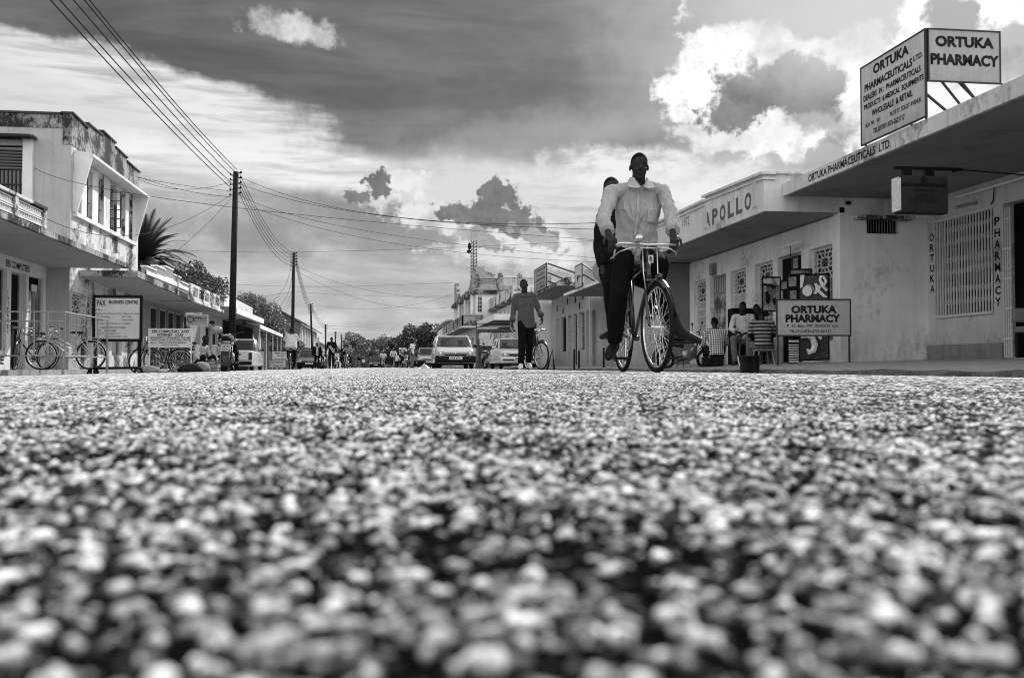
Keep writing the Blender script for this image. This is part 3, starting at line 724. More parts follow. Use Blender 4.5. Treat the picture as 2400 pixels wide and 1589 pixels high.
# farther left shops
T = thing('shop_building', 'small pale gabled shop far down the left side under the third pole', 'shop', (-9, 160, -.1))
MB().poly([(-15, 160, -.2), (-8.6, 160, -.2), (-8.6, 160, 3.6), (-11.8, 160, 5.2), (-15, 160, 3.6)], (0, 22, 0)).build('wall', cream, T)
MB().poly([(-8.2, 159.5, 3.45), (-11.8, 159.5, 5.3), (-11.8, 159.5, 5.5), (-8.1, 159.5, 3.6)], (0, 23, 0)).build('roof', corr, T)
for i in range(3): MB().box(-8.6, -8.5, 163 + i * 6, 166 + i * 6, -.1, 2.2).build('door', void, T)
MB().box(-10.6, -9.1, 159.2, 159.3, 3.6, 4.8).build('billboard', board_g, T)
T = thing('shop_building', 'row of low shops at the far end of the left side', 'shop', (-8.5, 200, -.1))
MB().box(-16, -9.2, 196, 260, -.2, 3.1).build('wall', cream, T)
MB().hexa([(-8, 195, 2.8), (-16, 195, 4), (-16, 261, 4), (-8, 261, 2.8), (-8, 195, 2.95), (-16, 195, 4.15), (-16, 261, 4.15), (-8, 261, 2.95)]).build('roof', corr, T)

# ================================================================== RIGHT: pharmacy (nearest)
T = thing('pharmacy_building', 'nearest shop on the right, a low pharmacy with a wide thin concrete canopy', 'pharmacy', (10.4, 17.7, .15))
XP, YW = 10.4, 17.72
a = PX(2194, 519, XP); c_ = PX(2330, 748, XP); yl0, yl1 = min(a.y, c_.y), max(a.y, c_.y); zl0, zl1 = .96, a.z
yd1 = PX(2352, 600, XP).y
ops = [(yl0, yl1, zl0, zl1), (yd1 - 2.0, yd1, .2, 2.78)]
pw = plaster('pharmacy facade', .60, .28, .48, .64, .5, .4)
facade(T, XP, 4, YW, 0, 3.3, ops, pw, -1)
MB().box(XP - .04, XP, yd1 + .02, YW, .16, .46).build('plinth', grey_w, T)
xg = XP - .03; gg = MB(); n = 20
for i in range(n + 1):
    q = yl0 + (yl1 - yl0) * i / n; gg.box(xg - .012, xg + .012, q - .010, q + .010, zl0, zl1)
    if i < n:
        st = (yl1 - yl0) / n
        for (z0, z1) in ((.12, .30), (.42, .60), (.72, .90)):
            for s_ in (0, 1):
                A = (xg + .02, q + st * s_, zl0 + (zl1 - zl0) * z0); B = (xg + .02, q + st * (1 - s_), zl0 + (zl1 - zl0) * z1); gg.tube([A, B], .004, 4)
for z in (zl0, zl1 - .04): gg.box(xg - .02, xg + .03, yl0, yl1, z, z + .04)
wv = MB().box(XP + .20, XP + .22, yl0 - .01, yl1 + .01, zl0, zl1).build('window', void, T); gg.build('sliding_grille', plain('dull steel', .6, .6, .0, .2, 20), wv)
dd = MB().box(XP + .20, XP + .24, yd1 - 2, yd1, .2, 2.78).build('door', void, T); fr = MB()
for k in range(4): fr.box(xg - .012, xg + .012, yd1 - .06 - k * .06, yd1 - .035 - k * .06, .2, 2.7)
for k in range(5): fr.box(xg - .014, xg + .014, yd1 - .26, yd1 - .03, .5 + k * .5, .53 + k * .5)
fr.build('folded_grille', steel, dd)
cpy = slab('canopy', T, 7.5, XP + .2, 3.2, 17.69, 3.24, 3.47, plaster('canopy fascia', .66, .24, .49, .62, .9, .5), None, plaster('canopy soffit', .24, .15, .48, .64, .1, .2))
MB().hexa([(8.95, 3, 3.95), (9.1, 3, 3.95), (9.1, 17.3, 3.9), (8.95, 17.3, 3.9), (8.95, 3, 4.12), (9.1, 3, 4.12), (9.1, 17.3, 4.04), (8.95, 17.3, 4.04)]).build('gutter', white, T)
MB().box(9.0, 9.08, 3, 17.2, 3.47, 3.95).build('upper_wall', white, T)
MB().box(9.1, 16, 3, 17.6, 3.47, 4.0).build('roof', roof_m, T)
b = MB()
for i in range(40): b.tube([(8.6, 6 + i * .28, 3.47), (8.6, 6.14 + i * .28, 3.53), (8.6, 6.28 + i * .28, 3.47)], .02, 4)
b.build('tile_edge', cream, T)
lt = MB()
pa, pb = PX(1895, 420, 7.5), PX(2088, 340, 7.5)
lt.text('ORTUKA PHARMACEUTICALS  LTD.', (7.5, pa.y, 3.29), -Y_, Z_, pa.y - pb.y, .13, .02)
for s_, px, y0p, y1p in (('ORTUKA', 2184, 546, 690), ('PHARMACY', 2337, 506, 722)):
    A = PX(px, y0p, XP); B = PX(px, y1p, XP); h = (A.z - B.z) / len(s_)
    for i, ch in enumerate(s_): lt.text(ch, (XP, A.y + .075, A.z - h * (i + 1) + .03), -Y_, Z_, .15, h * .74, .03)
A = PX(2240, 478, XP); B = PX(2292, 466, XP); lt.text('CONSTITUTION HOUSE', (XP, A.y, 2.9), -Y_, Z_, A.y - B.y, .07, .01)
lt.build('lettering', black, T)
b = MB(); b.tube([(XP - .1, 16.6, 3.1), (XP - .1, 13.9, 3.1)], .025, 6); b.build('strip_light', white, T)
b = MB(); b.tube([PX(2330, 440, XP - .03), PX(2328, 470, XP - .03), PX(2322, 480, XP - .03)], .01, 4); b.build('cable', black, T)
# end wall shared with the yellow-white shop
# ================================================================== RIGHT: shop with painted parapet
T = thing('shop_building', 'white shop on the right with APOLLO painted on its parapet and barred windows', 'shop', (8.63, YW, .14))
XA, YE = 8.63, 26.85
opsA = []
for (x0, y0, x1, y1, zb, k) in ((1626, 661, 1655, 800, .80, 'grille'), (1664, 650, 1703, 853, .15, 'door_wood'), (1712, 637, 1749, 800, .80, 'grille'),
                               (1769, 621, 1812, 800, .55, 'grille'), (1822, 604, 1880, 853, .15, 'door_dark'), (1895, 586, 1953, 800, .55, 'grille')):
    A = PX(x0, y0, XA); B = PX(x1, y1, XA); opsA.append((B.y, A.y, zb, A.z, k))
ap_w = plaster('shop facade white', .84, .38, .50, .66, .5, .3)
facade(T, XA, YW + .25, YE, -.1, 2.93, [o[:4] for o in opsA], ap_w, -1)
for o in opsA: opening(T, XA, o[:4], -1, o[4])
MB().box(XA + .3, 18, YW + .3, YE, -.1, 3.5).build('wall', void, T)
A = PX(2031, 515, 0); 
vx0, vx1 = PY(2031, 520, YW).x, PY(2109, 520, YW).x; vz0, vz1 = PY(2060, 548, YW).z, PY(2060, 514, YW).z
front(T, YW, XA, XP + .0, 0.0, 3.24, [(vx0, vx1, vz0, vz1)], plaster('end wall white', .86, .50, .48, .64, .35, .3, .8), .25)
MB().box(XA, XA + .24, YW, YW + .03, 2.8, 3.24)
vw = MB().box(vx0, vx1, YW + .18, YW + .2, vz0, vz1).build('window', void, T); b = MB()
for i in range(12): b.box(vx0 + .03 + (vx1 - vx0 - .06) * i / 11 - .006, vx0 + .03 + (vx1 - vx0 - .06) * i / 11 + .006, YW + .1, YW + .11, vz0, vz1)
b.build('grille', grey_w, vw)
p0, p1 = PY(2010, 505, YW - .2), PY(2140, 511, YW - .2); MB().box(p0.x, p1.x, YW - .28, YW, p0.z - .06, p0.z).build('window_hood', stained, T)
MB().ell(PY(1988, 476, YW - .1), (.05, .07, .04)).build('floodlight', black, T)
# canopy block and lettered parapet
ap_f = plaster('parapet plaster', .68, .24, .50, .62, .7, .5)
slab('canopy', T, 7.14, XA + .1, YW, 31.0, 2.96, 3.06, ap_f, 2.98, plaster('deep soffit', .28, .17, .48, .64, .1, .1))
par = MB()
par.poly([(7.14, YW, 3.06), (7.14, YW, 3.64), (7.14, 21.1, 3.78), (7.14, 21.1, 3.06)], (.2, 0, 0))
par.poly([(7.16, 21.1, 3.06), (7.16, 21.1, 3.70), (7.16, 31, 3.82), (7.16, 31, 3.06)], (.2, 0, 0))
par.box(7.34, XP + .3, YW + .002, YW + .2, 3.06, 3.66); par.build('parapet', ap_f, T)
cp = MB()
for dz_, dx_, h_ in ((0, .07, .05), (-.09, .04, .03)):
    cp.hexa([(7.14 - dx_, YW - dx_, 3.64 + dz_), (7.36, YW - dx_, 3.64 + dz_), (7.36, 21.15, 3.78 + dz_), (7.14 - dx_, 21.15, 3.78 + dz_), (7.14 - dx_, YW - dx_, 3.64 + dz_ + h_), (7.36, YW - dx_, 3.64 + dz_ + h_), (7.36, 21.15, 3.78 + dz_ + h_), (7.14 - dx_, 21.15, 3.78 + dz_ + h_)])
    cp.hexa([(7.16 - dx_, 21.16, 3.70 + dz_), (7.38, 21.16, 3.70 + dz_), (7.38, 31, 3.82 + dz_), (7.16 - dx_, 31, 3.82 + dz_), (7.16 - dx_, 21.16, 3.70 + dz_ + h_), (7.38, 21.16, 3.70 + dz_ + h_), (7.38, 31, 3.82 + dz_ + h_), (7.16 - dx_, 31, 3.82 + dz_ + h_)])
cp.box(7.36, XP + .3, YW - .06, YW + .3, 3.66, 3.70); cp.build('cornice', ap_f, T)
b = MB()
for yq in (18.05, 20.95):
    for k in range(3): b.box(7.10, 7.14, yq + k * .07, yq + .04 + k * .07, 3.1, 3.56)
b.build('moulding', ap_f, T)
lt = MB(); A = PX(1651, 520, 7.14); B = PX(1765, 480, 7.14)
s_ = 'APOLLO'; stp = (A.y - B.y) / 6
for i, ch in enumerate(s_): lt.text(ch, (7.14, A.y - stp * i - .04, 3.10 + .0 * i), -Y_, Z_, stp * .74, .34, .045)
A = PX(1600, 530, 7.16); B = PX(1616, 520, 7.16)
lt.text('1972', (7.16, A.y, 3.36), -Y_, Z_, A.y - B.y, .2, .0); lt.build('lettering', plain('faded letter paint', .10, .8, 0, .3, 12), T)
b = MB(); A = PX(1832, 580, XA - .25); B = PX(1876, 566, XA - .25); b.tube([A, B], .03, 8); t_ = b.build('tube_light', white_clean, T)
MB().tube([(A + B) / 2, PX(1852, 600, XA)], .012, 4).build('bracket', black, t_)
A = PX(1676, 632, XA); MB().box(XA - .12, XA, A.y - .12, A.y + .12, A.z - .15, A.z + .15).build('meter_box', wood, T)
# ================================================================== RIGHT: next shop with protruding end wall
T = thing('shop_building', 'shaded shop with projecting dark end wall just past the APOLLO shop', 'shop', (8, YE, .1))
MB().box(7.98, 14, YE + .02, YE + .3, -.1, 2.94).build('wall', plaster('shaded wall', .20, .10, .5, .7, .3, .3), T)  # end wall's shade put into its darker colour
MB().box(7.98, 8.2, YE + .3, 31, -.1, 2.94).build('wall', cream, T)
MB().box(8.9, 16, YE + .4, 38.3, -.1, 3.3).build('wall', grey_w, T)
ops = [(31.4 + i * 1.5, 32.4 + i * 1.5, .2, 2.3) for i in range(4)]
facade(T, 8.78, 31, 38.4, -.1, 2.9, ops, cream, -1)
for o in ops: opening(T, 8.78, o, -1, 'bars')
slab('canopy', T, 7.2, 8.9, 31.0, 38.26, 2.82, 2.92, white_clean, 2.82, soffit_d)
MB().poly([(7.9, 31.2, 2.92), (7.9, 31.2, 3.9), (7.9, 37.8, 3.75), (7.9, 37.8, 2.92)], (.2, 0, 0)).build('parapet', cream, T)
# ================================================================== RIGHT: shop with blackened canopy
T = thing('shop_building', 'shop with blackened canopy edge and a row of tall shuttered windows behind the walking man', 'shop', (8.28, 38.3, .1))
XR4 = 8.28
front(T, 38.40, XR4, 8.95, -.1, 3.3, [], plaster('white pier', .70, .2, .62, .8, .3, .3), .2)
ops = []
for x0, x1, yt, kind in ((1374, 1384, 729, 0), (1357, 1370, 734, 1), (1344, 1352, 740, 0), (1331, 1339, 743, 0), (1315, 1327, 747, 1), (1304, 1311, 751, 0)):
    A = PX(x0, yt, XR4); B = PX(x1, yt, XR4); ops.append((B.y, A.y, .75 if kind else .15, 2.30))
facade(T, XR4, 38.6, 47.2, -.1, 3.3, ops, cream, -1)
for i, o in enumerate(ops): opening(T, XR4, o, -1, 'shutter' if i % 2 else 'door_dark')
b = MB()
for i, (y, z) in enumerate(((39.6, 2.95), (41.2, 2.9), (42.9, 2.95), (44.0, 2.6), (40.3, 2.6), (45.5, 2.8))): b.box(XR4 - .01, XR4 + .02, y, y + .22, z - .14, z + .12)
b.build('vents', void, T)
slab('canopy', T, 7.0, XR4 + .1, 38.7, 47.0, 3.27, 3.42, heavy, 3.27, soffit_d)
MB().box(7.4, 7.6, 38.7, 46.9, 3.42, 3.62).build('parapet', heavy, T)
MB().box(XR4 + .3, 16, 38.7, 47.1, -.1, 3.4).build('wall', grey_w, T)
# ================================================================== RIGHT: white shop with clothes stall in front of it
T = thing('shop_building', 'plain white single-storey shop between the blackened canopy and the clothes stall', 'shop', (8, 47.3, .1))
front(T, 47.3, 7.85, 9.5, -.1, 3.25, [], white_clean, .2)
ops = [(49, 51, .1, 2.3), (53, 55, .1, 2.3)]
facade(T, 7.85, 47.5, 59, -.1, 3.2, ops, cream, -1)
for o in ops: opening(T, 7.85, o, -1, 'door_dark')
MB().box(8.2, 16, 47.6, 59, -.1, 3.2).build('wall', cream, T)
# ================================================================== RIGHT: two-storey shop over the stall
T = thing('two_storey_building', 'white two-storey shop with tiny upper windows behind the hanging shirts', 'building', (7, 59, .1))
slab('canopy', T, 6.95, 9.6, 59.6, 70, 2.90, 3.26, white_clean, 2.90, soffit_d)
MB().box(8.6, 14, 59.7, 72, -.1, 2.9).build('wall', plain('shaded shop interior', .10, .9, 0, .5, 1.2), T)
wz = [(60.6 + i * 2.2, 61.2 + i * 2.2, 3.6, 4.0) for i in range(5)]
facade(T, 8.6, 59.6, 73, 3.26, 4.2, wz, white_clean, -1)
for o in wz: opening(T, 8.6, o, -1, 'void')
front(T, 59.6, 8.6, 14, 3.26, 4.2, [(9.0, 9.2, 3.55, 3.95), (9.35, 9.55, 3.55, 3.95)], white_clean)
MB().box(9.0, 9.6, 59.75, 59.8, 3.5, 4.0).build('window', void, T)
slab('roof_slab', T, 8.05, 14, 59.3, 73.4, 4.16, 4.30, heavy, 4.16)
MB().wall((8.1, 59.5, 4.30), Y_, Z_, (.15, 0, 0), 13.6, .72, [(.5 + i * .8, .62 + i * .8, .12, .60) for i in range(15)]).build('parapet', stained, T)
MB().wall((8.25, 59.5, 4.30), X_, Z_, (0, .15, 0), 5, .72, [(.3 + i * .3, .42 + i * .3, .12 + .18 * k, .22 + .18 * k) for i in range(14) for k in range(3)]).build('parapet', stained, T)
# ================================================================== RIGHT: ornate two-storey building
T = thing('ornate_building', 'old two-storey building with curved ornamental parapet, balconies and streaked plaster by the mast', 'building', (7, 73, 0))
YO = 73.1; orn = plaster('streaked ornamental plaster', .42, .04, .46, .6, .9, .8, .8)
facade(T, 7.15, YO + .23, 92, 0, 5.45, [(YO + 1.4 + i * 3, YO + 2.8 + i * 3, 3.5, 5.2) for i in range(5)] + [(YO + 1.4 + i * 3, YO + 3.4 + i * 3, 0, 2.3) for i in range(5)], white, -1)
front(T, YO, 7.15, 13, 0, 5.45, [(7.32, 7.62, 4.1, 5.25)], white)
ow = MB().box(7.3, 7.64, YO + .15, YO + .2, 4.1, 5.25).build('window', pane_m, T)
b = MB()
for k in range(5): b.box(7.32, 7.62, YO + .08, YO + .12, 4.1 + k * .28, 4.13 + k * .28)
b.box(7.46, 7.48, YO + .08, YO + .12, 4.1, 5.25); b.build('frame', white_clean, ow)
MB().box(8.5, 13, YO + .3, 92, 0, 5.7).build('wall', void, T)
for i in range(4): MB().tube([(6.92, YO + .3 + i * 5.8, 3.2), (6.92, YO + .3 + i * 5.8, 5.45)], .12, 10).build('column', white_clean, T)
slab('roof_slab', T, 6.75, 13, YO - .2, 92, 5.45, 5.75, heavy, 5.45)
# second slab + balcony
slab('balcony_slab', T, 6.1, 7.15, YO - .2, 96, 2.95, 3.1, stained, 2.95, soffit_d)
bal = MB(); bal.wall((6.12, YO - .2, 3.1), Y_, Z_, (.12, 0, 0), 22, .75, [(.3 + i * .55, .55 + i * .55, .1, .62) for i in range(38)]); bal.box(6.12, 7.6, YO - .2, YO - .08, 3.1, 3.85); bal.box(6.08, 7.65, YO - .25, YO - .03, 3.85, 3.92); bal.build('balustrade', orn, T)
# ornamental corner parapet: curved outline facing the camera, returned along the street
def curl(x0, x1, z0, zt, s=1):
    w_ = x1 - x0; pts = [(x0, z0)]
    pr = [(0, 0), (0, .50), (.06, .62), (.10, .80), (.08, .94), (.02, 1.0), (.46, 1.0), (.40, .92), (.44, .82), (.56, .76), (.68, .74), (.72, .66), (.84, .66), (.76, .60), (.80, .52), (.92, .50), (1.0, .44), (1, 0)]
    return [(x0 + a * w_, z0 + b2 * (zt - z0)) for a, b2 in (pr if s > 0 else [(1 - a, b2) for a, b2 in pr])]
MB().poly([(x, YO - .25, z) for x, z in curl(6.95, 8.95, 5.75, 7.48)], (0, .3, 0)).build('ornamental_parapet', orn, T)
MB().poly([(6.97, YO + .07 + (x) * 1.0, z) for x, z in curl(0, 2.3, 5.76, 7.3)], (.3, 0, 0)).build('ornamental_parapet', orn, T)
MB().poly([(6.95, 88.0 + x, z) for x, z in curl(0, 3.2, 5.75, 7.6, -1)], (.3, 0, 0)).build('ornamental_parapet', orn, T)
MB().poly([(6.96, y, z) for y, z in ((YO + 2.38, 5.75), (YO + 2.38, 6.35), (YO + 4, 6.1), (88, 6.0), (88, 5.75))], (.2, 0, 0)).build('parapet', orn, T)
lt = MB(); lt.text('PREMANANDBHAI', (7.2, YO - .25, 6.32), X_, Z_, 1.5, .16, .01); lt.box(7.15, 8.8, YO - .27, YO - .25, 6.22, 6.26); lt.box(7.15, 8.8, YO - .27, YO - .25, 6.54, 6.58); lt.build('lettering', plain('relief shadow', .08, .9), T)
for xx_ in (8.98, 10.42, 12.6):
    b = MB(); b.tube([(xx_, YO - .15, 5.75), (xx_, YO - .15, 6.75)], .2, 10); b.ell((xx_, YO - .15, 6.75), (.22, .22, .3)); b.build('pier', orn, T)
b = MB()
for i in range(18):
    for k in range(3):
        b.ring((9.28 + i * .17 + (.3 if i > 5 else 0), YO - .15, 6.22 + k * .16), (0, 1, 0), .08, .018, 8, 4)
b.box(9.15, 12.5, YO - .2, YO - .1, 5.75, 6.12); b.box(9.15, 12.5, YO - .2, YO - .1, 6.62, 6.68); b.build('lattice_balustrade', orn, T)
# ================================================================== RIGHT: farther buildings
T = thing('two_storey_building', 'pale two-storey house with low tin roof between the mast building and the big tree', 'building', (7, 100, 0))
MB().box(7.3, 14, 97, 124, -.1, 4.6).build('wall', cream, T)
MB().hexa([(6.5, 96, 4.45), (14, 96, 5.6), (14, 125, 5.6), (6.5, 125, 4.45), (6.5, 96, 4.6), (14, 96, 5.75), (14, 125, 5.75), (6.5, 125, 4.6)]).build('roof', corr, T)
slab('canopy', T, 6.1, 7.3, 97, 124, 2.2, 2.32, corr, 2.2)
b = MB()
for i in range(40): b.box(7.24, 7.3, 97 + i * .68, 97.08 + i * .68, 2.4, 4.4)
b.build('cladding', white_clean, T)
slab('balcony_slab', T, 6.4, 7.3, 97, 107, 2.9, 3.0, stained, 2.9)
MB().wall((6.4, 97, 3.0), Y_, Z_, (.1, 0, 0), 10, .9, [(.2 + i * .4, .4 + i * .4, .1, .8) for i in range(24)]).build('balustrade', white_clean, T)
# ------------------------------------------------------------------ poles, wires, mast
creosote = plain('tarred timber', .035, .8, 0, .5, 3, .5)
wire_m = plain('black wire', .01, .6, bmp=0)
poles = []
for (px0, py0, px1, py1, Y, r, lab) in ((541, 862, 553, 403, 40, .13, 'tall leaning dark timber utility pole in front of the parked pickup'),
        (684, 862, 689, 592, 70, .12, 'second dark timber utility pole rising behind the cyclist in the loose white shirt'),
        (733, 862, 728, 712, 100, .11, 'third utility pole beside the gabled house, nearer than the thin far ones'),
        (763, 862, 763, 760, 130, .11, 'thin far utility pole behind the standing man in the dark shirt'),
        (787, 862, 786, 777, 160, .11, 'short thin far utility pole, middle of the last three'),
        (801, 862, 800, 783, 190, .12, 'farthest utility pole at the end of the line, with many insulators')):
    a = PY(px0, py0, Y); b_ = PY(px1, py1, Y); T = thing('utility_pole', lab, 'pole', (a.x, Y, -.2), 0, None)
    MB().tube([(a.x, Y, -.2), b_], [r * 1.1, r * .8], 10).build('shaft', creosote, T, True)
    m = MB()
    for k in range(5):
        z = b_.z - .05 - k * .2; q = a.lerp(b_, (z - a.z) / (b_.z - a.z))
        m.tube([(q.x - .02, Y, z), (q.x + .2, Y - .02, z)], .02, 5); m.ell((q.x + .2, Y - .02, z + .03), (.045, .045, .06), 6, 4)
        m.tube([(q.x - .2, Y, z - .08), (q.x, Y, z - .08)], .015, 5); m.ell((q.x - .2, Y, z - .05), (.035, .035, .05), 6, 4)
    m.build('insulators', black, T); poles.append(b_)
# cap and fittings low on the first pole
def wire(pts, lab, group=None, r=.008):
    """pts: (px, py, Y) end - mid - end; a smooth sagging curve through the three points"""
    P = [PY(*p) if not isinstance(p, V) else p for p in pts]
    if len(P) == 2: P = [P[0], (P[0] + P[1]) / 2 - V((0, 0, .02 * (P[1] - P[0]).length)), P[1]]
    A, B, C = P; ctrl = B * 2 - (A + C) / 2; path = []
    for i in range(25):
        u = i / 24; path.append(A * (1 - u) ** 2 + ctrl * 2 * u * (1 - u) + C * u * u)
    o = MB().tube(path, r, 5).build('overhead_wire', wire_m); tag(o, lab, 'wire', group); return o
p1 = poles[0]; ax1 = p1.x
# main line towards the camera
for i, (z, px) in enumerate(((6.86, 144), (7.06, 165), (7.36, 195), (7.62, 219), (7.78, 230))):
    A = V((ax1 + .05, 39.9, min(z, 7.8))); d = ray(px, 0); k = 885 - px
    X0 = -z * k / 861 * .985 if True else 0
    tpar = (z - CAMZ) / d.z; B = V((0, 0, CAMZ)) + d * tpar; E_ = A + (B - A) * 1.8
    wire([A, (A + E_) / 2 - V((0, 0, .25)), V((E_.x, E_.y, E_.z + .25))], 'one of five heavy line wires running from the first pole over the camera', 'line wires from the first pole towards the camera', .014)
for i in range(5):
    z = 7.7 - i * .2; A = V((ax1 + .12, 40, z)); B = V((poles[1].x + .1, 70, 7.95 - i * .2)); wire([A, (A + B) / 2 - V((0, 0, .75 + .03 * i)), B], 'one of five line wires sagging between the first and second poles', 'line wires between the first and second poles', .012)
    A = B; B = V((poles[2].x, 100, 6.3 - i * .2)); wire([A, (A + B) / 2 - V((0, 0, .5 + .03 * i)), B], 'one of five line wires sagging between the second and third poles', 'line wires between the second and third poles', .013)
    if i < 4:
        A = B; B = V((poles[3].x, 130, 5.6 - i * .18)); wire([A, (A + B) / 2 - V((0, 0, .35)), B], 'one of four line wires between the third pole and the thin pole behind it', 'line wires between the third and fourth poles', .013)
for lab, pts in (('upper long wire crossing from the first pole to the right edge of the street', ((556, 412, 40), (860, 500, 32), (1420, 522, 24))),
        ('wire leaving the first pole just below its top towards the rider', ((556, 430, 40), (850, 500, 34), (1400, 538, 26))),
        ('steeper wire from the first pole dropping to the roofs behind the passenger', ((556, 455, 40), (880, 545, 45), (1420, 607, 50))),
        ('lowest wire from the first pole passing just under the mast top', ((556, 472, 40), (950, 575, 46), (1420, 615, 50))),
        ('level wire crossing the whole street at the height of the second pole top', ((405, 585, 60), (760, 590, 60), (1420, 563, 52))),
        ('long thin wire passing in front of the two-storey building and the first pole', ((80, 394, 26), (560, 488, 33), (1400, 563, 40))),
        ('upper service wire from the two-storey building corner to the first pole', ((320, 416, 38.9), (430, 435, 39), (541, 448, 40))),
        ('slack lower service wire between the building corner and the first pole', ((318, 418, 38.9), (425, 444, 39), (541, 427, 40))),
        ('straight short service wire from the building corner to the pole', ((318, 413, 38.9), (430, 446, 39), (541, 462, 40))),
        ('slack wire from the pole curving in front of the palm to the corner shop canopy', ((108, 513, 24), (345, 547, 34), (541, 458, 40))),
        ('wire from the first pole down to the roof behind the palm', ((541, 466, 40), (480, 530, 44), (413, 590, 50))),
        ('wire from the left roofs to the upper part of the mast building', ((515, 663, 80), (740, 672, 76), (1072, 662, 73))),
        ('wire from the left roofs rising to the second pole', ((560, 700, 72), (620, 694, 71), (686, 684, 70))),
        ('upper of two wires from the second pole to the mast building', ((692, 622, 70), (870, 682, 72), (1066, 697, 74))),
        ('lower of two wires sagging from the second pole to the balcony', ((692, 634, 70), (880, 710, 73), (1060, 720, 74))),
        ('wire sagging from the third pole up to the ornamental parapet', ((736, 716, 100), (905, 722, 88), (1070, 686, 76))),
        ('thin wire from the second pole to the far right roofs', ((692, 684, 70), (880, 694, 90), (1060, 694, 95)))):
    wire(pts, lab)
for i, (a, b_) in enumerate(((610, 722), (640, 735), (655, 738), (668, 735))):
    wire([(684, 610 + i * 22, 70), ((684 + a) / 2 + 10, (630 + b_) / 2 + 12, 90), (a, b_, 112)], 'one of four drop wires fanning from the second pole to the gabled house', 'drop wires from the second pole', .012)
for i, (y0, y1) in enumerate(((763, 770), (769, 775), (779, 784), (784, 789))):
    wire([(764, y0, 130), (840, (y0 + y1) / 2 + 1, 135), (930, y1, 145)], 'one of four far wires running from the thin pole to the big tree', 'far wires to the big tree', .014)
# mast
T = thing('radio_mast', 'slender steel lattice mast with dish rising behind the ornamental parapet', 'mast', (9.1, 95, 0))
b = MB(); mx, my = 9.1, 95.; hh = .28
cs4 = [(mx - hh, my - hh), (mx + hh, my - hh), (mx, my + hh)]
for c in cs4: b.tube([(c[0], c[1], 0), (c[0], c[1], 12.2)], .035, 5)
for k in range(40):
    z = k * .305
    for i in range(3):
        a, c = cs4[i], cs4[(i + 1) % 3]; b.tube([(a[0], a[1], z), (c[0], c[1], z + .305)], .018, 4); b.tube([(a[0], a[1], z), (c[0], c[1], z)], .018, 4)
b.tube([(mx - hh, my - hh, 12), (mx - hh, my - hh, 13.3)], .02, 4); b.build('lattice', steel_d, T)
b = MB(); b.ell((mx - .45, my - .4, 11.6), (.15, .15, .38), 8, 6); b.ell((mx - .5, my - .4, 11.1), (.22, .12, .16), 8, 6); b.build('dish', black, T)

# ------------------------------------------------------------------ trees
leaf_d = leafmat('dark leaves', .035); leaf_m = leafmat('mid leaves', .07); leaf_p = leafmat('pale leaves', .13); bark = plain('bark', .08, .9, 0, .4, 4, .5)
def leafy(c, r, n, ls, seed, flat=.75, lumps=14):
    rnd = random.Random(seed); b = MB(); cs = []
    for i in range(lumps):
        a = rnd.uniform(0, 2 * PI); q = rnd.uniform(.2, .85); zz = rnd.uniform(-.55, .8)
        cs.append((V((math.cos(a) * q * math.sqrt(max(.1, 1 - zz * zz)) * r, math.sin(a) * q * r, zz * r * flat)), rnd.uniform(.22, .42) * r))
    vs = []; fs = []
    for i in range(n):
        cc, rr = rnd.choice(cs); d = V((rnd.gauss(0, 1), rnd.gauss(0, 1), rnd.gauss(0, .8))).normalized() * rr * rnd.uniform(.6, 1.1)
        p = V(c) + cc + d; u = V((rnd.gauss(0, 1), rnd.gauss(0, 1), rnd.gauss(0, .6))).normalized(); w_ = u.orthogonal().normalized(); s = ls * rnd.uniform(.6, 1.3)
        k = len(vs); vs += [p - u * s, p + w_ * s * .55, p + u * s, p - w_ * s * .55]; fs.append((k, k + 1, k + 2, k + 3))
    b.add(vs, fs); return b, cs
def tree(name, lab, x, y, z0, zc, r, n, ls, mat, seed, flat=.75, group=None, lumps=14):
    T = thing(name, lab, 'tree', (x, y, z0), 0, group)
    b, cs = leafy((x, y, zc), r, n, ls, seed, flat, lumps); b.build('crown', mat, T)
    t_ = MB(); t_.tube([(x, y, z0), (x + r * .04, y, z0 + (zc - z0) * .6), (x, y, zc)], [r * .09, r * .07, r * .04], 8)
    for cc, rr in cs[:7]: t_.tube([(x, y, z0 + (zc - z0) * .55), V((x, y, zc)) + cc * .45 - V((0, 0, r * .1)), V((x, y, zc)) + cc], [r * .05, r * .03, r * .012], 6)
    t_.build('trunk', bark, T); return T
for i, (px, py, Y, r, n, ls, flat, lab) in enumerate(((985, 812, 150, 3.7, 11000, .19, .85, 'largest dark rounded tree at the end of the street on the right'),
        (953, 818, 175, 3.9, 9000, .21, .75, 'dark tree touching the largest one on its left side'),
        (1022, 800, 158, 3.2, 5500, .2, .7, 'dark tree crown partly behind the pale house roof'),
        (930, 833, 190, 2.7, 5000, .22, .8, 'smaller dark tree on the left flank of the dark clump'))):
    p = PY(px, py, Y); tree('broadleaf_tree', lab, p.x, Y, -.2, p.z, r, n, ls, leaf_d, 11 + i, flat)
for i, (px, py, Y, r, n, ls, m_, lab) in enumerate(((833, 804, 230, 3.6, 3800, .26, leaf_m, 'flat-topped umbrella tree in the far centre over the hill'),
        (893, 806, 240, 3.1, 2600, .26, leaf_m, 'sparse airy tree beside the umbrella tree in the far centre'),
        (866, 822, 260, 3.2, 3200, .26, leaf_m, 'low tree between the umbrella tree and the airy tree'),
        (806, 832, 220, 2.8, 2800, .25, leaf_m, 'low bushy tree behind the pillion motorcycle'))):
    p = PY(px, py, Y); tree('broadleaf_tree', lab, p.x, Y, -.2, p.z, r, n, ls, leafmat('hazy leaves', .11), 31 + i, .42)  # far crowns paler, haze put into the leaf colour
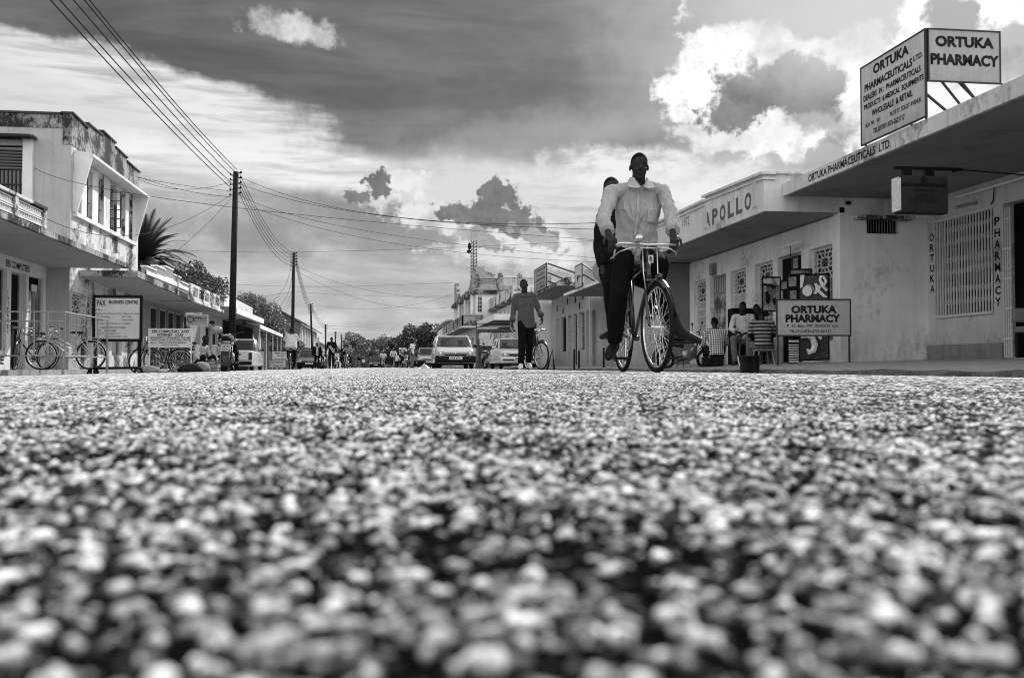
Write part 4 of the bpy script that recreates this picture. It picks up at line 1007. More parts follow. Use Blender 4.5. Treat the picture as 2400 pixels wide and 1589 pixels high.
for i, (px, py, Y, r, n, m_, lab) in enumerate(((600, 735, 84, 2.0, 5200, leaf_p, 'sunlit pale tree right behind the white upper wall'),
        (625, 758, 88, 1.8, 4400, leaf_p, 'sunlit pale tree in the middle of the clump above the verandah'),
        (655, 785, 92, 1.7, 3600, leaf_p, 'low pale tree left of the gabled house'),
        (668, 815, 95, 1.6, 3000, leaf_m, 'small shrubby tree behind the cyclist in the loose white shirt'),
        (456, 668, 58, 1.7, 3600, leaf_m, 'leafy tree top above the stepped canopy parapet'),
        (494, 672, 60, 1.2, 800, leaf_m, 'thin twiggy tree top over the panelled balustrade'),
        (745, 858, 110, 1.0, 700, leaf_m, 'small bush behind the standing men in the middle distance'))):
    p = PY(px, py, Y); tree('broadleaf_tree', lab, p.x, Y, -.2, max(p.z, .8), r, n, .105, m_, 51 + i, .7)
# date palm
pc = PY(335, 606, 46); T = thing('palm_tree', 'feathery date palm behind the two-storey building on the left', 'palm', (pc.x, 46, -.2))
MB().tube([(pc.x, 46, -.2), (pc.x, 46, pc.z - .3)], [.28, .24], 10).build('trunk', bark, T)
rnd = random.Random(5); b = MB(); vs = []; fs = []
for k in range(170):
    a = k * 2.4; e0 = rnd.uniform(-.35, 1.35); L = rnd.uniform(1.9, 2.7); d = V((math.cos(a) * math.cos(e0), math.sin(a) * math.cos(e0), math.sin(e0)))
    p = V((pc.x, 46, pc.z - .15)); prev = p; side = d.cross(Z_).normalized() if abs(d.z) < .98 else X_; seg = 24
    for i in range(seg):
        d = (d + V((0, 0, -.052))).normalized(); q = p + d * (L / seg)
        u = i / seg; lw = .42 * math.sin(PI * (.12 + .86 * u)) + .05
        for s_ in (-1, 1):
            for f_ in (0, .33, .66):
                o = p.lerp(q, f_); tip = o + side * s_ * lw * .55 + d * lw * .9 + V((0, 0, -.10 * lw)); n_ = len(vs); vs += [o - d * .014, o + d * .022, tip]; fs.append((n_, n_ + 1, n_ + 2))
        n_ = len(vs); vs += [p + side * .015, p - side * .015, q - side * .012, q + side * .012]; fs.append((n_, n_ + 1, n_ + 2, n_ + 3)); p = q
b.add(vs, fs); b.build('fronds', leaf_d, T)
# hills closing the street, distance haze put into their pale tones
def hill(pts, Y, mat, seed):
    b = MB(); vs = []; fs = []; n = 120
    for i in range(n + 1):
        u = i / n; x = pts[0][0] + (pts[-1][0] - pts[0][0]) * u; z = np.interp(x, [p[0] for p in pts], [p[1] for p in pts])
        z += 1.6 * mnoise.fractal((x * .08, seed, 0), 1, 2, 5) * (Y / 350)
        for k in range(9):
            f = k / 8; vs.append((x, Y + f * 60, -.3 + (z + .3) * math.sin(f * PI / 2) + (mnoise.noise((x * .2, f * 4, seed)) * .8 if 0 < k else 0)))
    for i in range(n):
        for k in range(8): fs.append((i * 9 + k, (i + 1) * 9 + k, (i + 1) * 9 + k + 1, i * 9 + k + 1))
    o = b.add(vs, fs).build('hill', mat, None, True); o['kind'] = 'structure'
hm = plain('bushy hillside', .13, .95, 0, .5, .35, .8)
hill([(-60, 2), (-30, 6.5), (-15, 9.0), (0, 9.5), (14, 8), (40, 5), (90, 2)], 350, hm, 3)
hill([(-40, 1), (-26, 4.2), (-10, 4.8), (4, 4.6), (20, 3), (50, 2)], 270, leafmat('hedge', .10), 8)
rw = MB(); rnd = random.Random(9); vs = []; fs = []
for i in range(9000):
    x = rnd.uniform(-36, 20); z = rnd.uniform(0, 1) ** .8 * (4.6 + 1.6 * mnoise.noise((x * .25, 0, 0))); y = 268 + rnd.uniform(-2, 4) - z * .2
    u = V((rnd.gauss(0, 1), rnd.gauss(0, .5), rnd.gauss(0, 1))).normalized(); w_ = V((-u.z, 0, u.x)).normalized(); s = rnd.uniform(.2, .45); k = len(vs)
    p = V((x, y, z)); vs += [p - u * s, p + w_ * s * .6, p + u * s, p - w_ * s * .6]; fs.append((k, k + 1, k + 2, k + 3))
o = rw.add(vs, fs).build('distant_scrub', leafmat('far scrub leaves', .10)); tag(o, 'mass of scrub filling the far end of the street', 'scrub', kind='stuff')

# ------------------------------------------------------------------ signs
ink = plain('faded sign ink', .04, .8, 0, .8, 9)
def street_sign(name, lab, o, u, W, H, zb, lines, frame_m, board_m, posts, fr=.03, cat='sign', bold=.02, bold_lines=(), extra=None, behind=False):
    """upright board; o = lower-left ground point, u = direction of the text"""
    o, u = V(o), V(u).normalized(); n = u.cross(Z_); T = thing(name, lab, cat, tuple(o))
    bz = o + Z_ * zb
    def bxx(m_, a0, a1, c0, c1, d0, d1):
        P = lambda a, c, d: bz + u * a + Z_ * c + n * d
        m_.hexa([P(a0, c0, d1), P(a1, c0, d1), P(a1, c0, d0), P(a0, c0, d0), P(a0, c1, d1), P(a1, c1, d1), P(a1, c1, d0), P(a0, c1, d0)])
    m = MB(); bxx(m, 0, W, 0, H, -.012, 0); bd = m.build('board', board_m, T)
    m = MB()
    for a in ((-fr, 0, -fr, H + fr), (W, W + fr, -fr, H + fr), (0, W, -fr, 0), (0, W, H, H + fr)): bxx(m, a[0], a[1], a[2], a[3], -.02, .012)
    m.build('frame', frame_m, T)
    for (a, z0) in posts:
        m = MB(); bxx(m, a - fr * .6, a + fr * .6, z0 - zb, H if a > 0 else H, -.05, -.021); m.build('post', frame_m, T)
    lt = MB()
    for (s_, a, c, w_, h_, bo) in lines: lt.text(s_, bz + u * (a * W) + Z_ * (c * H), u, Z_, w_ * W, h_ * H, bo, .006)
    if extra: extra(lt, bz, u, W, H)
    lt.build('lettering', ink, T); return T
# PAX board
A = PY(222, 880, 25.5); B = PY(326, 880, 25.5); zt = PY(222, 698, 25.5).z; zb = PY(222, 794, 25.5).z
W = B.x - A.x
street_sign('notice_board', 'black-framed PAX BUSINESS CENTRE board standing by the railing', (A.x, 25.5, -.2), X_, W, zt - zb, zb + .2,
    [('PAX', .03, .80, .20, .15, .02), ('BUSINESS CENTRE', .30, .855, .66, .085, .03), ('Offers:', .02, .69, .13, .04, 0), ('Typing and printing: Colour, Black and white', .01, .59, .97, .05, 0),
     ('Photocopying', .03, .51, .29, .05, 0), ('-   Scanning', .53, .52, .28, .05, 0), ('Binding', .03, .43, .15, .05, 0), ('-   Laminating', .53, .44, .31, .05, 0), ('All types of stationery are available', .02, .35, .77, .05, 0),
     ('-   Ladies shoes and clothes', .06, .26, .62, .05, 0), ('Tel:     0776944663', .05, .18, .42, .045, 0), ('Email:  business@gmail.com', .05, .11, .52, .045, 0), ('Open from Mon - Sat', .21, .03, .5, .055, 0)],
    black, plaster('notice board paint', .62, .3, .7, .9, .1, .1), [(.0, 0), (W, 0)], .07)
# EBS sign
A = PY(349, 870, 27); B = PY(447, 870, 27); zt = PY(349, 772, 27).z; zb = PY(349, 812, 27).z; W = B.x - A.x
street_sign('shop_sign', 'white EBS COMPUTERS AND INTERNET CAFE board on two thin posts', (A.x, 27, -.2), X_, W, zt - zb, zb + .2,
    [('EBS COMPUTERS  AND', .07, .80, .88, .16, .02), ('INTERNET   CAFE', .19, .61, .62, .15, .02), ('SPECIALISTS IN : REPAIR MUSIC FOR HIRE', .03, .46, .95, .11, .01), ('VIDEO COVERAGE, SECRETARIAL SERVICE', .03, .32, .96, .11, .01),
     ('FAXING SCANNING BINDING', .23, .18, .64, .10, .01), ('PHOTOCOPYING', .30, .04, .40, .09, .01), ('<---', .04, .17, .14, .09, .03)], steel, board_w, [(0, 0), (W, 0)], .025)
# JAFLO hanging sign
A = PY(439, 762, 41); B = PY(486, 762, 41); zt = PY(439, 739, 41).z; zb = PY(439, 762, 41).z; W = B.x - A.x
def jl(lt, bz, u, W, H): lt.ring(bz + u * (W * .15) + Z_ * (H * .6) + V((0, -.01, 0)), (0, 1, 0), .12, .015, 16, 4)
street_sign('hanging_sign', 'small grey JAFLO sign hanging under the panelled balustrade', (A.x, 41, 0), X_, W, zt - zb, zb, [('JAFLO', .28, .55, .66, .28, .03), ('HAIR SALON', .3, .38, .6, .1, 0)], steel, board_g, [], .03, extra=jl)
# salon / restaurant signs far left
A = PY(636, 860, 62); W = 1.0
street_sign('shop_sign', 'white MAMA SALON board on the verge, upper of a close pair', (A.x + .05, 62, -.15), X_, W, .55, .62, [('MAMA STYLES', .15, .7, .7, .2, .02), ('SALON', .3, .42, .4, .2, .02), ('--->', .72, .42, .2, .16, .03), ('You Are Welcome', .12, .12, .76, .16, .01)], steel_d, board_w, [(.05, 0), (W - .05, 0)], .025)
street_sign('shop_sign', 'lower white RESTAURANT board just in front of the salon board', (A.x - .05, 61.4, -.15), X_, .95, .42, .2, [('RESTAURANT', .06, .6, .88, .26, .02), ('<---', .06, .25, .2, .14, .03), ('Meals & Drinks', .3, .15, .6, .2, .01)], steel_d, board_w, [(.05, 0), (.9, 0)], .025)
# pharmacy roof boards
z0, z1 = PX(2028, 332, 7.5).z - .05, 4.69; ya_, yb_ = PX(2025, 240, 7.5).y, PX(2175, 180, 7.5).y
H = z1 - z0; W = ya_ - yb_
bw2 = plaster('roof board paint', .60, .18, .62, .80, .5, .2, 1.5)
def braces(T, pts, r=.02):
    m = MB()
    for a, b_ in pts: m.tube([a, b_], r, 6)
    m.build('brace', steel_d, T)
T = street_sign('roof_sign', 'large ORTUKA PHARMACEUTICALS dealers board facing the street on the pharmacy canopy', (7.46, ya_, 3.47), -Y_, W, H, z0 - 3.47,
    [('ORTUKA', .21, .83, .56, .125, .035), ('PHARMACEUTICALS', .06, .665, .76, .095, .03), ('LTD.', .84, .705, .13, .06, .02), ('DEALERS  IN :  PHARMACEUTICALS', .04, .545, .90, .075, .025), ('PRODUCTS  & MEDICAL  EQUIPMENTS', .05, .42, .93, .08, .025),
     ('WHOLESALE  & RETAIL', .18, .305, .64, .08, .025), ('BOX 797,   SRT.', .07, .19, .26, .055, .015), ('PLOT 57  SOLOT AVENUE', .48, .19, .46, .055, .015), ('TEL.077/071/075-2621717', .20, .075, .5, .065, .015)], steel_d, bw2, [(.05, 0), (W - .05, 0)], .018)
braces(T, [((7.5, ya_ - .1, 4.5), (8.6, ya_ - .1, 3.47)), ((7.5, yb_ + .1, 4.5), (8.6, yb_ + .1, 3.47)), ((7.5, yb_ + .3, 4.0), (8.0, yb_ + .1, 3.47))])
xw = PY(2339, 130, yb_).x; zb2 = PY(2200, 190, yb_ - .02).z
T = street_sign('roof_sign', 'grey ORTUKA PHARMACY board on the canopy facing the camera', (7.50, yb_ - .03, 3.47), X_, xw - 7.5, z1 - zb2, zb2 - 3.47,
    [('ORTUKA', .09, .67, .83, .215, .045), ('PHARMACY', .02, .31, .97, .225, .045)], steel_d, board_g, [], .018)
braces(T, [((8.0, yb_ + .0, zb2), (8.35, yb_ - .1, 3.47)), ((8.6, yb_ - .0, zb2), (8.62, yb_ - .1, 3.47)), ((7.7, yb_, zb2), (8.1, yb_ - .05, 3.47))], .018)
# hanging pharmacy sign (light box)
Yh = 12.8; a = PY(2106, 410, Yh); b_ = PY(2224, 502, Yh)
T = thing('hanging_sign', 'dark rounded ORTUKA light box hanging from a bar under the pharmacy canopy', 'sign', (a.x, Yh, b_.z))
MB().box(a.x, b_.x, Yh, Yh + .16, b_.z, a.z).build('box', plaster('light box panel', .035, .02, .5, .8, .2, .1), T, bevel=.03)
lt = MB(); W, H = b_.x - a.x, a.z - b_.z
for s_, x, y, w_, h_, bo in (('ORTUKA PHARMACEUTICALS LTD.', .05, .70, .9, .09, .04), ('WHOLESALE & RETAIL', .27, .585, .5, .05, .01), ('Plot 57 Solot Avenue', .36, .46, .32, .045, 0), ('P.O. Box 797 Soroti, Uganda', .28, .40, .48, .045, 0), ('Mobile: 0772 621717', .24, .34, .54, .04, 0), ('Email: ortukapharm@yahoo.com', .24, .28, .54, .04, 0)):
    lt.text(s_, (a.x + x * W, Yh, b_.z + y * H), X_, Z_, w_ * W, h_ * H, bo, .005)
lt.ring((a.x + .5 * W, Yh - .005, b_.z + .88 * H), (0, 1, 0), .045, .006, 20, 4); lt.ell((a.x + .5 * W, Yh - .004, b_.z + .88 * H), (.02, .003, .03), 8, 6); lt.build('lettering', void, T)
m = MB(); m.box(a.x - .012, a.x, Yh - .01, Yh + .17, b_.z + .03, a.z - .03); m.box(a.x - .01, a.x + .03, Yh - .006, Yh - .001, b_.z + .04, a.z - .04); m.build('trim', steel, T)
m = MB(); m.box(a.x - .02, b_.x + .25, Yh + .05, Yh + .10, a.z + .09, a.z + .13)
for q in (.2, .65): m.box(a.x + q * W - .05, a.x + q * W + .08, Yh + .05, Yh + .11, a.z - .01, a.z + .09)
m.tube([(b_.x + .12, Yh + .08, a.z + .08), (b_.x + .36, Yh + .3, a.z + .15)], .016, 6); m.tube([(b_.x + .25, Yh + .08, a.z + .11), (10.38, Yh + .6, a.z + .12)], .009, 6); m.build('bracket', black, T)
# standing pharmacy sign
Yq = 17.0; q0, q1, q2, q3 = PY(1822, 704, Yq), PY(1991, 696, Yq - .2), PY(1826, 785, Yq), PY(1993, 776, Yq - .2)
u = (q1 - q0); u.z = 0; W = u.length; u.normalize(); H = q0.z - q2.z
T = street_sign('shop_sign', 'white ORTUKA PHARMACY board with box number on two posts on the pavement', (q0.x, q0.y, .07), u, W, H, q2.z - .07,
    [('ORTUKA', .19, .62, .63, .23, .05), ('PHARMACY', .11, .36, .76, .23, .05), ('P . O. Box  797  SOROTI  (U)', .13, .20, .70, .10, .015), ('TEL.0712-0752-0772 621717', .16, .07, .58, .075, .02)], steel_d, board_g, [(.01, 0), (W, 0)], .025)
# roof signs farther down
A, B = PX(1253, 650, 6.9), PX(1281, 650, 6.9)
T = street_sign('roof_sign', 'tall faded hand-lettered board propped on the blackened canopy', (6.9, A.y, 3.4), -Y_, A.y - B.y, 4.33 - 3.36, -.04, [('KIWENDE', .1, .82, .8, .12, 0), ('TRADERS', .15, .62, .7, .12, 0), ('HARDWARE', .1, .42, .8, .12, 0), ('& GEN.', .2, .24, .6, .1, 0), ('STORES', .15, .06, .7, .12, 0)], black, board_g, [], .03)
braces(T, [((6.95, B.y, 4.33), (9.2, B.y - 1.2, 3.4)), ((6.95, B.y, 3.95), (8.2, B.y - .4, 3.4)), ((6.95, B.y, 3.6), (7.5, B.y, 3.4))], .03)
A, B = PX(1348, 650, 7.1), PX(1364, 650, 7.1)
T = street_sign('roof_sign', 'small pale board with faint initials on the nearer white-edged canopy', (7.1, A.y, 2.9), -Y_, A.y - B.y, .78, .0, [('P', .3, .3, .4, .25, .02)], black, board_w, [], .03)
braces(T, [((7.15, B.y, 3.65), (7.9, B.y - .9, 2.95)), ((7.15, B.y, 3.3), (7.6, B.y - .4, 2.95))], .025)

# ------------------------------------------------------------------ railing, barrier, sacks on the left
gal = plain('worn galvanised pipe', .35, .4, .6, .3, 14)
T = thing('railing', 'waist-high pipe railing round the corner of the raised pavement at far left', 'railing', (-8.3, 20, -.19))
Yr = 20.5
def rp(px, py, Y=Yr): return PY(px, py, Y)
m = MB(); ed = PY(152, 730, Yr); 
for py in (731, 753, 834): m.tube([(-13, Yr, rp(100, py).z), (ed.x, Yr, rp(100, py).z)], .016, 6)
for px in (10, 52, 80, 112, 139, 152): m.tube([rp(px, 731 if px != 139 else 753), rp(px, 834)], .017, 6)
e2 = PX(186, 737, ed.x + .12); y2 = 23.6
for py in (731, 834): z = rp(100, py).z; m.tube([(ed.x, Yr, z), (ed.x + .0, y2, z)], .016, 6)
for k in range(1, 5): yy_ = Yr + (y2 - Yr) * k / 4; m.tube([(ed.x, yy_, rp(100, 731).z), (ed.x, yy_, rp(100, 834).z)], .015, 6)
for px in (148,): m.tube([rp(px, 834), (rp(px, 834).x, Yr, -.19)], .03, 6)
m.tube([(ed.x, y2, rp(100, 834).z), (ed.x, y2, -.19)], .025, 6); m.build('rails', gal, T)
T = thing('barrier', 'low black pipe barrier on splayed feet below the PAX board', 'barrier', (-6.8, 24.6, -.17))
m = MB(); a, b_ = PY(218, 863, 24.6), PY(322, 862, 24.6); m.tube([a, b_], .03, 8)
for px, px2 in ((212, 198), (212, 210), (226, 227), (318, 318), (330, 332)): p, q = PY(px, 863, 24.6), PY(px2, 882, 24.6); m.tube([p, (q.x, 24.6 + (.15 if px2 != px else -.1), -.17)], .03, 8)
m.tube([b_, PY(332, 864, 24.6)], .03, 8); m.build('pipes', black, T)
sack = plain('bulging sack cloth', .22, .95, 0, .4, 10, .6)
for i, (px, Y, rx, rz_, lab) in enumerate(((446, 24.5, .30, .16, 'flattened dark sack at the foot of the EBS board'), (470, 25.5, .24, .18, 'pale lumpy sack beside the flattened one'), (348, 25.0, .28, .13, 'low dark bundle near the foot of the PAX board'), (420, 26, .2, .12, 'small bundle between the EBS board posts'))):
    p = PY(px, 870, Y); m = MB(); m.ell((p.x, Y, -.13 + rz_ * .7), (rx, .2, rz_), 16, 10); o = m.build('sack', sack if i else plain('dark sack', .05, .9, 0, .4, 10, .5), None, True)
    for v in o.data.vertices: v.co += v.co.normalized() * 0 + V((mnoise.noise(v.co * 9), mnoise.noise(v.co * 9 + V((5, 0, 0))), mnoise.noise(v.co * 9 + V((0, 7, 0))))) * .035
    tag(o, lab, 'sack')
# crates/boxes
def crate(lab, px0, px1, py0, Y, mat, z0=-.15, d=.4, name='crate', slats=True):
    a, b_ = PY(px0, py0, Y), PY(px1, py0, Y); T = thing(name, lab, name, ((a.x + b_.x) / 2, Y, z0)); zt = a.z; m = MB()
    if slats:
        n = 4; h = (zt - z0)
        for i in range(n):
            for yy_ in (Y, Y + d - .02): m.box(a.x, b_.x, yy_, yy_ + .02, z0 + h * i / n + .01, z0 + h * (i + 1) / n - .012)
            for xx_ in (a.x, b_.x - .02): m.box(xx_, xx_ + .02, Y + .02, Y + d - .02, z0 + h * i / n + .01, z0 + h * (i + 1) / n - .012)
        m.box(a.x + .02, b_.x - .02, Y + .02, Y + d - .02, z0 + .02, zt - .02)
    else: m.box(a.x, b_.x, Y, Y + d, z0, zt)
    m.build('body', mat, T); return T
crate('wooden box stall on the left verge in front of the two seated men', 462, 510, 846, 26.0, wood, -.15, .5)
crate('dark box the man in the checked shirt sits on', 1657, 1698, 836, 20.6, plain('dark wood', .03, .8, 0, .3, 6, .3), .03, .4, 'box')
# bucket
T = thing('bucket', 'black plastic basin with a turned rim standing at the right kerb', 'bucket', (0, 0, 0), world=False)
Yb = 15.0; p = PY(1757, 874, Yb); T.location = (p.x, Yb, -.075); rr = (PY(1783, 850, Yb).x - PY(1731, 850, Yb).x) / 2; hz = PY(1757, 833, Yb).z + .075
m = MB(); N = 28
prf = [(0, 0), (rr * .72, 0), (rr * .78, .01), (rr * .93, hz * .93), (rr * 1.05, hz * .95), (rr * 1.06, hz), (rr * .97, hz), (rr * .75, .04), (0, .04)]
vs = [(q * math.cos(2 * PI * i / N), q * math.sin(2 * PI * i / N), z) for q, z in prf for i in range(N)]
m.add(vs, [(j * N + i, j * N + (i + 1) % N, (j + 1) * N + (i + 1) % N, (j + 1) * N + i) for j in range(len(prf) - 1) for i in range(N)])
m.build('body', plain('black plastic', .02, .35, 0, .2, 8), T, True, weld=True)
m = MB(); m.tube([(-rr * 1.05, 0, hz * .95), (-rr * 1.1, -.05, hz * .7), (-rr * 1.05, -.08, hz * .45)], .008, 6); m.build('handle', steel, T)
# loose gravel along both kerbs
rnd = random.Random(12); b = MB(); vs = []; fs = []
for i in range(2600):
    y = 4 + 40 * rnd.random() ** 1.6; lft = rnd.random() < .45; x = (XL + .15 - abs(rnd.gauss(0, .5))) if lft else (5.9 - abs(rnd.gauss(0, .12))); z = -.15 if lft else crown1(x) - .03; s_ = rnd.uniform(.006, .022)
    k = len(vs); o_ = [V((rnd.uniform(.6, 1) * a, rnd.uniform(.6, 1) * c, rnd.uniform(.4, .8) * d)) * s_ for a, c, d in ((1, 0, .2), (0, 1, .2), (-1, 0, .2), (0, -1, .2), (.1, 0, 1.2), (0, 0, -.8))]
    vs += [V((x, y, z + .02)) + q for q in o_]; fs += [(k, k + 1, k + 4), (k + 1, k + 2, k + 4), (k + 2, k + 3, k + 4), (k + 3, k, k + 4), (k, k + 3, k + 5), (k + 1, k, k + 5), (k + 2, k + 1, k + 5), (k + 3, k + 2, k + 5)]
o = b.add(vs, fs).build('gravel', plain('loose stone', .28, .9, 0, .4, 9)); tag(o, 'loose gravel scattered along both road edges', 'gravel', kind='stuff')
# weeds along the right kerb
rnd = random.Random(3); b = MB(); vs = []; fs = []
for i in range(1500):
    y = rnd.uniform(7, 26); x = 6.0 + rnd.gauss(0, .06); h = rnd.uniform(.03, .11) * (2.2 if rnd.random() < .04 else 1); a = rnd.uniform(0, 2 * PI); l = rnd.uniform(0, .5) * h; n_ = len(vs)
    p = V((x, y, -.10)); t_ = p + V((math.cos(a) * l, math.sin(a) * l, h + .05)); s_ = V((-math.sin(a), math.cos(a), 0)) * .004; vs += [p - s_, p + s_, t_]; fs.append((n_, n_ + 1, n_ + 2))
o = b.add(vs, fs).build('weeds', leafmat('dry grass', .12)); tag(o, 'thin dry grass growing along the right kerb', 'grass', kind='stuff')
kb = MB(); rnd = random.Random(8)
k_ = plaster('broken kerb concrete', .17, .04, .45, .6, .3, .9, 3)
strip('kerb', [5.93, 5.965, 6.03, 6.12], [-.13, -.035, -.004, .0065], 3, 120, k_, 300, .02)
# litter in the road, stones
m = MB(); p = PY(993, 862, 34); 
m.add([(p.x - .13, 34, .0), (p.x + .15, 34, .0), (p.x + .05, 34.1, .15), (p.x + .02, 33.9, .20), (p.x - .06, 34.2, .07), (p.x + .22, 34.1, .04), (p.x - .2, 33.9, .03)], [(0, 1, 3), (1, 2, 3), (0, 3, 4), (1, 5, 2), (0, 4, 6), (2, 4, 3)])
tag(m.build('litter', plain('white plastic bag', .85, .5, 0, .05)), 'crumpled white plastic bag lying on the road before the parked cars', 'litter')
# bollard pipes in front of the right-hand shops
for i, (px0, py0, px1, py1, Y, lab) in enumerate(((1346, 818, 1346, 858, 30, 'short black pipe bollard, tallest of those before the shuttered windows'), (1357, 822, 1357, 857, 31, 'thin black pipe bollard just right of the tallest'), (1415, 815, 1415, 858, 29, 'lone black pipe bollard before the white pier'))):
    a, b_ = PY(px0, py0, Y), PY(px1, py1, Y); o = MB().tube([a, (b_.x, Y, -.02)], .03, 8).build('bollard', black); tag(o, lab, 'bollard')
T = thing('bike_rack', 'bent black pipe rack behind the walking man near the right kerb', 'rack', (5, 28, 0))
m = MB(); m.tube([(PY(1281, 862, 26).x, 26, -.05), PY(1295, 820, 26), (PY(1299, 860, 26).x, 26, -.05)], .03, 8); m.build('pipe', black, T)
# clothes stall
T = thing('clothes_stall', 'covered stall frame with a rail of hanging shirts under the white canopy', 'stall', (6.5, 57.5, 0))
Ys = 57.5; x0, x1 = PY(1120, 800, Ys).x, PY(1209, 800, Ys).x; zr = PY(1120, 779, Ys).z
m = MB()
for x in (x0 - .1, x1 + .1): m.tube([(x, Ys, -.05), (x, Ys, 2.6)], .035, 6)
m.tube([(x0 - .1, Ys, zr + .02), (x1 + .1, Ys, zr + .02)], .02, 6); m.tube([(x0 - .1, Ys, 2.58), (x1 + .1, Ys, 2.58)], .025, 6); m.build('frame', steel_d, T)
MB().box(x0 + .05, x1 + .3, Ys + .9, Ys + .95, 0, 2.3).build('backdrop', cloth('stall shade sheet', .09, .0, .5), T)  # added dark sheet, the stall interior's shade put into its colour
MB().hexa([(x0 + .6, Ys - .3, 2.36), (x1 + .1, Ys - .3, 2.40), (x1 + .1, Ys, 2.42), (x0 + .6, Ys, 2.38), (x0 + .6, Ys - .3, 2.42), (x1 + .1, Ys - .3, 2.46), (x1 + .1, Ys, 2.48), (x0 + .6, Ys, 2.44)]).build('strip', grey_w, T)
tones = (.55, .60, .66, .25, .30, .5, .35, .68, .62, .4)
labs = ('leftmost pale shirt on the stall rail', 'second pale shirt from the left on the stall rail', 'third shirt from the left, light, on the stall rail', 'dark grey shirt left of the checked one', 'checked shirt in the middle of the stall rail', 'light shirt right of the checked one', 'mid grey shirt third from the right end of the rail', 'broad white shirt hung facing out near the rail end', 'narrow white shirt at the right end of the rail', 'shirt')
n = 9
for i in range(n):
    x = x0 + .25 + (x1 - x0 - .4) * i / (n - 1); wd = .42 if i == 7 else .2; m = MB(); zt = zr
    pts = [(x - .05, Ys, zt), (x + .05, Ys, zt), (x + wd, Ys - .02, zt - .1), (x + wd + .02, Ys - .03, zt - .38), (x + wd * .75, Ys, zt - .36), (x + wd * .7, Ys + .0, zt - .78), (x - wd * .7, Ys, zt - .78), (x - wd * .75, Ys, zt - .36), (x - wd - .02, Ys - .03, zt - .38), (x - wd, Ys - .02, zt - .1)]
    m.poly(pts, (0, .05, 0)); o = m.build('hanging_shirt', cloth('shirt tone %d' % i, tones[i]) if i != 4 else checks('checked shirt', .1, .6, 9)); tag(o, labs[i], 'shirt', 'shirts hanging on the stall rail'); o.location.y = .004 * i - .05
# picture boards at the painted-parapet shop
def board(lab, pts, Y, mat, cat='picture', deco=None):
    P = [PY(x, y, Y) for x, y in pts]; T = thing('picture_board', lab, cat, tuple(P[0])); MB().poly(P, (0, .04, 0)).build('panel', mat, T)
    if deco: deco(T)
    m = MB()
    for i in range(4): m.tube([P[i], P[(i + 1) % 4]], .018, 4)
    m.build('frame', black, T); return T
pic = [plaster('picture paint %d' % i, .45, .05, .40 + .04 * i, .58, .1, .9, 3 + i) for i in range(4)]
def deco1(T):
    m = MB(); Y = 18.22
    for (x, y, rx, ry) in ((1800, 700, 6, 14), (1797, 688, 4, 5), (1816, 706, 5, 9), (1803, 668, 9, 3), (1812, 672, 8, 3), (1793, 667, 6, 3)):
        p = PY(x, y, Y); m.ell(p, (rx * Y / FPX, .006, ry * Y / FPX), 10, 6)
    m.build('painting', void, T)
board('tall framed landscape painting of trees and figures leaning by the shop door', [(1787, 729), (1829, 729), (1829, 650), (1787, 650)], 18.25, pic[0], deco=deco1)
board('small pale painting to the right of the tall landscape', [(1828, 680), (1846, 678), (1846, 656), (1828, 660)], 18.3, pic[1])
board('small framed painting high between landscape and big panel', [(1846, 674), (1868, 672), (1868, 646), (1846, 648)], 18.3, pic[2])
board('narrow dark painting below the high small one', [(1849, 715), (1868, 715), (1868, 678), (1849, 680)], 18.32, pic[3])
board('long narrow patterned strip picture over the big panel', [(1852, 644), (1902, 642), (1902, 631), (1852, 632)], 18.32, pic[0])
board('pale portrait poster in the open shop doorway', [(1856, 632), (1872, 630), (1872, 600), (1856, 604)], 18.6, pic[2])
def big(T):
    Y = 18.16; s_ = Y / FPX; m = MB()
    def poly(pts): m.poly([PY(x, y, Y) for x, y in pts], (0, .01, 0))
    poly([(1876, 645), (1886, 645), (1881, 672), (1876, 676)])
    c = PY(1892, 682, Y); m.add([c] + [c + V((math.cos(a) * 13 * s_, 0, math.sin(a) * 13 * s_)) for a in [2 * PI * i / 28 for i in range(28)]], [(0, i + 1, (i + 1) % 28 + 1) for i in range(28)])
    m.ring(c + V((.02, -.0, -.01)), (0, 1, 0), 15.5 * s_, .006, 28, 4, -1.2, 1.2)
    poly([(1909, 664), (1914, 664), (1918, 670), (1921, 668), (1924, 674), (1921, 679), (1940, 697), (1930, 697), (1916, 684), (1913, 690), (1909, 688), (1912, 678)])
    m.tube([PY(x, y, Y) for x, y in ((1924, 660), (1932, 668), (1936, 660), (1930, 649), (1924, 648), (1922, 656), (1927, 670), (1938, 681))], .028, 6)
    m.tube([PY(x, y, Y) for x, y in ((1878, 790), (1892, 786), (1904, 792), (1910, 808), (1906, 822), (1896, 826), (1891, 818))], [.03, .05, .06, .065, .06, .05, .02], 6)
    poly([(1908, 780), (1926, 780), (1928, 786), (1924, 798)])
    m.build('painted_lettering', plain('sign white', .8, .6, 0, .05), T)
board('big dark painted panel with white disc and bold curved lettering beside the shop window', [(1872, 845), (1942, 842), (1942, 642), (1872, 645)], 18.2, plaster('dark panel paint', .09, .2, .55, .7, .2, .6, 3), 'sign', big)
T = thing('shelf_unit', 'narrow dark display cabinet with slatted base behind the standing pharmacy sign', 'cabinet', (PY(1850, 850, 18.1).x, 18.1, .12))
a, b_ = PY(1849, 850, 18.1), PY(1869, 780, 18.1); m = MB(); m.box(a.x, b_.x, 18.1, 18.15, .12, 1.2)
m.build('back', void, T); m = MB()
for i in range(8): m.box(a.x, b_.x, 18.05, 18.1, .14 + i * .045, .165 + i * .045)
m.box(a.x, b_.x, 18.03, 18.1, .52, .56); m.build('slats', steel, T)
T = thing('speaker_cabinet', 'wide black box behind the seated men at the shop window', 'box', (PY(1720, 850, 22).x, 22, .1))
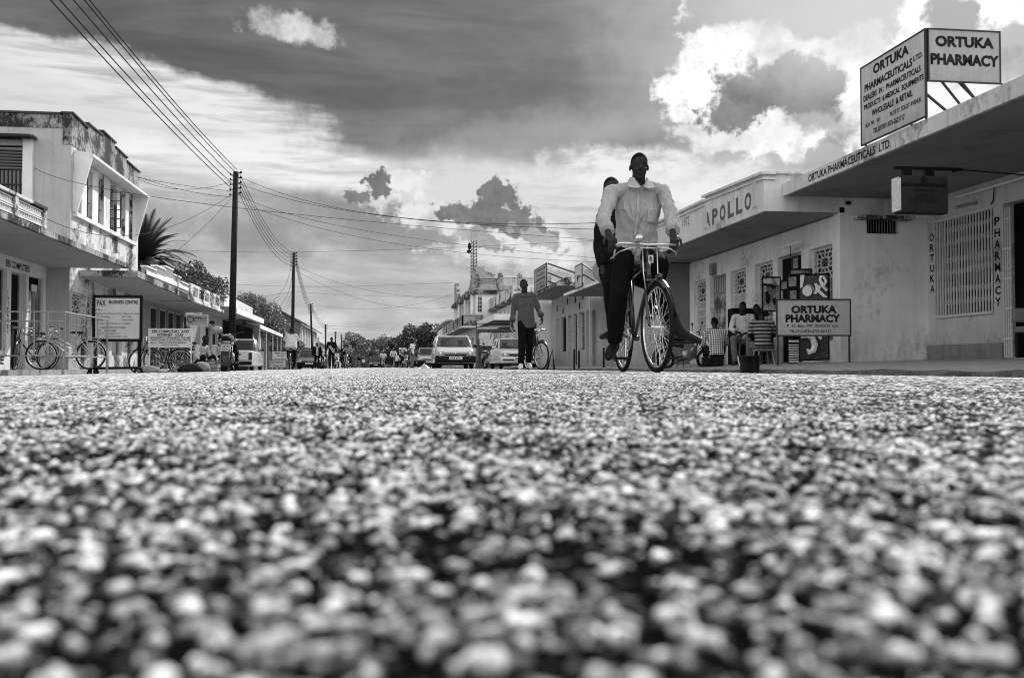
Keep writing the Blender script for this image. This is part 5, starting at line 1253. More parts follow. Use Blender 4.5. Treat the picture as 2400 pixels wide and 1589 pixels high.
a, b_ = PY(1719, 722, 21.6), PY(1785, 850, 21.6); MB().box(a.x, b_.x, 21.6, 22.0, .1, a.z).build('body', void, T, bevel=.02)
# chair at the pharmacy door
T = thing('chair', 'padded office chair cut off at the right edge by the pharmacy door', 'chair', (0, 0, 0)); Yc = 12.2
a, b_ = PY(2376, 722, Yc), PY(2398, 752, Yc); m = MB(); m.box(a.x, a.x + .45, Yc, Yc + .06, b_.z - .02, a.z); m.build('backrest', plain('leatherette', .12, .5), T, bevel=.02)
m = MB(); m.box(a.x, a.x + .45, Yc - .42, Yc, b_.z - .16, b_.z - .08); m.build('seat', plain('leatherette', .12, .5), T, bevel=.02)
for dx_ in (.03, .42):
    for dy_ in (0, -.4): MB().tube([(a.x + dx_, Yc + dy_, b_.z - .1), (a.x + dx_, Yc + dy_, .19)], .016, 6).build('leg', black, T)
# ------------------------------------------------------------------ bicycles
rubber = plain('tyre rubber', .02, .8, 0, .3, 20); chrome = plain('chrome', .6, .22, .95, .1, 10, 0); enamel = plain('black enamel', .015, .3, 0, .2, 8, 0, .5)
enamel_w = plain('pale enamel', .5, .3, 0, .2, 8, 0, .5); leather = plain('saddle leather', .03, .5)
def Tm(loc, rz=0): return Matrix.Translation(V(loc)) @ Matrix.Rotation(rz, 4, 'Z')
def wheel(parent, c, Rr, tw, name, steer=0, pivot=None, spokes=28, M_=None, tone=rubber, rimr=.011):
    T_ = M_ or Matrix()
    m = MB(T_); m.ring(c, (1, 0, 0), Rr - tw, tw, 40, 8); ty = m.build(name, tone, parent, True)
    m = MB(T_); m.ring(c, (1, 0, 0), Rr - tw * 2 - rimr * .6, rimr, 40, 6); m.build('rim', chrome, ty, True)
    m = MB(T_); c = V(c); m.tube([c - X_ * .05, c + X_ * .05], .018, 10); m.tube([c - X_ * .075, c + X_ * .075], .007, 6)
    for i in range(spokes):
        a = 2 * PI * i / spokes; s_ = 1 if i % 2 else -1; a2 = a + (.5 if (i // 2) % 2 else -.5)
        m.tube([c + V((s_ * .03, math.cos(a2) * .02, math.sin(a2) * .02)), c + V((0, math.cos(a) * (Rr - tw * 2), math.sin(a) * (Rr - tw * 2)))], .0022 if Rr > .3 else .003, 4)
    m.build('spokes', chrome, ty); return ty
def bicycle(name, lab, loc, rz=0, steer=0, lamp=True, frame_m=enamel, group=None, lady=False, crank=PI * .5, detail=True, lean=0):
    """front wheel towards -Y; rear wheel contact at y=+.58"""
    B = thing(name, lab, 'bicycle', loc, rz, group, world=False)
    if lean: B.rotation_euler = Euler((0, lean, rz), 'XYZ')
    Rr = .355; F_ = V((0, -.56, Rr)); Rw = V((0, .56, Rr)); bb = V((0, .13, .29)); st = V((0, .28, .80)); ht = V((0, -.36, .88)); hb = V((0, -.40, .74))
    m = MB()
    for a, b_, r in ((bb, st, .017), (ht if not lady else hb, st if not lady else bb + (st - bb) * .35, .015), (hb, bb, .018), (ht + Z_ * .0, hb - Z_ * .02, .02)): m.tube([a, b_], r, 10)
    if lady: m.tube([ht, bb + (st - bb) * .45], .014, 8)
    for s in (-1, 1):
        m.tube([bb + X_ * .03 * s, Rw + X_ * .06 * s], .010, 8); m.tube([st + X_ * .015 * s, Rw + X_ * .06 * s], .008, 8)
    m.tube([bb - X_ * .04, bb + X_ * .04], .024, 10); m.build('frame', frame_m, B, True)
    S = Matrix.Translation(ht) @ Matrix.Rotation(steer, 4, 'Z') @ Matrix.Translation(-ht)
    wheel(B, F_, Rr, .019, 'front_wheel', M_=S, spokes=32 if detail else 16); wheel(B, Rw, Rr, .019, 'rear_wheel', spokes=32 if detail else 16)
    m = MB(S)
    for s in (-1, 1): m.tube([hb + V((.035 * s, -.01, -.02)), V((.05 * s, -.47, .52)), V((.055 * s, -.52, .42)), F_ + X_ * .06 * s], [.013, .012, .011, .009], 8)
    m.tube([hb + V((-.045, -.01, -.01)), hb + V((.045, -.01, -.01))], .018, 8)
    m.tube([ht, ht + V((0, .03, .13))], .013, 8); m.build('fork', frame_m, B, True)
    m = MB(S); h0 = ht + V((0, .02, .14))
    bar = [V((-.27, .12, 1.00)), V((-.27, .02, 1.01)), V((-.23, -.10, 1.03)), V((-.10, -.12, 1.025)), h0, V((.10, -.12, 1.025)), V((.23, -.10, 1.03)), V((.27, .02, 1.01)), V((.27, .12, 1.00))]
    bar = [V((p.x, p.y - .25, p.z)) if p is not h0 else V((0, -.36, 1.02)) for p in bar]
    m.tube(bar, .0115, 8)
    for s in (-1, 1): m.tube([V((s * .08, -.40, .99)), V((s * .16, -.43, .985)), V((s * .24, -.36, .96)), V((s * .26, -.20, .92))], .006, 6)
    m.tube([V((-.08, -.40, .99)), V((.08, -.40, .99))], .006, 6)
    for s in (-1, 1): m.tube([V((s * .06, -.40, .99)), V((s * .06, -.42, .80)), V((s * .055, -.46, .66))], .005, 6)
    hbm = m.build('handlebar', chrome, B, True)
    m = MB(S)
    for s in (-1, 1): m.tube([V((s * .27, -.18, 1.005)), V((s * .27, -.11, 1.0))], .017, 8)
    m.build('grip', rubber, hbm)
    m = MB(); m.ell(V((0, .30, .90)), (.085, .11, .03), 14, 8); m.ell(V((0, .19, .90)), (.03, .12, .025), 12, 6); m.tube([st, V((0, .29, .88))], .012, 8)
    for s in (-1, 1): m.ring(V((s * .05, .33, .865)), (0, 0, 1), .018, .004, 12, 4)
    m.build('saddle', leather, B, True)
    m = MB(S)
    for k in range(20): pass
    arc = lambda c, r, a0, a1, n=16: [c + V((0, math.cos(a0 + (a1 - a0) * i / n) * r, math.sin(a0 + (a1 - a0) * i / n) * r)) for i in range(n + 1)]
    def mud(m, c, a0, a1):
        P = arc(c, Rr + .02, a0, a1); vs = []; fs = []
        for p in P:
            d = (p - c).normalized()
            for x, o in ((-.03, -.012), (-.015, .004), (.015, .004), (.03, -.012)): vs.append(p + X_ * x + d * o)
        for i in range(len(P) - 1):
            for k in range(3): fs.append((i * 4 + k, i * 4 + k + 1, (i + 1) * 4 + k + 1, (i + 1) * 4 + k))
        m.add(vs, fs)
    mud(m, F_, PI * .28, PI * .72); m.ell(F_ + V((0, -.06, Rr + .03)), (.03, .05, .03), 8, 6); m.build('front_mudguard', frame_m, B, True)
    m = MB(); mud(m, Rw, -.15, PI * .85); m.build('rear_mudguard', frame_m, B, True)
    m = MB(); ca = V((0, math.sin(crank), math.cos(crank))) * .17
    m.tube([bb + X_ * -.07, bb + X_ * -.075 + ca], .010, 6); m.tube([bb + X_ * .07, bb + X_ * .075 - ca], .010, 6); m.ring(bb - X_ * .05, (1, 0, 0), .095, .006, 24, 6)
    for i in range(5): a = 2 * PI * i / 5; m.tube([bb - X_ * .05, bb + V((-.05, math.cos(a) * .09, math.sin(a) * .09))], .006, 4)
    m.build('crank', chrome, B)
    m = MB()
    for s, c_ in ((-1, ca), (1, -ca)): c0 = bb + X_ * (.075 * s) + c_; m.hexa([c0 + V((x, y, z)) for x, y, z in ((0, -.04, -.012), (s * .10, -.04, -.012), (s * .10, .04, -.012), (0, .04, -.012), (0, -.04, .012), (s * .10, -.04, .012), (s * .10, .04, .012), (0, .04, .012))])
    m.build('pedals', rubber, B)
    m = MB(); m.tube([bb + V((-.05, 0, .09)), Rw + V((-.05, 0, .035))], .005, 4); m.tube([bb + V((-.05, 0, -.09)), Rw + V((-.05, 0, -.035))], .005, 4); m.build('chain', steel_d, B)
    m = MB(); z = .78
    for x in (-.07, 0, .07): m.tube([V((x, .42, z)), V((x, .86, z))], .007, 6)
    for y in (.42, .6, .8): m.tube([V((-.07, y, z)), V((.07, y, z))], .006, 6)
    for s in (-1, 1): m.tube([V((s * .07, .78, z)), Rw + X_ * s * .065], .006, 6); m.tube([V((s * .07, .44, z)), Rw + X_ * s * .065], .006, 6)
    m.build('carrier', frame_m, B)
    if lamp:
        m = MB(S); m.ell(V((-.10, -.43, 1.06)), (.045, .05, .035), 16, 10); m.tube([V((-.10, -.42, 1.02)), V((-.10, -.42, 1.06))], .01, 6); m.build('bell', chrome, hbm, True)
        m = MB(S); m.hexa([V((x, y, z)) + V((0, -.42, .90)) for x, y, z in ((-.02, -.01, -.03), (.02, -.01, -.03), (.02, .0, -.03), (-.02, .0, -.03), (-.02, -.01, .03), (.02, -.01, .03), (.02, 0, .03), (-.02, 0, .03))]); pl = m.build('head_badge', enamel_w, B)
        m = MB(S); m.text('R', V((-.013, -.432, .88)), X_, Z_, .026, .04, .03, .003); m.build('lettering', black, pl)
    return B
# ------------------------------------------------------------------ motorcycles
def motorcycle(name, lab, loc, rz=0, group=None, plate=None, body=None, steer=0, z=0, helmet=False):
    B = thing(name, lab, 'motorcycle', loc, rz, group, world=False)
    body = body or plain('red-black tank paint', .05, .25, 0, .2, 6, 0, .8)
    Fc, Rc = V((0, -.64, .29)), V((0, .62, .29))
    S = Matrix.Translation(V((0, -.4, .8))) @ Matrix.Rotation(steer, 4, 'Z') @ Matrix.Translation(-V((0, -.4, .8)))
    wheel(B, Fc, .29, .036, 'front_wheel', M_=S, spokes=18, rimr=.016); wheel(B, Rc, .29, .045, 'rear_wheel', spokes=18, rimr=.018)
    m = MB(S)
    for s in (-1, 1): m.tube([Fc + X_ * s * .08, V((s * .08, -.42, .85))], [.022, .028], 8)
    m.tube([V((-.1, -.42, .84)), V((.1, -.42, .84))], .02, 8); m.build('fork', chrome, B, True)
    m = MB(S); m.ell(V((0, -.52, .86)), (.085, .08, .085), 14, 10); hl = m.build('headlight', chrome, B, True)
    m = MB(S); m.ell(V((0, -.585, .86)), (.07, .02, .07), 14, 8); m.build('lens', clear_glass('lens glass', .5), hl, True)
    m = MB(S); m.tube([V((-.36, -.22, 1.02)), V((-.30, -.34, 1.03)), V((-.12, -.40, .96)), V((.12, -.40, .96)), V((.30, -.34, 1.03)), V((.36, -.22, 1.02))], .014, 8); hb = m.build('handlebar', steel_d, B, True)
    for s in (-1, 1):
        m = MB(S); m.tube([V((s * .28, -.36, 1.03)), V((s * .36, -.38, 1.22))], .008, 6); m.ell(V((s * .38, -.38, 1.26)), (.07, .015, .045), 12, 6); m.build('mirror', black, B, True)
        m = MB(S); m.ell(V((s * .17, -.48, .84)), (.035, .04, .035), 8, 6); m.ell(V((s * .14, .82, .72)), (.035, .04, .035), 8, 6); m.build('indicator', plain('indicator lens', .4, .3), B, True)
    m = MB(); m.ell(V((0, -.17, .84)), (.15, .27, .14), 16, 10); m.build('tank', body, B, True)
    m = MB(); m.ell(V((0, .36, .82)), (.14, .44, .07), 16, 8); m.ell(V((0, .7, .85)), (.12, .16, .06), 12, 6); m.build('seat', leather, B, True)
    m = MB(); m.hexa([V(p) for p in ((-.11, .1, .58), (.11, .1, .58), (.11, .72, .66), (-.11, .72, .66), (-.12, .1, .78), (.12, .1, .78), (.12, .8, .80), (-.12, .8, .80))]); m.build('side_panel', body, B, bevel=.02)
    m = MB(); m.box(-.13, .13, -.28, .14, .30, .52); m.tube([V((0, -.16, .42)), V((0, -.28, .66))], .085, 12)
    for i in range(6): m.tube([V((0, -.18 - i * .02, .46 + i * .035)), V((0, -.185 - i * .02, .465 + i * .035))], .115, 12)
    m.ell(V((.14, -.02, .40)), (.03, .12, .10), 12, 8); m.ell(V((-.14, -.02, .40)), (.03, .12, .10), 12, 8); m.build('engine', plain('dull engine metal', .3, .4, .7, .3, 20), B, True)
    m = MB(); m.tube([V((.10, -.32, .50)), V((.14, -.30, .28)), V((.16, .1, .25)), V((.18, .45, .30)), V((.18, .85, .36))], [.02, .02, .022, .04, .045], 10); m.build('exhaust', chrome, B, True)
    m = MB()
    for s in (-1, 1): m.tube([Rc + X_ * .09 * s, V((s * .12, .45, .68))], .022, 8); m.tube([Rc + X_ * .09 * s, V((s * .10, .0, .38))], .018, 8)
    m.tube([V((0, -.40, .80)), V((0, -.30, .35)), V((0, .1, .28))], .025, 8); m.tube([V((-.28, .08, .28)), V((.28, .08, .28))], .014, 6); m.tube([V((.1, .1, .28)), V((.22, .18, 0))], .012, 6); m.tube([V((-.1, .1, .28)), V((-.2, .2, 0))], .012, 6); m.build('frame', steel_d, B, True)
    m = MB(S); P = [Fc + V((0, math.cos(a) * .33, math.sin(a) * .33)) for a in [PI * (.15 + .7 * i / 12) for i in range(13)]]
    vs = []; fs = []
    for i, p in enumerate(P): vs += [p + X_ * -.06, p + X_ * .06]
    fs = [(i * 2, i * 2 + 1, i * 2 + 3, i * 2 + 2) for i in range(12)]; m.add(vs, fs); m.build('front_mudguard', body, B, True)
    m = MB(); P = [Rc + V((0, math.cos(a) * .36, math.sin(a) * .36)) for a in [PI * (-.08 + .75 * i / 12) for i in range(13)]]; vs = []
    for i, p in enumerate(P): vs += [p + X_ * -.08, p + X_ * .08]
    m.add(vs, fs); m.build('rear_mudguard', steel_d, B, True)
    m = MB(); m.ell(V((0, .90, .74)), (.09, .03, .05), 10, 6); m.build('tail_light', plain('tail lens', .15, .3), B, True)
    m = MB()
    for x in (-.1, .1): m.tube([V((x, .5, .90)), V((x, .95, .93)), V((x * .6, 1.02, .93))], .01, 6)
    m.tube([V((-.1, .8, .92)), V((.1, .8, .92))], .01, 6); m.build('carrier', chrome, B, True)
    if plate:
        m = MB(); m.box(-.11, .11, 1.0, 1.008, .55, .70); pl = m.build('number_plate', enamel_w, B); m = MB()
        m.text(plate[0], V((.09, 1.008, .63)), -X_, Z_, .18, .05, .03, .003); m.text(plate[1], V((.09, 1.008, .565)), -X_, Z_, .18, .05, .03, .003); m.build('lettering', black, pl)
    return B

# ------------------------------------------------------------------ cars (front towards -Y)
def smoothloft(m, secs, n_close=True):
    k = len(secs[0]); vs = [p for s in secs for p in s]; fs = []
    for i in range(len(secs) - 1):
        for j in range(k - (0 if n_close else 1)):
            l = (j + 1) % k; fs.append((i * k + j, i * k + l, (i + 1) * k + l, (i + 1) * k + j))
    fs += [tuple(range(k))[::-1], tuple((len(secs) - 1) * k + j for j in range(k))]
    return m.add(vs, fs)
def rrect(w, z0, z1, y, r=.12, n=4, top=1.0):
    """rounded rectangle section in x-z; top narrows the upper edge"""
    pts = []
    for cx_, cz_, a0 in ((w - r, z0 + r, -PI / 2), (w * top - r, z1 - r, 0), (-w * top + r, z1 - r, PI / 2), (-w + r, z0 + r, PI)):
        for i in range(n + 1):
            a = a0 + PI / 2 * i / n; pts.append(V((cx_ + math.cos(a) * r, y, cz_ + math.sin(a) * r)))
    return pts
def car(name, lab, cat, loc, rz, paint, kind='hatch', W=1.62, L=3.9, H=1.38, plate='UAE 953U', group=None, round_lamps=True, dark_bumper=True):
    C = thing(name, lab, cat, loc, rz, group, world=False); w = W / 2; hl = L / 2; zb = .22
    zh, zw = .80, .88   # bonnet front / base of windscreen
    m = MB()
    if kind == 'pickup':
        st = [(-hl, .62, .90), (-hl + .15, .78, .97), (-hl + 1.1, .93, 1), (-.2, .95, 1), (.0, .95, 1), (hl - .05, .95, 1), (hl, .95, .98)]
    else:
        st = [(-hl, .60, .90), (-hl + .06, .72, .95), (-hl + .2, zh, .98), (-hl + 1.05, zw + .02, 1), (0, zw + .04, 1), (hl - .8, zw + .04, 1), (hl - .15, .90, .98), (hl, .78, .93)]
    smoothloft(m, [rrect(w * s, zb + .08 if i in (0,) else zb, z, y, .10, 4, .95) for i, (y, z, s) in enumerate(st)])
    bd = m.build('body', paint, C, True, weld=True)
    # cabin: pillars and roof as a frame, glass inside
    if kind == 'pickup': c0, c1, c2, c3 = -hl + 1.25, -hl + 1.85, .25, .42; zt = H
    elif kind == 'sedan': c0, c1, c2, c3 = -hl + 1.0, -hl + 1.65, .75, 1.35; zt = H
    else: c0, c1, c2, c3 = -hl + .98, -hl + 1.6, hl - .9, hl - .3; zt = H
    zc = (.95 if kind == 'pickup' else zw) - .02; tw = w * .78; bw = w * .93
    m = MB(); smoothloft(m, [rrect(tw * .9, zt - .06, zt - .01, c1 - .05, .025, 2), rrect(tw, zt - .07, zt, c1 + .1, .03, 2), rrect(tw, zt - .07, zt + .01, (c1 + c2) / 2, .03, 2), rrect(tw * .97, zt - .07, zt, c2, .03, 2)]); m.build('roof', paint, C, True, weld=True)
    m = MB()
    for s in (-1, 1):
        for (a, b_) in ((V((s * bw, c0, zc)), V((s * tw, c1, zt - .03))), (V((s * bw, c3, zc)), V((s * tw, c2, zt - .03))), (V((s * bw * .99, (c1 + c2) / 2 + .05, zc)), V((s * tw, (c1 + c2) / 2, zt - .03)))): m.tube([a, b_], .033, 6)
    m.build('pillars', paint, C, True)
    gl = clear_glass('car glass', .55)
    def quad(ps, nm, mat=gl): return MB().add([V(p) for p in ps], [(0, 1, 2, 3)]).build(nm, mat, C)
    i = .02
    quad([(-bw + i, c0 + .01, zc), (bw - i, c0 + .01, zc), (tw - i, c1, zt - .05), (-tw + i, c1, zt - .05)], 'windscreen')
    quad([(bw - i, c3 - .01, zc), (-bw + i, c3 - .01, zc), (-tw + i, c2, zt - .05), (tw - i, c2, zt - .05)], 'rear_window')
    for s in (-1, 1): quad([(s * (bw - i), c0 + .05, zc), (s * (bw - i), c3 - .05, zc), (s * (tw - i), c2 - .02, zt - .06), (s * (tw - i), c1 + .02, zt - .06)], 'side_window')
    m = MB(); m.box(-w * .8, w * .8, c0 + .12, c3 - .1, .35, zc - .05)
    for x in (-.36, .36):
        m.box(x - .22, x + .22, c1 + .35, c1 + .5, .5, zc + .12); m.box(x - .11, x + .11, c1 + .38, c1 + .47, zc + .14, zc + .32)
    m.tube([V((-w * .8, c0 + .25, zc)), V((w * .8, c0 + .25, zc))], .05, 6); m.ring(V((.36, c0 + .55, zc + .02)), (0, 1, -.4), .17, .014, 20, 6); m.build('seats', plain('car interior', .02, .8), C)
    for s in (-1, 1):
        for y in (-hl + .68, hl - .72):
            m = MB(); m.ring(V((s * (w - .11), y, .29)), (1, 0, 0), .21, .085, 24, 10); wh = m.build('wheel', rubber, C, True)
            m = MB(); m.tube([V((s * (w - .17), y, .29)), V((s * (w - .05), y, .29))], .15, 16); m.build('hubcap', chrome, wh)
    m = MB()
    for s in (-1, 1): m.ell(V((s * (w + .10), c0 + .28, zc + .08)), (.09, .05, .06), 10, 6); m.tube([V((s * (w - .08), c0 + .3, zc + .03)), V((s * (w + .06), c0 + .28, zc + .06))], .015, 6)
    m.build('door_mirrors', black if dark_bumper else paint, C, True)
    if kind == 'pickup':
        # rear end is what shows: tailgate, lamps, bumper
        m = MB(); m.box(-w * .78, w * .78, hl + .0, hl + .03, .50, .90); tg = m.build('tailgate', paint, C, bevel=.012)
        m = MB(); m.box(-w * .38, -w * .22, hl + .03, hl + .038, .73, .79); m.build('handle', black, tg)
        m = MB(); m.box(w * .30, w * .62, hl + .03, hl + .036, .56, .83); sk = m.build('sticker', black, tg); m = MB(); m.poly([(w * .34, hl + .037, .80), (w * .40, hl + .037, .80), (w * .60, hl + .037, .60), (w * .54, hl + .037, .60)], (0, .002, 0)); m.build('stripe', plain('grey stripe', .3), sk)
        for s in (-1, 1): m = MB(); m.box(s * w * .80, s * w * .97, hl + .0, hl + .035, .52, .84); m.build('tail_light', plain('tail lens dark', .03, .3), C, bevel=.01)
        m = MB(); m.box(-w * .97, w * .97, hl + .02, hl + .16, .30, .44); m.build('bumper', black, C, bevel=.02)
        m = MB(); m.box(-w * .86, w * .86, .5, hl - .06, .955, .962); m.build('load_bed', void, C)
        m = MB(); m.tube([V((-w * .95, .47, 1.0)), V((w * .95, .47, 1.0))], .02, 6)
        for s in (-1, 1): m.tube([V((s * w * .93, .5, .98)), V((s * w * .93, hl - .03, .98))], .018, 6)
        m.tube([V((-w * .93, hl - .03, .98)), V((w * .93, hl - .03, .98))], .02, 6); m.build('bed_rail', black, C); return C
    yf = -hl
    dm = plain('black bumper plastic', .025, .6)
    m = MB(); smoothloft(m, [rrect(w * .93, .26, .50, yf - .10, .04, 3), rrect(w * 1.0, .24, .52, yf - .03, .04, 3), rrect(w * 1.01, .24, .52, yf + .25, .04, 3)]); m.build('bumper', dm if dark_bumper else paint, C, True, weld=True)
    if not dark_bumper: m = MB(); m.box(-w * .9, w * .9, yf - .115, yf - .09, .36, .42); m.build('bumper_strip', dm, C)
    m = MB(); m.box(-w * .56, w * .56, yf - .015, yf + .03, .54, .66); gr = m.build('grille', black, C); m = MB(); m.box(-w * .56, w * .56, yf - .022, yf - .016, .635, .655); m.box(-w * .56, w * .56, yf - .022, yf - .016, .585, .592); m.ell(V((0, yf - .02, .61)), (.035, .01, .025)); m.build('trim', chrome, gr)
    for s in (-1, 1):
        m = MB(); m.box(s * w * .58, s * w * .93, yf - .01, yf + .05, .53, .68); hb = m.build('headlight', plain('lamp housing', .25, .3, .5), C, bevel=.01)
        m = MB()
        if round_lamps: m.ring(V((s * w * .74, yf - .015, .605)), (0, 1, 0), .062, .008, 20, 6); m.ell(V((s * w * .74, yf - .012, .605)), (.055, .015, .055), 14, 8)
        else: m.box(s * w * .60, s * w * .82, yf - .018, yf - .011, .55, .66)
        m.build('lamp', plain('lamp glass', .75, .15, .6, .1), hb, True)
        m = MB(); m.box(s * w * .86, s * w * .96, yf - .012, yf + .1, .54, .67); m.build('indicator', plain('indicator lens', .4, .3), C)
    m = MB(); m.box(-.26, .26, yf - .125, yf - .118, .37, .49); pl = m.build('number_plate', plain('plate paint', .7, .5), C); m = MB(); m.text(plate, V((-.22, yf - .126, .39)), X_, Z_, .44, .08, .03, .003); m.build('lettering', black, pl)
    m = MB(); m.tube([V((-.5, c0 - .02, zc + .02)), V((.1, c0 + .06, zc + .05))], .008, 4); m.tube([V((.0, c0 - .02, zc + .02)), V((.55, c0 + .06, zc + .05))], .008, 4); m.build('wipers', black, C)
    m = MB(); m.box(-w * .8, w * .8, -hl + .3, hl - .2, .16, .3); m.build('underbody', void, C)
    return C
white_p = plain('white car paint', .62, .25, 0, .06, 2, 0, .6); silver_p = plain('silver car paint', .42, .3, .3, .08, 2, 0, .6); dark_p = plain('dark car paint', .05, .25, 0, .1, 2, 0, .8)
def gx(px, Y): return PY(px, 861, Y).x
car('parked_car', 'white boxy hatchback with black bumper and UAE plate, middle of the parked cars', 'car', (gx(1068, 39.5), 41.5, -.02), 0, white_p, 'hatch', 1.6, 3.9, 1.37, 'UAE 953U')
car('parked_car', 'white rounded saloon half hidden behind the walking man, rightmost parked car', 'car', (gx(1216, 42.5), 44.6, -.02), R(1), plain('white saloon paint', .66, .25, 0, .06, 2, 0, .6), 'sedan', 1.66, 4.2, 1.36, 'UAD 655', round_lamps=False, dark_bumper=False)
car('parked_car', 'silver saloon immediately left of and behind the boxy hatchback', 'car', (gx(1010, 66), 68, -.02), R(-2), silver_p, 'sedan', 1.66, 4.2, 1.38, 'UAF 174', round_lamps=False)
car('parked_car', 'dark car farthest back in the row, beside the standing man', 'car', (gx(988, 74), 76, -.02), R(-3), dark_p, 'hatch', 1.62, 4.0, 1.42, 'UAE 210')
car('parked_car', 'white pickup seen from behind with a square sticker on its tailgate', 'pickup truck', (gx(550, 46), 43.9 + 4, -.14), R(180), white_p, 'pickup', 1.66, 4.6, 1.50).rotation_euler = (0, 0, R(180))
car('parked_car', 'dark saloon facing the camera behind the man in the open jacket', 'car', (gx(722, 72), 74, -.12), R(2), plain('mid grey car paint', .16, .25, .2, .1, 2, 0, .8), 'sedan', 1.7, 4.3, 1.42, 'UAG 381')
# ------------------------------------------------------------------ people
skin = plain('dark skin', .0599, .5, 0, .25, 12, .15)
hair_m = plain('black hair', .006, .8, 0, .3, 60, .6)
shoe_m = plain('black shoe', .012, .45); shoe_l = plain('pale canvas shoe', .5, .8, 0, .3, 20)
def limb(m, p0, p1, r0, r1, n=12): m.tube([p0, V(p0).lerp(V(p1), .5), p1], [r0, (r0 + r1) / 2 * 1.03, r1], n); m.ell(p0, r0, 10, 6); m.ell(p1, r1, 10, 6)
def frame_of(zd, xd):
    z = zd.normalized(); x = (xd - z * xd.dot(z)).normalized(); y = z.cross(x); return Matrix((x, y, z)).transposed()
def chain(m, pts, xd):
    """pts: (point, half width, half depth); a stack of overlapping ellipsoids"""
    for i in range(len(pts) - 1):
        (a, w0, d0), (b_, w1, d1) = pts[i], pts[i + 1]; a, b_ = V(a), V(b_); n = 9; L = (b_ - a).length
        rot = frame_of(b_ - a, xd)
        for k in range(n + 1):
            f = k / n; m.ell(a.lerp(b_, f), (w0 + (w1 - w0) * f, d0 + (d1 - d0) * f, max(L * .32, .035)), 16, 8, rot)
def voxel(m, name, mat, parent, vs, smooth=6, wrinkle=0.0, wsc=9, seed=0, flatz=None):
    me = bpy.data.meshes.new(name); me.from_pydata([tuple(p) for p in m.v], [], m.f)
    o = bpy.data.objects.new(name, me); COL.objects.link(o)
    r = o.modifiers.new('r', 'REMESH'); r.mode = 'VOXEL'; r.voxel_size = vs; r.use_smooth_shade = True
    s = o.modifiers.new('s', 'SMOOTH'); s.factor = .5; s.iterations = smooth
    dg = bpy.context.evaluated_depsgraph_get(); dg.update()
    new = bpy.data.meshes.new_from_object(o.evaluated_get(dg)); bpy.data.objects.remove(o)
    if wrinkle:
        co = [v.co.copy() for v in new.vertices]; nn = [v.normal.copy() for v in new.vertices]
        for v, c, n in zip(new.vertices, co, nn):
            q = V((c.x * wsc, c.y * wsc, c.z * wsc * .45 + seed)); a = mnoise.noise(q + V((0, 0, 2 * mnoise.noise(q * .5))))
            b2 = 1 - abs(mnoise.noise(V((c.x * wsc * 1.6 + c.z * 5, c.y * wsc, c.z * wsc * 1.1 + seed))) * 2.2)
            v.co = c + n * (a * wrinkle + b2 * wrinkle * .55)
    new.materials.clear(); new.materials.append(mat)
    for p in new.polygons: p.use_smooth = True
    new.name = name; ob = bpy.data.objects.new(name, new); COL.objects.link(ob)
    if parent is not None: ob.parent = parent
    return ob
def hand(m, w, d, pn, side, curl=.35, s=1.0):
    """w wrist, d pointing direction, pn palm normal, side: +1 left hand, -1 right"""
    w, d, pn = V(w), V(d).normalized(), V(pn); pn = (pn - d * pn.dot(d)).normalized(); ac = d.cross(pn) * 1.0
    for k in range(4):
        f = (k - 1.5) * .020 * s; base = w + d * .088 * s + ac * f; root = w + d * .02 * s + ac * f * .6
        m.tube([root, base], [.013 * s, .0115 * s], 8); m.ell(base, .0115 * s, 8, 5)
        p = base; dd = d.copy(); L = (.042, .047, .044, .034)[k] * s; a = curl * (1 + .08 * k)
        for j in range(3):
            dd = (dd * math.cos(a) + pn * math.sin(a)).normalized(); pn2 = pn
            q = p + dd * L * (1, .72, .55)[j]; m.tube([p, q], [.0095 * s, .0085 * s], 8); m.ell(q, .0086 * s, 8, 5); p = q
            # turn the bending plane with the finger
            pnn = (pn - dd * pn.dot(dd)); pn_l = pnn.normalized() if pnn.length > .1 else (-d if dd.dot(pn) > 0 else d)
            dd = (dd * math.cos(a) + pn_l * math.sin(a)).normalized() if j < 2 else dd
    m.ell(w + d * .05 * s, .03 * s, 10, 8, None)
    m.ell(w + d * .052 * s, (.040 * s, .018 * s, .050 * s), 12, 8, frame_of(d, ac))
    t0 = w + d * .03 * s + ac * side * .03 * s; t1 = t0 + (d * .5 + ac * side * .7 + pn * .35).normalized() * .040 * s; t2 = t1 + (d * .8 + ac * side * .1 + pn * .5).normalized() * .034 * s
    m.tube([t0, t1, t2], [.014 * s, .0115 * s, .0095 * s], 8); m.ell(t2, .0098 * s, 8, 5)
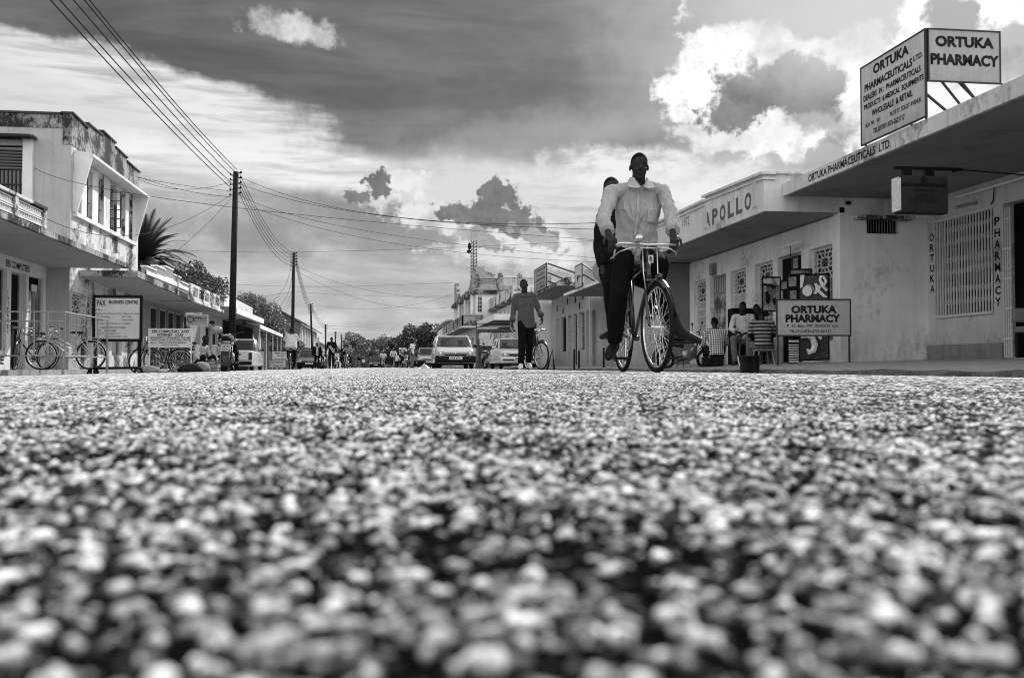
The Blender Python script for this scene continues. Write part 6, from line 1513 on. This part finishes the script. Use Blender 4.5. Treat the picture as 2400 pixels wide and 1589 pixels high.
def head(m, c, fd, upv, s=1.0):
    c = V(c); x = fd.cross(upv).normalized() * -1.0; R_ = frame_of(upv, upv.cross(fd) * 1.0)
    y = fd.normalized(); z = upv.normalized(); xx = z.cross(y) * -1
    P = lambda a, b_, c_: c + xx * a * s + y * b_ * s + z * c_ * s
    rot = Matrix((xx, y, z)).transposed()
    m.ell(P(0, -.012, .030), (.074 * s, .094 * s, .088 * s), 20, 14, rot)
    m.ell(P(0, .018, -.035), (.062 * s, .068 * s, .068 * s), 16, 12, rot)
    m.ell(P(0, .045, -.085), (.036 * s, .032 * s, .028 * s), 12, 8, rot)
    m.ell(P(0, .060, .022), (.052 * s, .020 * s, .014 * s), 12, 8, rot)
    m.tube([P(0, .078, .010), P(0, .096, -.024)], [.010 * s, .015 * s], 8); m.ell(P(0, .090, -.030), (.020 * s, .012 * s, .010 * s), 10, 6, rot)
    m.ell(P(0, .080, -.054), (.026 * s, .011 * s, .007 * s), 10, 6, rot); m.ell(P(0, .077, -.066), (.023 * s, .012 * s, .008 * s), 10, 6, rot)
    for q in (-1, 1):
        m.ell(P(q * .031, .066, -.002), (.014 * s, .010 * s, .008 * s), 10, 6, rot); m.ell(P(q * .040, .060, -.030), (.022 * s, .018 * s, .018 * s), 10, 6, rot)
        m.ell(P(q * .078, -.008, -.008), (.009 * s, .016 * s, .028 * s), 10, 8, rot)
    return P, rot
STAND = dict(pel=(0, 0, .95), che=(0, 0, 1.25), nek=(0, 0, 1.47), hed=(0, -.02, 1.62), shl=(.19, 0, 1.42), shr=(-.19, 0, 1.42), ell=(.25, .03, 1.14), elr=(-.25, .03, 1.14),
             wrl=(.27, -.04, .90), wrr=(-.27, -.04, .90), hpl=(.09, 0, .92), hpr=(-.09, 0, .92), knl=(.10, -.02, .50), knr=(-.10, -.02, .50), anl=(.11, .03, .09), anr=(-.11, .03, .09), tol=(.14, -.15, .03), tor=(-.14, -.15, .03),
             fd=(0, -1, 0), hdl=(0, -.1, -1), hdr=(0, -.1, -1))
def mod(**k): d = dict(STAND); d.update(k); return d
def person(lab, loc, rz=0, J=STAND, shirt=None, trs=None, vx=.014, sleeve='long', hem=.16, cap=None, shoes=None, skin_m=skin, group=None, curl=(.35, .35), jacket=None, hires=False, bare=False, loose=0.0, fat=1.0):
    T = thing('person', lab, 'person', loc, rz, group, world=False)
    J = {k: V(v) for k, v in J.items()}; xd = (J['shl'] - J['shr']).normalized(); upv = (J['hed'] - J['nek']).normalized(); upv = (upv + Z_).normalized()
    m = MB()
    P, rot = head(m, J['hed'], J['fd'], upv)
    limb(m, J['nek'] - upv * .06, J['hed'] - upv * .02, .06, .052)
    for s in ('l', 'r'):
        limb(m, J['sh' + s], J['el' + s], .044, .036); limb(m, J['el' + s], J['wr' + s], .037, .024)
        limb(m, J['hp' + s], J['kn' + s], .070, .048); limb(m, J['kn' + s], J['an' + s], .050, .034)
        an, to = J['an' + s], J['to' + s]; fdir = (to - an); fdir.z = 0; fdir = fdir.normalized() if fdir.length > .01 else -Y_
        limb(m, an - Z_ * .03, an + (to - an) * .55 - Z_ * .005, .036, .034); limb(m, an + (to - an) * .55, to, .034, .024)
        hand(m, J['wr' + s], J['hd' + s], (J['pl' + s] if 'pl' + s in J else xd * (-1 if s == 'l' else 1) - J['fd'] * -.2), 1 if s == 'l' else -1, curl[0 if s == 'l' else 1])
    chain(m, [(J['pel'], .13, .09), (J['pel'].lerp(J['che'], .45), .115, .08), (J['che'], .15, .10), (J['nek'] - upv * .04, .10, .06)], xd)
    voxel(m, 'body', skin_m, T, min(vx, .010) if not hires else .0048, 3 if hires else 2)
    m = MB(); m.ell(P(0, -.013, .033), (.0752, .0955, .0895), 20, 14, rot)
    h = m.build('hair' if cap is None else 'cap', hair_m if cap is None else cap, T, True)
    # cut the cap shape away in front of the face
    fdn = J['fd'].normalized(); bm = bmesh.new(); bm.from_mesh(h.data)
    pl = (upv * .9 - fdn * .62).normalized(); bmesh.ops.bisect_plane(bm, geom=bm.verts[:] + bm.edges[:] + bm.faces[:], plane_co=P(0, .0, .045), plane_no=pl, clear_inner=True); bm.to_mesh(h.data); bm.free()
    if cap is not None: m = MB(); m.ell(P(0, .11, .05), (.06, .05, .008), 12, 4, rot); m.build('peak', cap, h, True)
    if shirt is not None:
        m = MB(); up2 = (J['nek'] - J['pel']).normalized()
        b0 = J['pel'] - up2 * (hem - .05)
        chain(m, [(b0, .165 * fat + loose, .125 * fat + loose), (J['pel'], .16 * fat + loose, .12 * fat + loose), (J['pel'].lerp(J['che'], .5), .150 * fat + loose, .11 * fat + loose * .8), (J['che'], .186 * fat + loose * .4, .122 * fat), (J['nek'] - upv * .075, .15, .085), (J['nek'] - upv * .045, .10, .07)], xd)
        m.tube([J['nek'] - upv * .09, J['nek'] - upv * .005], [.085, .068], 16)
        for s in ('l', 'r'):
            a, e, w_ = J['sh' + s], J['el' + s], J['wr' + s]
            limb(m, J['nek'].lerp(a, .45) - Z_ * .015, a, .054, .060)
            if sleeve == 'short': limb(m, a, a.lerp(e, .75), .066, .062 + loose * .3)
            else:
                limb(m, a, e, .058, .050 + loose * .2); limb(m, e, e.lerp(w_, .80 if sleeve == 'long' else .55), .050 + loose * .2, .042 + loose * .2)
        so = voxel(m, 'shirt', shirt, T, max(vx * .8, .009) if not hires else .006, 3 if hires else 3, .015 if hires else .008, 9, len(lab))
        if sleeve == 'rolled':
            for s in ('l', 'r'):
                e, w_ = J['el' + s], J['wr' + s]; a, b_ = e.lerp(w_, .50), e.lerp(w_, .82); m = MB(); m.tube([a, a.lerp(b_, .1), b_, b_ + (a - b_) * .02, a.lerp(b_, .5)], [.056, .060, .058, .048, .042], 20)
                m.build('cuff', shirt, so, True)
    else: so = None
    if jacket is not None:
        m = MB()
        for s, q in (('l', 1), ('r', -1)):
            a, e, w_ = J['sh' + s], J['el' + s], J['wr' + s]; limb(m, a, e, .078, .07); limb(m, e, e.lerp(w_, .9), .07, .062)
            o = xd * q * .125; chain(m, [(J['pel'] + o - Z_ * .05, .085, .15), (J['che'] + o, .08, .14), (J['nek'] + o * .7 - Z_ * .06, .07, .08)], xd)
        voxel(m, 'jacket', jacket, T, max(vx, .016), 3, .008, 8)
    if trs is not None:
        m = MB(); m.ell(J['pel'] - Z_ * .03, (.155, .115, .12), 16, 10)
        for s in ('l', 'r'):
            hp, kn, an = J['hp' + s], J['kn' + s], J['an' + s]
            limb(m, hp, kn, .092, .070 + .3 * loose); e_ = kn.lerp(an, .88 if not bare else .35); limb(m, kn, e_, .069 + .3 * loose, .058 + .3 * loose)
        voxel(m, 'trousers', trs, T, max(vx * .8, .009) if not hires else .0075, 3, .008 if hires else .004, 8, 3.3)
    for s in ('l', 'r'):
        an, to = J['an' + s], J['to' + s]
        if shoes is not None:
            fdv = (to - an).normalized(); m = MB(); m.ell(an.lerp(to, .55) + Z_ * .0, (.048, .14, .042), 14, 8, frame_of(Z_ if abs(fdv.z) < .9 else -Y_, xd).to_3x3() if False else Matrix.Rotation(math.atan2(-fdv.x, fdv.y), 3, 'Z') @ Matrix.Rotation(math.asin(max(-.9, min(.9, fdv.z))), 3, 'X'))
            m.ell(an - Z_ * .02, (.045, .055, .05), 10, 8); m.build('shoe', shoes, T, True)
    return T, J, P, so
def loc_of(px, Y, z): p = PY(px, 861, Y); return (p.x, Y, z)
def rel(T0, px, py, Y): return PY(px, py, Y) - V(T0)

# --- bicycle with the two riders -------------------------------------------------
BX, BY = (PY(1533, 873, 7.5).x + PY(1462, 871, 8.62).x) / 2, 8.06
bike = bicycle('bicycle', 'black roadster bicycle ridden straight at the camera by two men', (BX, BY, -.002), R(-1.5), R(5), crank=PI)
L0 = V((BX, BY, 0)); r_ = lambda px, py, Y: rel(L0, px, py, Y)
grip_r, grip_l = r_(1436, 563, 7.74), r_(1580, 566, 7.74)
J = dict(pel=r_(1492, 572, 8.32), che=r_(1494, 486, 8.22), nek=r_(1496, 430, 8.16), hed=r_(1498, 392, 8.08), shl=r_(1554, 448, 8.18), shr=r_(1433, 450, 8.18),
         ell=r_(1575, 508, 8.02), elr=r_(1414, 512, 8.02), wrl=r_(1577, 550, 7.80), wrr=r_(1427, 550, 7.80),
         hpl=r_(1516, 592, 8.30), hpr=r_(1466, 592, 8.30), knl=r_(1549, 622, 7.86), knr=r_(1450, 690, 8.02), anl=V((.13, .12, .56)), anr=r_(1440, 806, 8.13), tol=V((.14, -.05, .50)), tor=r_(1427, 836, 7.98),
         fd=V((-.10, -1, -.04)), hdl=V((-.05, -.75, -.6)), hdr=V((.15, -.75, -.6)), pll=V((-.1, .5, -1)), plr=V((.1, .5, -1)))
shirt_w = cloth('thin white shirt', .40, .1, .14, .08); trs_b = cloth('black trousers', .012, .1)
rider, Jr, Ph, so = person('man in white shirt and black trousers riding the bicycle towards the camera', tuple(L0), 0, J, shirt_w, trs_b, .012, 'rolled', .17, shoes=shoe_m, curl=(1.0, 1.0), hires=True, fat=1.04, loose=.02)
# collar, placket, pocket on the front of the shirt
def on_shirt(px, py, Y=8.02): return r_(px, py, Y)
from mathutils.bvhtree import BVHTree
bv = BVHTree.FromPolygons([v.co for v in so.data.vertices], [tuple(p.vertices) for p in so.data.polygons])
def front_pt(x, z, lift=.004):
    h = bv.ray_cast(V((x, -2, z)), V((0, 1, 0))); return (h[0] - Y_ * lift) if h[0] is not None else None
def patch(rows, name, mat, lift=.006):
    """strip of cloth laid on the shirt front: rows of (x, z) points"""
    vs = []; fs = []; c = len(rows[0])
    for row in rows:
        for x, z in row:
            p = front_pt(x, z, lift); vs.append(p if p is not None else V((x, vs[-1].y if vs else 0, z)))
    for i in range(len(rows) - 1):
        for k in range(c - 1): fs.append((i * c + k, i * c + k + 1, (i + 1) * c + k + 1, (i + 1) * c + k))
    o = MB().add(vs, fs).build(name, mat, so, True); s_ = o.modifiers.new('s', 'SOLIDIFY'); s_.thickness = .003; return o
nk = J['nek']; x_c = nk.x
shirt_w2 = cloth('shirt placket', .46, .1, .08, .04)
patch([[(x_c - .012 + dx_ - .02 * f, nk.z - .10 - f * .50) for dx_ in (-.014, 0, .014)] for f in [i / 12 for i in range(13)]], 'placket', shirt_w2)
patch([[(x_c + .065 + a * .10, nk.z - .22 - f * .12) for a in (0, .25, .5, .75, 1)] for f in (0, .12, .3, .6, .85, 1)], 'pocket', shirt_w2, .008)
for s in (-1, 1):
    m = MB(); q = nk + V((0, -.05, .0))
    pts = [q + V((s * .070, .05, .045)), q + V((s * .058, -.03, .030)), q + V((s * .012, -.075, -.055)), q + V((s * .050, -.085, -.070)), q + V((s * .118, -.055, -.055)), q + V((s * .098, .02, .012))]
    m.add(pts + [p + V((0, -.006, .004)) for p in pts], [(0, 1, 2, 3, 4, 5), (11, 10, 9, 8, 7, 6)] + [(i, (i + 1) % 6, 6 + (i + 1) % 6, 6 + i) for i in range(6)]); m.build('collar', shirt_w2, so)
m = MB(); q = nk + V((0, -.085, -.045)); 
# passenger
r8 = r_
J = dict(pel=r8(1446, 626, 8.86), che=r8(1440, 548, 8.92), nek=r8(1440, 484, 8.90), hed=r8(1434, 446, 8.86), shl=r8(1494, 505, 8.88), shr=r8(1410, 512, 8.90),
         ell=r8(1500, 570, 8.80), elr=r8(1402, 580, 8.86), wrl=r8(1495, 610, 8.60), wrr=r8(1412, 628, 8.70), hpl=r8(1466, 634, 8.84), hpr=r8(1426, 634, 8.84),
         knl=r8(1545, 672, 8.50), knr=r8(1432, 672, 8.48), anl=r8(1584, 772, 8.66), anr=r8(1438, 780, 8.72), tol=r8(1640, 797, 8.58), tor=r8(1410, 790, 8.56), fd=V((-.1, -1, 0)), hdl=V((0, -.6, -.8)), hdr=V((0, -.6, -.8)))
ps_, Jp, Pp, sp = person('passenger in a dark shirt sitting behind the rider with one sandalled foot held out', tuple(L0), 0, J, cloth('black pullover', .018, .1), cloth('grey shorts', .30, .2), .013, 'long', .02, bare=False, fat=1.05)
m = MB(); m.ell(r8(1428, 636, 8.9), (.16, .13, .12), 16, 10); voxel(m, 'shorts', cloth('grey shorts', .30, .2), ps_, .012, 3, .005)
for c in kids(ps_):
    if c.name.startswith('trousers'): c.data.materials[0] = trs_b
m = MB(); a = r8(1574, 804, 8.66); b_ = r8(1644, 800, 8.58); d = (b_ - a).normalized(); m.tube([a, a.lerp(b_, .5), b_], [.030, .038, .030], 12); sdl = m.build('sandal', shoe_m, ps_, True)
for v in sdl.data.vertices: v.co.z = a.z + (v.co.z - a.z) * .35
# flared trouser leg of the passenger running into the held-out foot
m = MB(); cc = [(1560, 690, .055), (1566, 715, .060), (1572, 740, .062), (1580, 762, .060), (1596, 778, .045), (1622, 789, .030)]
m.tube([r8(x, y, 8.62) for x, y, _ in cc], [q[2] for q in cc], 14); voxel(m, 'trouser_leg', cloth('dark trouser leg', .05, .3), ps_, .011, 3, .004)
# --- walking man -----------------------------------------------------------------
W0 = V(loc_of(1229, 19, 0)); r_ = lambda px, py, Y=19.0: rel(W0, px, py, Y)
J = dict(pel=r_(1233, 748), che=r_(1231, 712), nek=r_(1230, 686, 18.98), hed=r_(1228, 669, 18.94), shl=r_(1251, 693), shr=r_(1209, 695), ell=r_(1262, 726, 19.03), elr=r_(1204, 730, 19.05),
         wrl=r_(1270, 743, 18.9), wrr=r_(1200, 758, 18.95), hpl=r_(1243, 752), hpr=r_(1224, 752), knl=r_(1242, 802, 19.0), knr=r_(1224, 803, 18.84), anl=r_(1239, 851, 19.22), anr=r_(1221, 854, 18.78), tol=r_(1243, 861, 19.05), tor=r_(1219, 863, 18.60), fd=V((-.05, -1, 0)), hdl=V((.1, -.2, -1)), hdr=V((0, -.1, -1)))
wk, Jw, Pw, sw = person('man in grey long-sleeved shirt and black trousers walking along the street towards the camera', tuple(W0), 0, J, cloth('grey work shirt', .075, .1), trs_b, .010, 'rolled', .20, shoes=shoe_l, loose=.01)
m = MB()
for s in (-1, 1):
    q = Jw['nek'] + V((0, -.055, -.01)); pts = [q + V((s * .065, .04, .03)), q + V((s * .012, -.04, -.06)), q + V((s * .06, -.045, -.075)), q + V((s * .11, -.01, -.03))]; m.add(pts, [(0, 1, 2, 3)])
m.build('collar', cloth('grey work shirt', .075), sw)
wb = bicycle('bicycle', 'bicycle standing behind the walking man with its front wheel turned out', loc_of(1250, 25.2, -.02), R(7), R(15), lamp=False, detail=False)
# --- men at the shop front -------------------------------------------------------
def sit(seat=.45, lean=.06, back=0.0, arms='lap', ht=.86, spread=.12, look=(0, -1, -.1), low=False):
    pz = seat + .09; nz = pz + ht * .60; f = -lean
    d = dict(pel=(0, 0, pz), che=(0, f * .5, pz + .29), nek=(0, f * 1.4, pz + .51), hed=(0, f * 2.0 - .02, pz + .66), shl=(.19, f * 1.2, pz + .46), shr=(-.19, f * 1.2, pz + .46),
             hpl=(.09, 0, pz - .02), hpr=(-.09, 0, pz - .02), knl=(spread + .05, -.42, max(seat + .07, .36)), knr=(-spread - .05, -.42, max(seat + .07, .36)), anl=(spread + .02, -.40, .09), anr=(-spread - .02, -.40, .09), tol=(spread + .04, -.58, .03), tor=(-spread - .04, -.58, .03),
             ell=(.26, f - .08, pz + .20), elr=(-.26, f - .08, pz + .20), wrl=(.12, f - .30, pz + .10), wrr=(-.10, f - .30, pz + .12), fd=look, hdl=(-.6, -.6, -.1), hdr=(.6, -.6, -.1), pll=(0, 0, -1), plr=(0, 0, -1))
    if low: d.update(knl=(spread + .08, -.34, .46), knr=(-spread - .08, -.34, .46), anl=(spread + .02, -.38, .09), anr=(-spread - .02, -.38, .09))
    return d
person('man in black and white checked shirt sitting on a dark box, back turned', loc_of(1680, 20.75, .03), R(172), sit(.24, .10, low=True), checks('big check cotton', .03, .68, 21), cloth('dark jeans', .03), .012, 'long', .1, fat=1.05)
person('man in pale shirt leaning forward on a stool, looking down at his hands', loc_of(1744, 20.9, .06), R(-28), sit(.53, .09, look=(-.2, -1, -.45)), cloth('pale shirt', .52), cloth('faded jeans', .12), .012, 'rolled', .08, fat=1.0)
person('man in horizontally striped shirt seated back to camera beside the standing pharmacy sign', loc_of(1789, 19.8, .06), R(165), sit(.36, .12, low=True), checks('striped jersey', .02, .30, 13, True), cloth('brown trousers', .07), .012, 'short', .1, fat=1.12)
person('man in patterned shirt seated behind the striped shirt, facing left', loc_of(1801, 21.2, .08), R(-50), sit(.50, .05), checks('small pattern shirt', .12, .5, 30), cloth('dark trousers b', .03), .012, 'short', .08)
person('man in a dark shirt sitting half hidden between the pale shirt and the patterned shirt', loc_of(1772, 21.35, .08), R(-10), sit(.50, .04), cloth('black shirt', .012), cloth('dark trousers b', .03), .012, 'short', .08)
for lab, px, Y, zt in (('wooden stool under the man in the pale shirt', 1744, 20.95, .57), ('low bench under the man in the striped shirt', 1789, 19.85, .38), ('stool under the man in the patterned shirt', 1801, 21.25, .52), ('stool under the man in the dark shirt at the shop window', 1772, 21.4, .52)):
    q = loc_of(px, Y, .06); T = thing('stool', lab, 'stool', q); MB().box(q[0] - .18, q[0] + .18, Y - .17, Y + .17, zt + .0, zt + .04).build('seat', wood, T, bevel=.008)
    for sx in (-1, 1):
        for sy in (-1, 1): MB().tube([(q[0] + sx * .14, Y + sy * .13, zt), (q[0] + sx * .19, Y + sy * .17, .07)], .018, 6).build('leg', wood, T)
mc = motorcycle('motorcycle', 'motorcycle parked side-on at the kerb just right of the front bicycle wheel', loc_of(1606, 21.8, -.02), R(104), plate=None, steer=R(-12)); mc.scale = (.84, .84, .84)
# --- left side -------------------------------------------------------------------
ml = motorcycle('motorcycle', 'black motorcycle seen from behind with a plate ending 751U near the left kerb', loc_of(533, 24.5, -.13), R(186), plate=('UDQ', '751U'))
o = MB(); q = V(loc_of(508, 23.8, 0)); hz = PY(508, 774, 23.8).z; o.ell((q.x, 23.8, hz), (.13, .14, .105), 18, 12); h = o.build('helmet', plain('white helmet shell', .22, .2, 0, .1, 4, 0, .8), None, True); tag(h, 'pale open helmet hung on the left end of the black motorcycle handlebar', 'helmet')
sm = cloth('pale work shirt', .45)
person('man in a pale shirt squatting on the left verge right beside the EBS board post', loc_of(463, 26.9, -.15), R(60), sit(.16, .12, low=True), sm, cloth('dark trousers c', .02), .014, 'long', .08)
person('second squatting man on the left verge, close to the black motorcycle', loc_of(498, 27.3, -.15), R(70), sit(.18, .12, low=True), cloth('pale work shirt b', .36), cloth('dark trousers c', .02), .014, 'long', .08)
person('man crouching on the kerb beyond the black motorcycle with one foot raised', loc_of(549, 27.5, -.14), R(-70), sit(.20, .02, low=True), cloth('black shirt', .012), cloth('dark trousers c', .02), .014, 'long', .08, shoes=shoe_m)
bicycle('bicycle', 'pale-framed step-through bicycle on the raised pavement, rear wheel beside the PAX board', loc_of(155, 25.2, -.02), R(-88), R(8), lady=True, frame_m=enamel_w, lamp=False, detail=False)
bb_ = bicycle('bicycle', 'black bicycle nearest the doorways, leaning behind the railing', loc_of(66, 25.4, -.02), R(-28), R(35), lamp=False, detail=False, lean=R(8))
for i, (px, Y, a, lab) in enumerate(((374, 29.5, -80, 'leftmost of the dark bicycles parked behind the EBS board'), (402, 29.8, -70, 'middle one of the dark bicycles parked behind the EBS board'), (428, 30.2, -95, 'rightmost of the dark bicycles parked behind the EBS board'))):
    c = copy_tree(bb_); c.location = loc_of(px, Y, -.14); c.rotation_euler = Euler((0, R(5 - 5 * i), R(a))); tag(c, lab, 'bicycle', 'bicycles parked behind the EBS board')
# --- middle distance -------------------------------------------------------------
def cyc(lab_b, lab_p, px, Y, rz, shirt, z=-.05, look=(0, -1, 0), vx=.016, **k):
    c = copy_tree(wb); c.location = loc_of(px, Y, z); c.rotation_euler = (0, 0, rz); tag(c, lab_b, 'bicycle', None); c['label'] = lab_b
    J = mod(pel=(0, .26, 1.02), che=(0, .16, 1.30), nek=(0, .06, 1.50), hed=(0, .01, 1.65), shl=(.19, .10, 1.46), shr=(-.19, .10, 1.46), ell=(.27, -.02, 1.22), elr=(-.27, -.02, 1.22), wrl=(.27, -.22, 1.05), wrr=(-.27, -.22, 1.05),
            hpl=(.09, .24, .98), hpr=(-.09, .24, .98), knl=(.12, -.16, .82), knr=(-.12, -.05, .60), anl=(.11, .08, .52), anr=(-.11, .16, .22), tol=(.12, -.08, .46), tor=(-.12, -.02, .15), hdl=(0, -1, -.3), hdr=(0, -1, -.3), fd=look)
    return person(lab_p, loc_of(px, Y, z), rz, J, shirt, cloth('dark trousers c', .02), vx, shoes=shoe_m, **k)
cyc('bicycle ridden away from the camera on the left side of the road', 'cyclist in a loose white shirt riding away on the left side of the road', 683, 42, R(180), cloth('loose white shirt', .66, .2, .1, .15), -.10, sleeve='short', loose=.07, fat=1.12)
cyc('bicycle under the far cyclist in a light shirt left of the dark tree', 'far cyclist in a light shirt coming forward left of the leaning man', 922, 89, 0, cloth('light shirt', .6), -.02, cap=plain('pale cap', .5, .8), vx=.02)
cyc('tiny far bicycle right of the pillion motorcycle', 'tiny far cyclist right of the pillion motorcycle', 841, 150, 0, cloth('black shirt', .012), -.05, vx=.02)
walk = mod(knl=(.10, -.14, .52), anl=(.10, -.16, .10), tol=(.12, -.36, .06), knr=(-.10, .02, .50), anr=(-.10, .20, .13), tor=(-.11, .08, .03), wrl=(.28, .06, .90), wrr=(-.28, -.16, .92))
person('man in cap and open dark jacket over a pale shirt, walking on the left', loc_of(743, 64.5, -.10), R(4), walk, cloth('pale undershirt', .34), cloth('dark trousers c', .02), .018, 'long', .1, cap=plain('grey cap', .25, .8), jacket=cloth('dark jacket', .015), shoes=shoe_m)
h_ = person('tall man in a dark t-shirt with a pale cloth slung across his front', loc_of(777, 54.5, -.06), R(-4), walk, cloth('black tee', .02), cloth('dark trousers c', .02), .016, 'short', .1, shoes=shoe_m)[0]
m = MB(); m.add([(-.16, -.15, 1.24), (-.05, -.15, 1.30), (.17, -.15, 1.02), (.17, -.16, .86), (.08, -.16, .90)], [(0, 1, 2, 3, 4)]); m.build('cloth', cloth('pale cloth', .3), h_)
person('man in a pale shirt standing sideways beside the dark parked car', loc_of(966, 60, -.02), R(70), mod(wrl=(.2, -.3, 1.0), ell=(.24, -.06, 1.12)), cloth('light shirt', .6), cloth('grey trousers', .12), .016, 'short', .12, shoes=shoe_m)
def moto_far(lab, px, Y, rz, z=-.05):
    c = copy_tree(ml); c.location = loc_of(px, Y, z); c.rotation_euler = (0, 0, rz); c['label'] = lab; return c
def moto_rider(lab, px, Y, rz, shirt, z=-.05, dy=0, arm=False, vx=.018, cap=None):
    J = mod(pel=(0, .22 + dy, .93), che=(0, .16 + dy, 1.20), nek=(0, .10 + dy, 1.42), hed=(0, .06 + dy, 1.57), shl=(.19, .12 + dy, 1.38), shr=(-.19, .12 + dy, 1.38), ell=(.32, -.04 + dy, 1.16), elr=(-.32, -.04 + dy, 1.16), wrl=(.34, -.22 + dy, 1.06), wrr=(-.34, -.22 + dy, 1.06),
            hpl=(.11, .2 + dy, .9), hpr=(-.11, .2 + dy, .9), knl=(.24, -.14 + dy, .74), knr=(-.24, -.14 + dy, .74), anl=(.20, .06 + dy, .34), anr=(-.20, .06 + dy, .34), tol=(.22, -.12 + dy, .28), tor=(-.22, -.12 + dy, .28), hdl=(0, -1, -.2), hdr=(0, -1, -.2))
    if arm: J.update(ell=(.46, -.02 + dy, 1.24), wrl=(.72, -.1 + dy, 1.12), hdl=(.8, -.1, -.3))
    return person(lab, loc_of(px, Y, z), rz, J, shirt, cloth('dark trousers c', .02), vx, 'short', .08, cap=cap, shoes=shoe_m)
moto_far('motorcycle carrying two people left of centre in the middle distance', 812, 70, R(-6)); moto_rider('motorcycle rider with one arm stretched out to the side', 814, 70, R(-6), cloth('mid grey shirt', .2), arm=True)
moto_rider('pillion passenger half hidden behind the rider with the outstretched arm', 806, 70.5, R(-6), cloth('black shirt', .012), dy=.25)
moto_far('far motorcycle with a rider in white beside the small dark truck', 898, 97, 0); moto_rider('rider in white on the far motorcycle beside the small dark truck', 898, 97, 0, cloth('light shirt', .6), vx=.022, cap=plain('white cap', .6, .8))
moto_far('motorcycle under the leaning man in a pale shirt before the big tree', 948, 68, R(12)); moto_rider('leaning man in a pale shirt astride a motorcycle before the big tree', 945, 68.2, R(40), cloth('light shirt', .6))
moto_far('riderless motorcycle standing in front of the clothes stall', 1146, 49, R(10))
moto_far('small riderless motorcycle just left of the pillion motorcycle', 788, 84, R(14))
moto_far('motorcycle between the man in the jacket and the tall man', 757, 74, R(8), -.1)
for i, (px, Y, lab) in enumerate(((930, 120, 'distant pedestrian in white just left of the big tree trunk'), (852, 175, 'faintest distant pedestrian at the road end'), (790, 100, 'distant pedestrian in white behind the tall man'))):
    person(lab, loc_of(px, Y, -.05), R(20 * i), walk, cloth('light shirt', .6), cloth('dark trousers c', .02), .024)
car('parked_car', 'small dark truck-like vehicle in the far centre of the road', 'car', (gx(880, 130), 134, -.05), R(2), dark_p, 'hatch', 1.7, 3.8, 1.5, 'UAB 11')
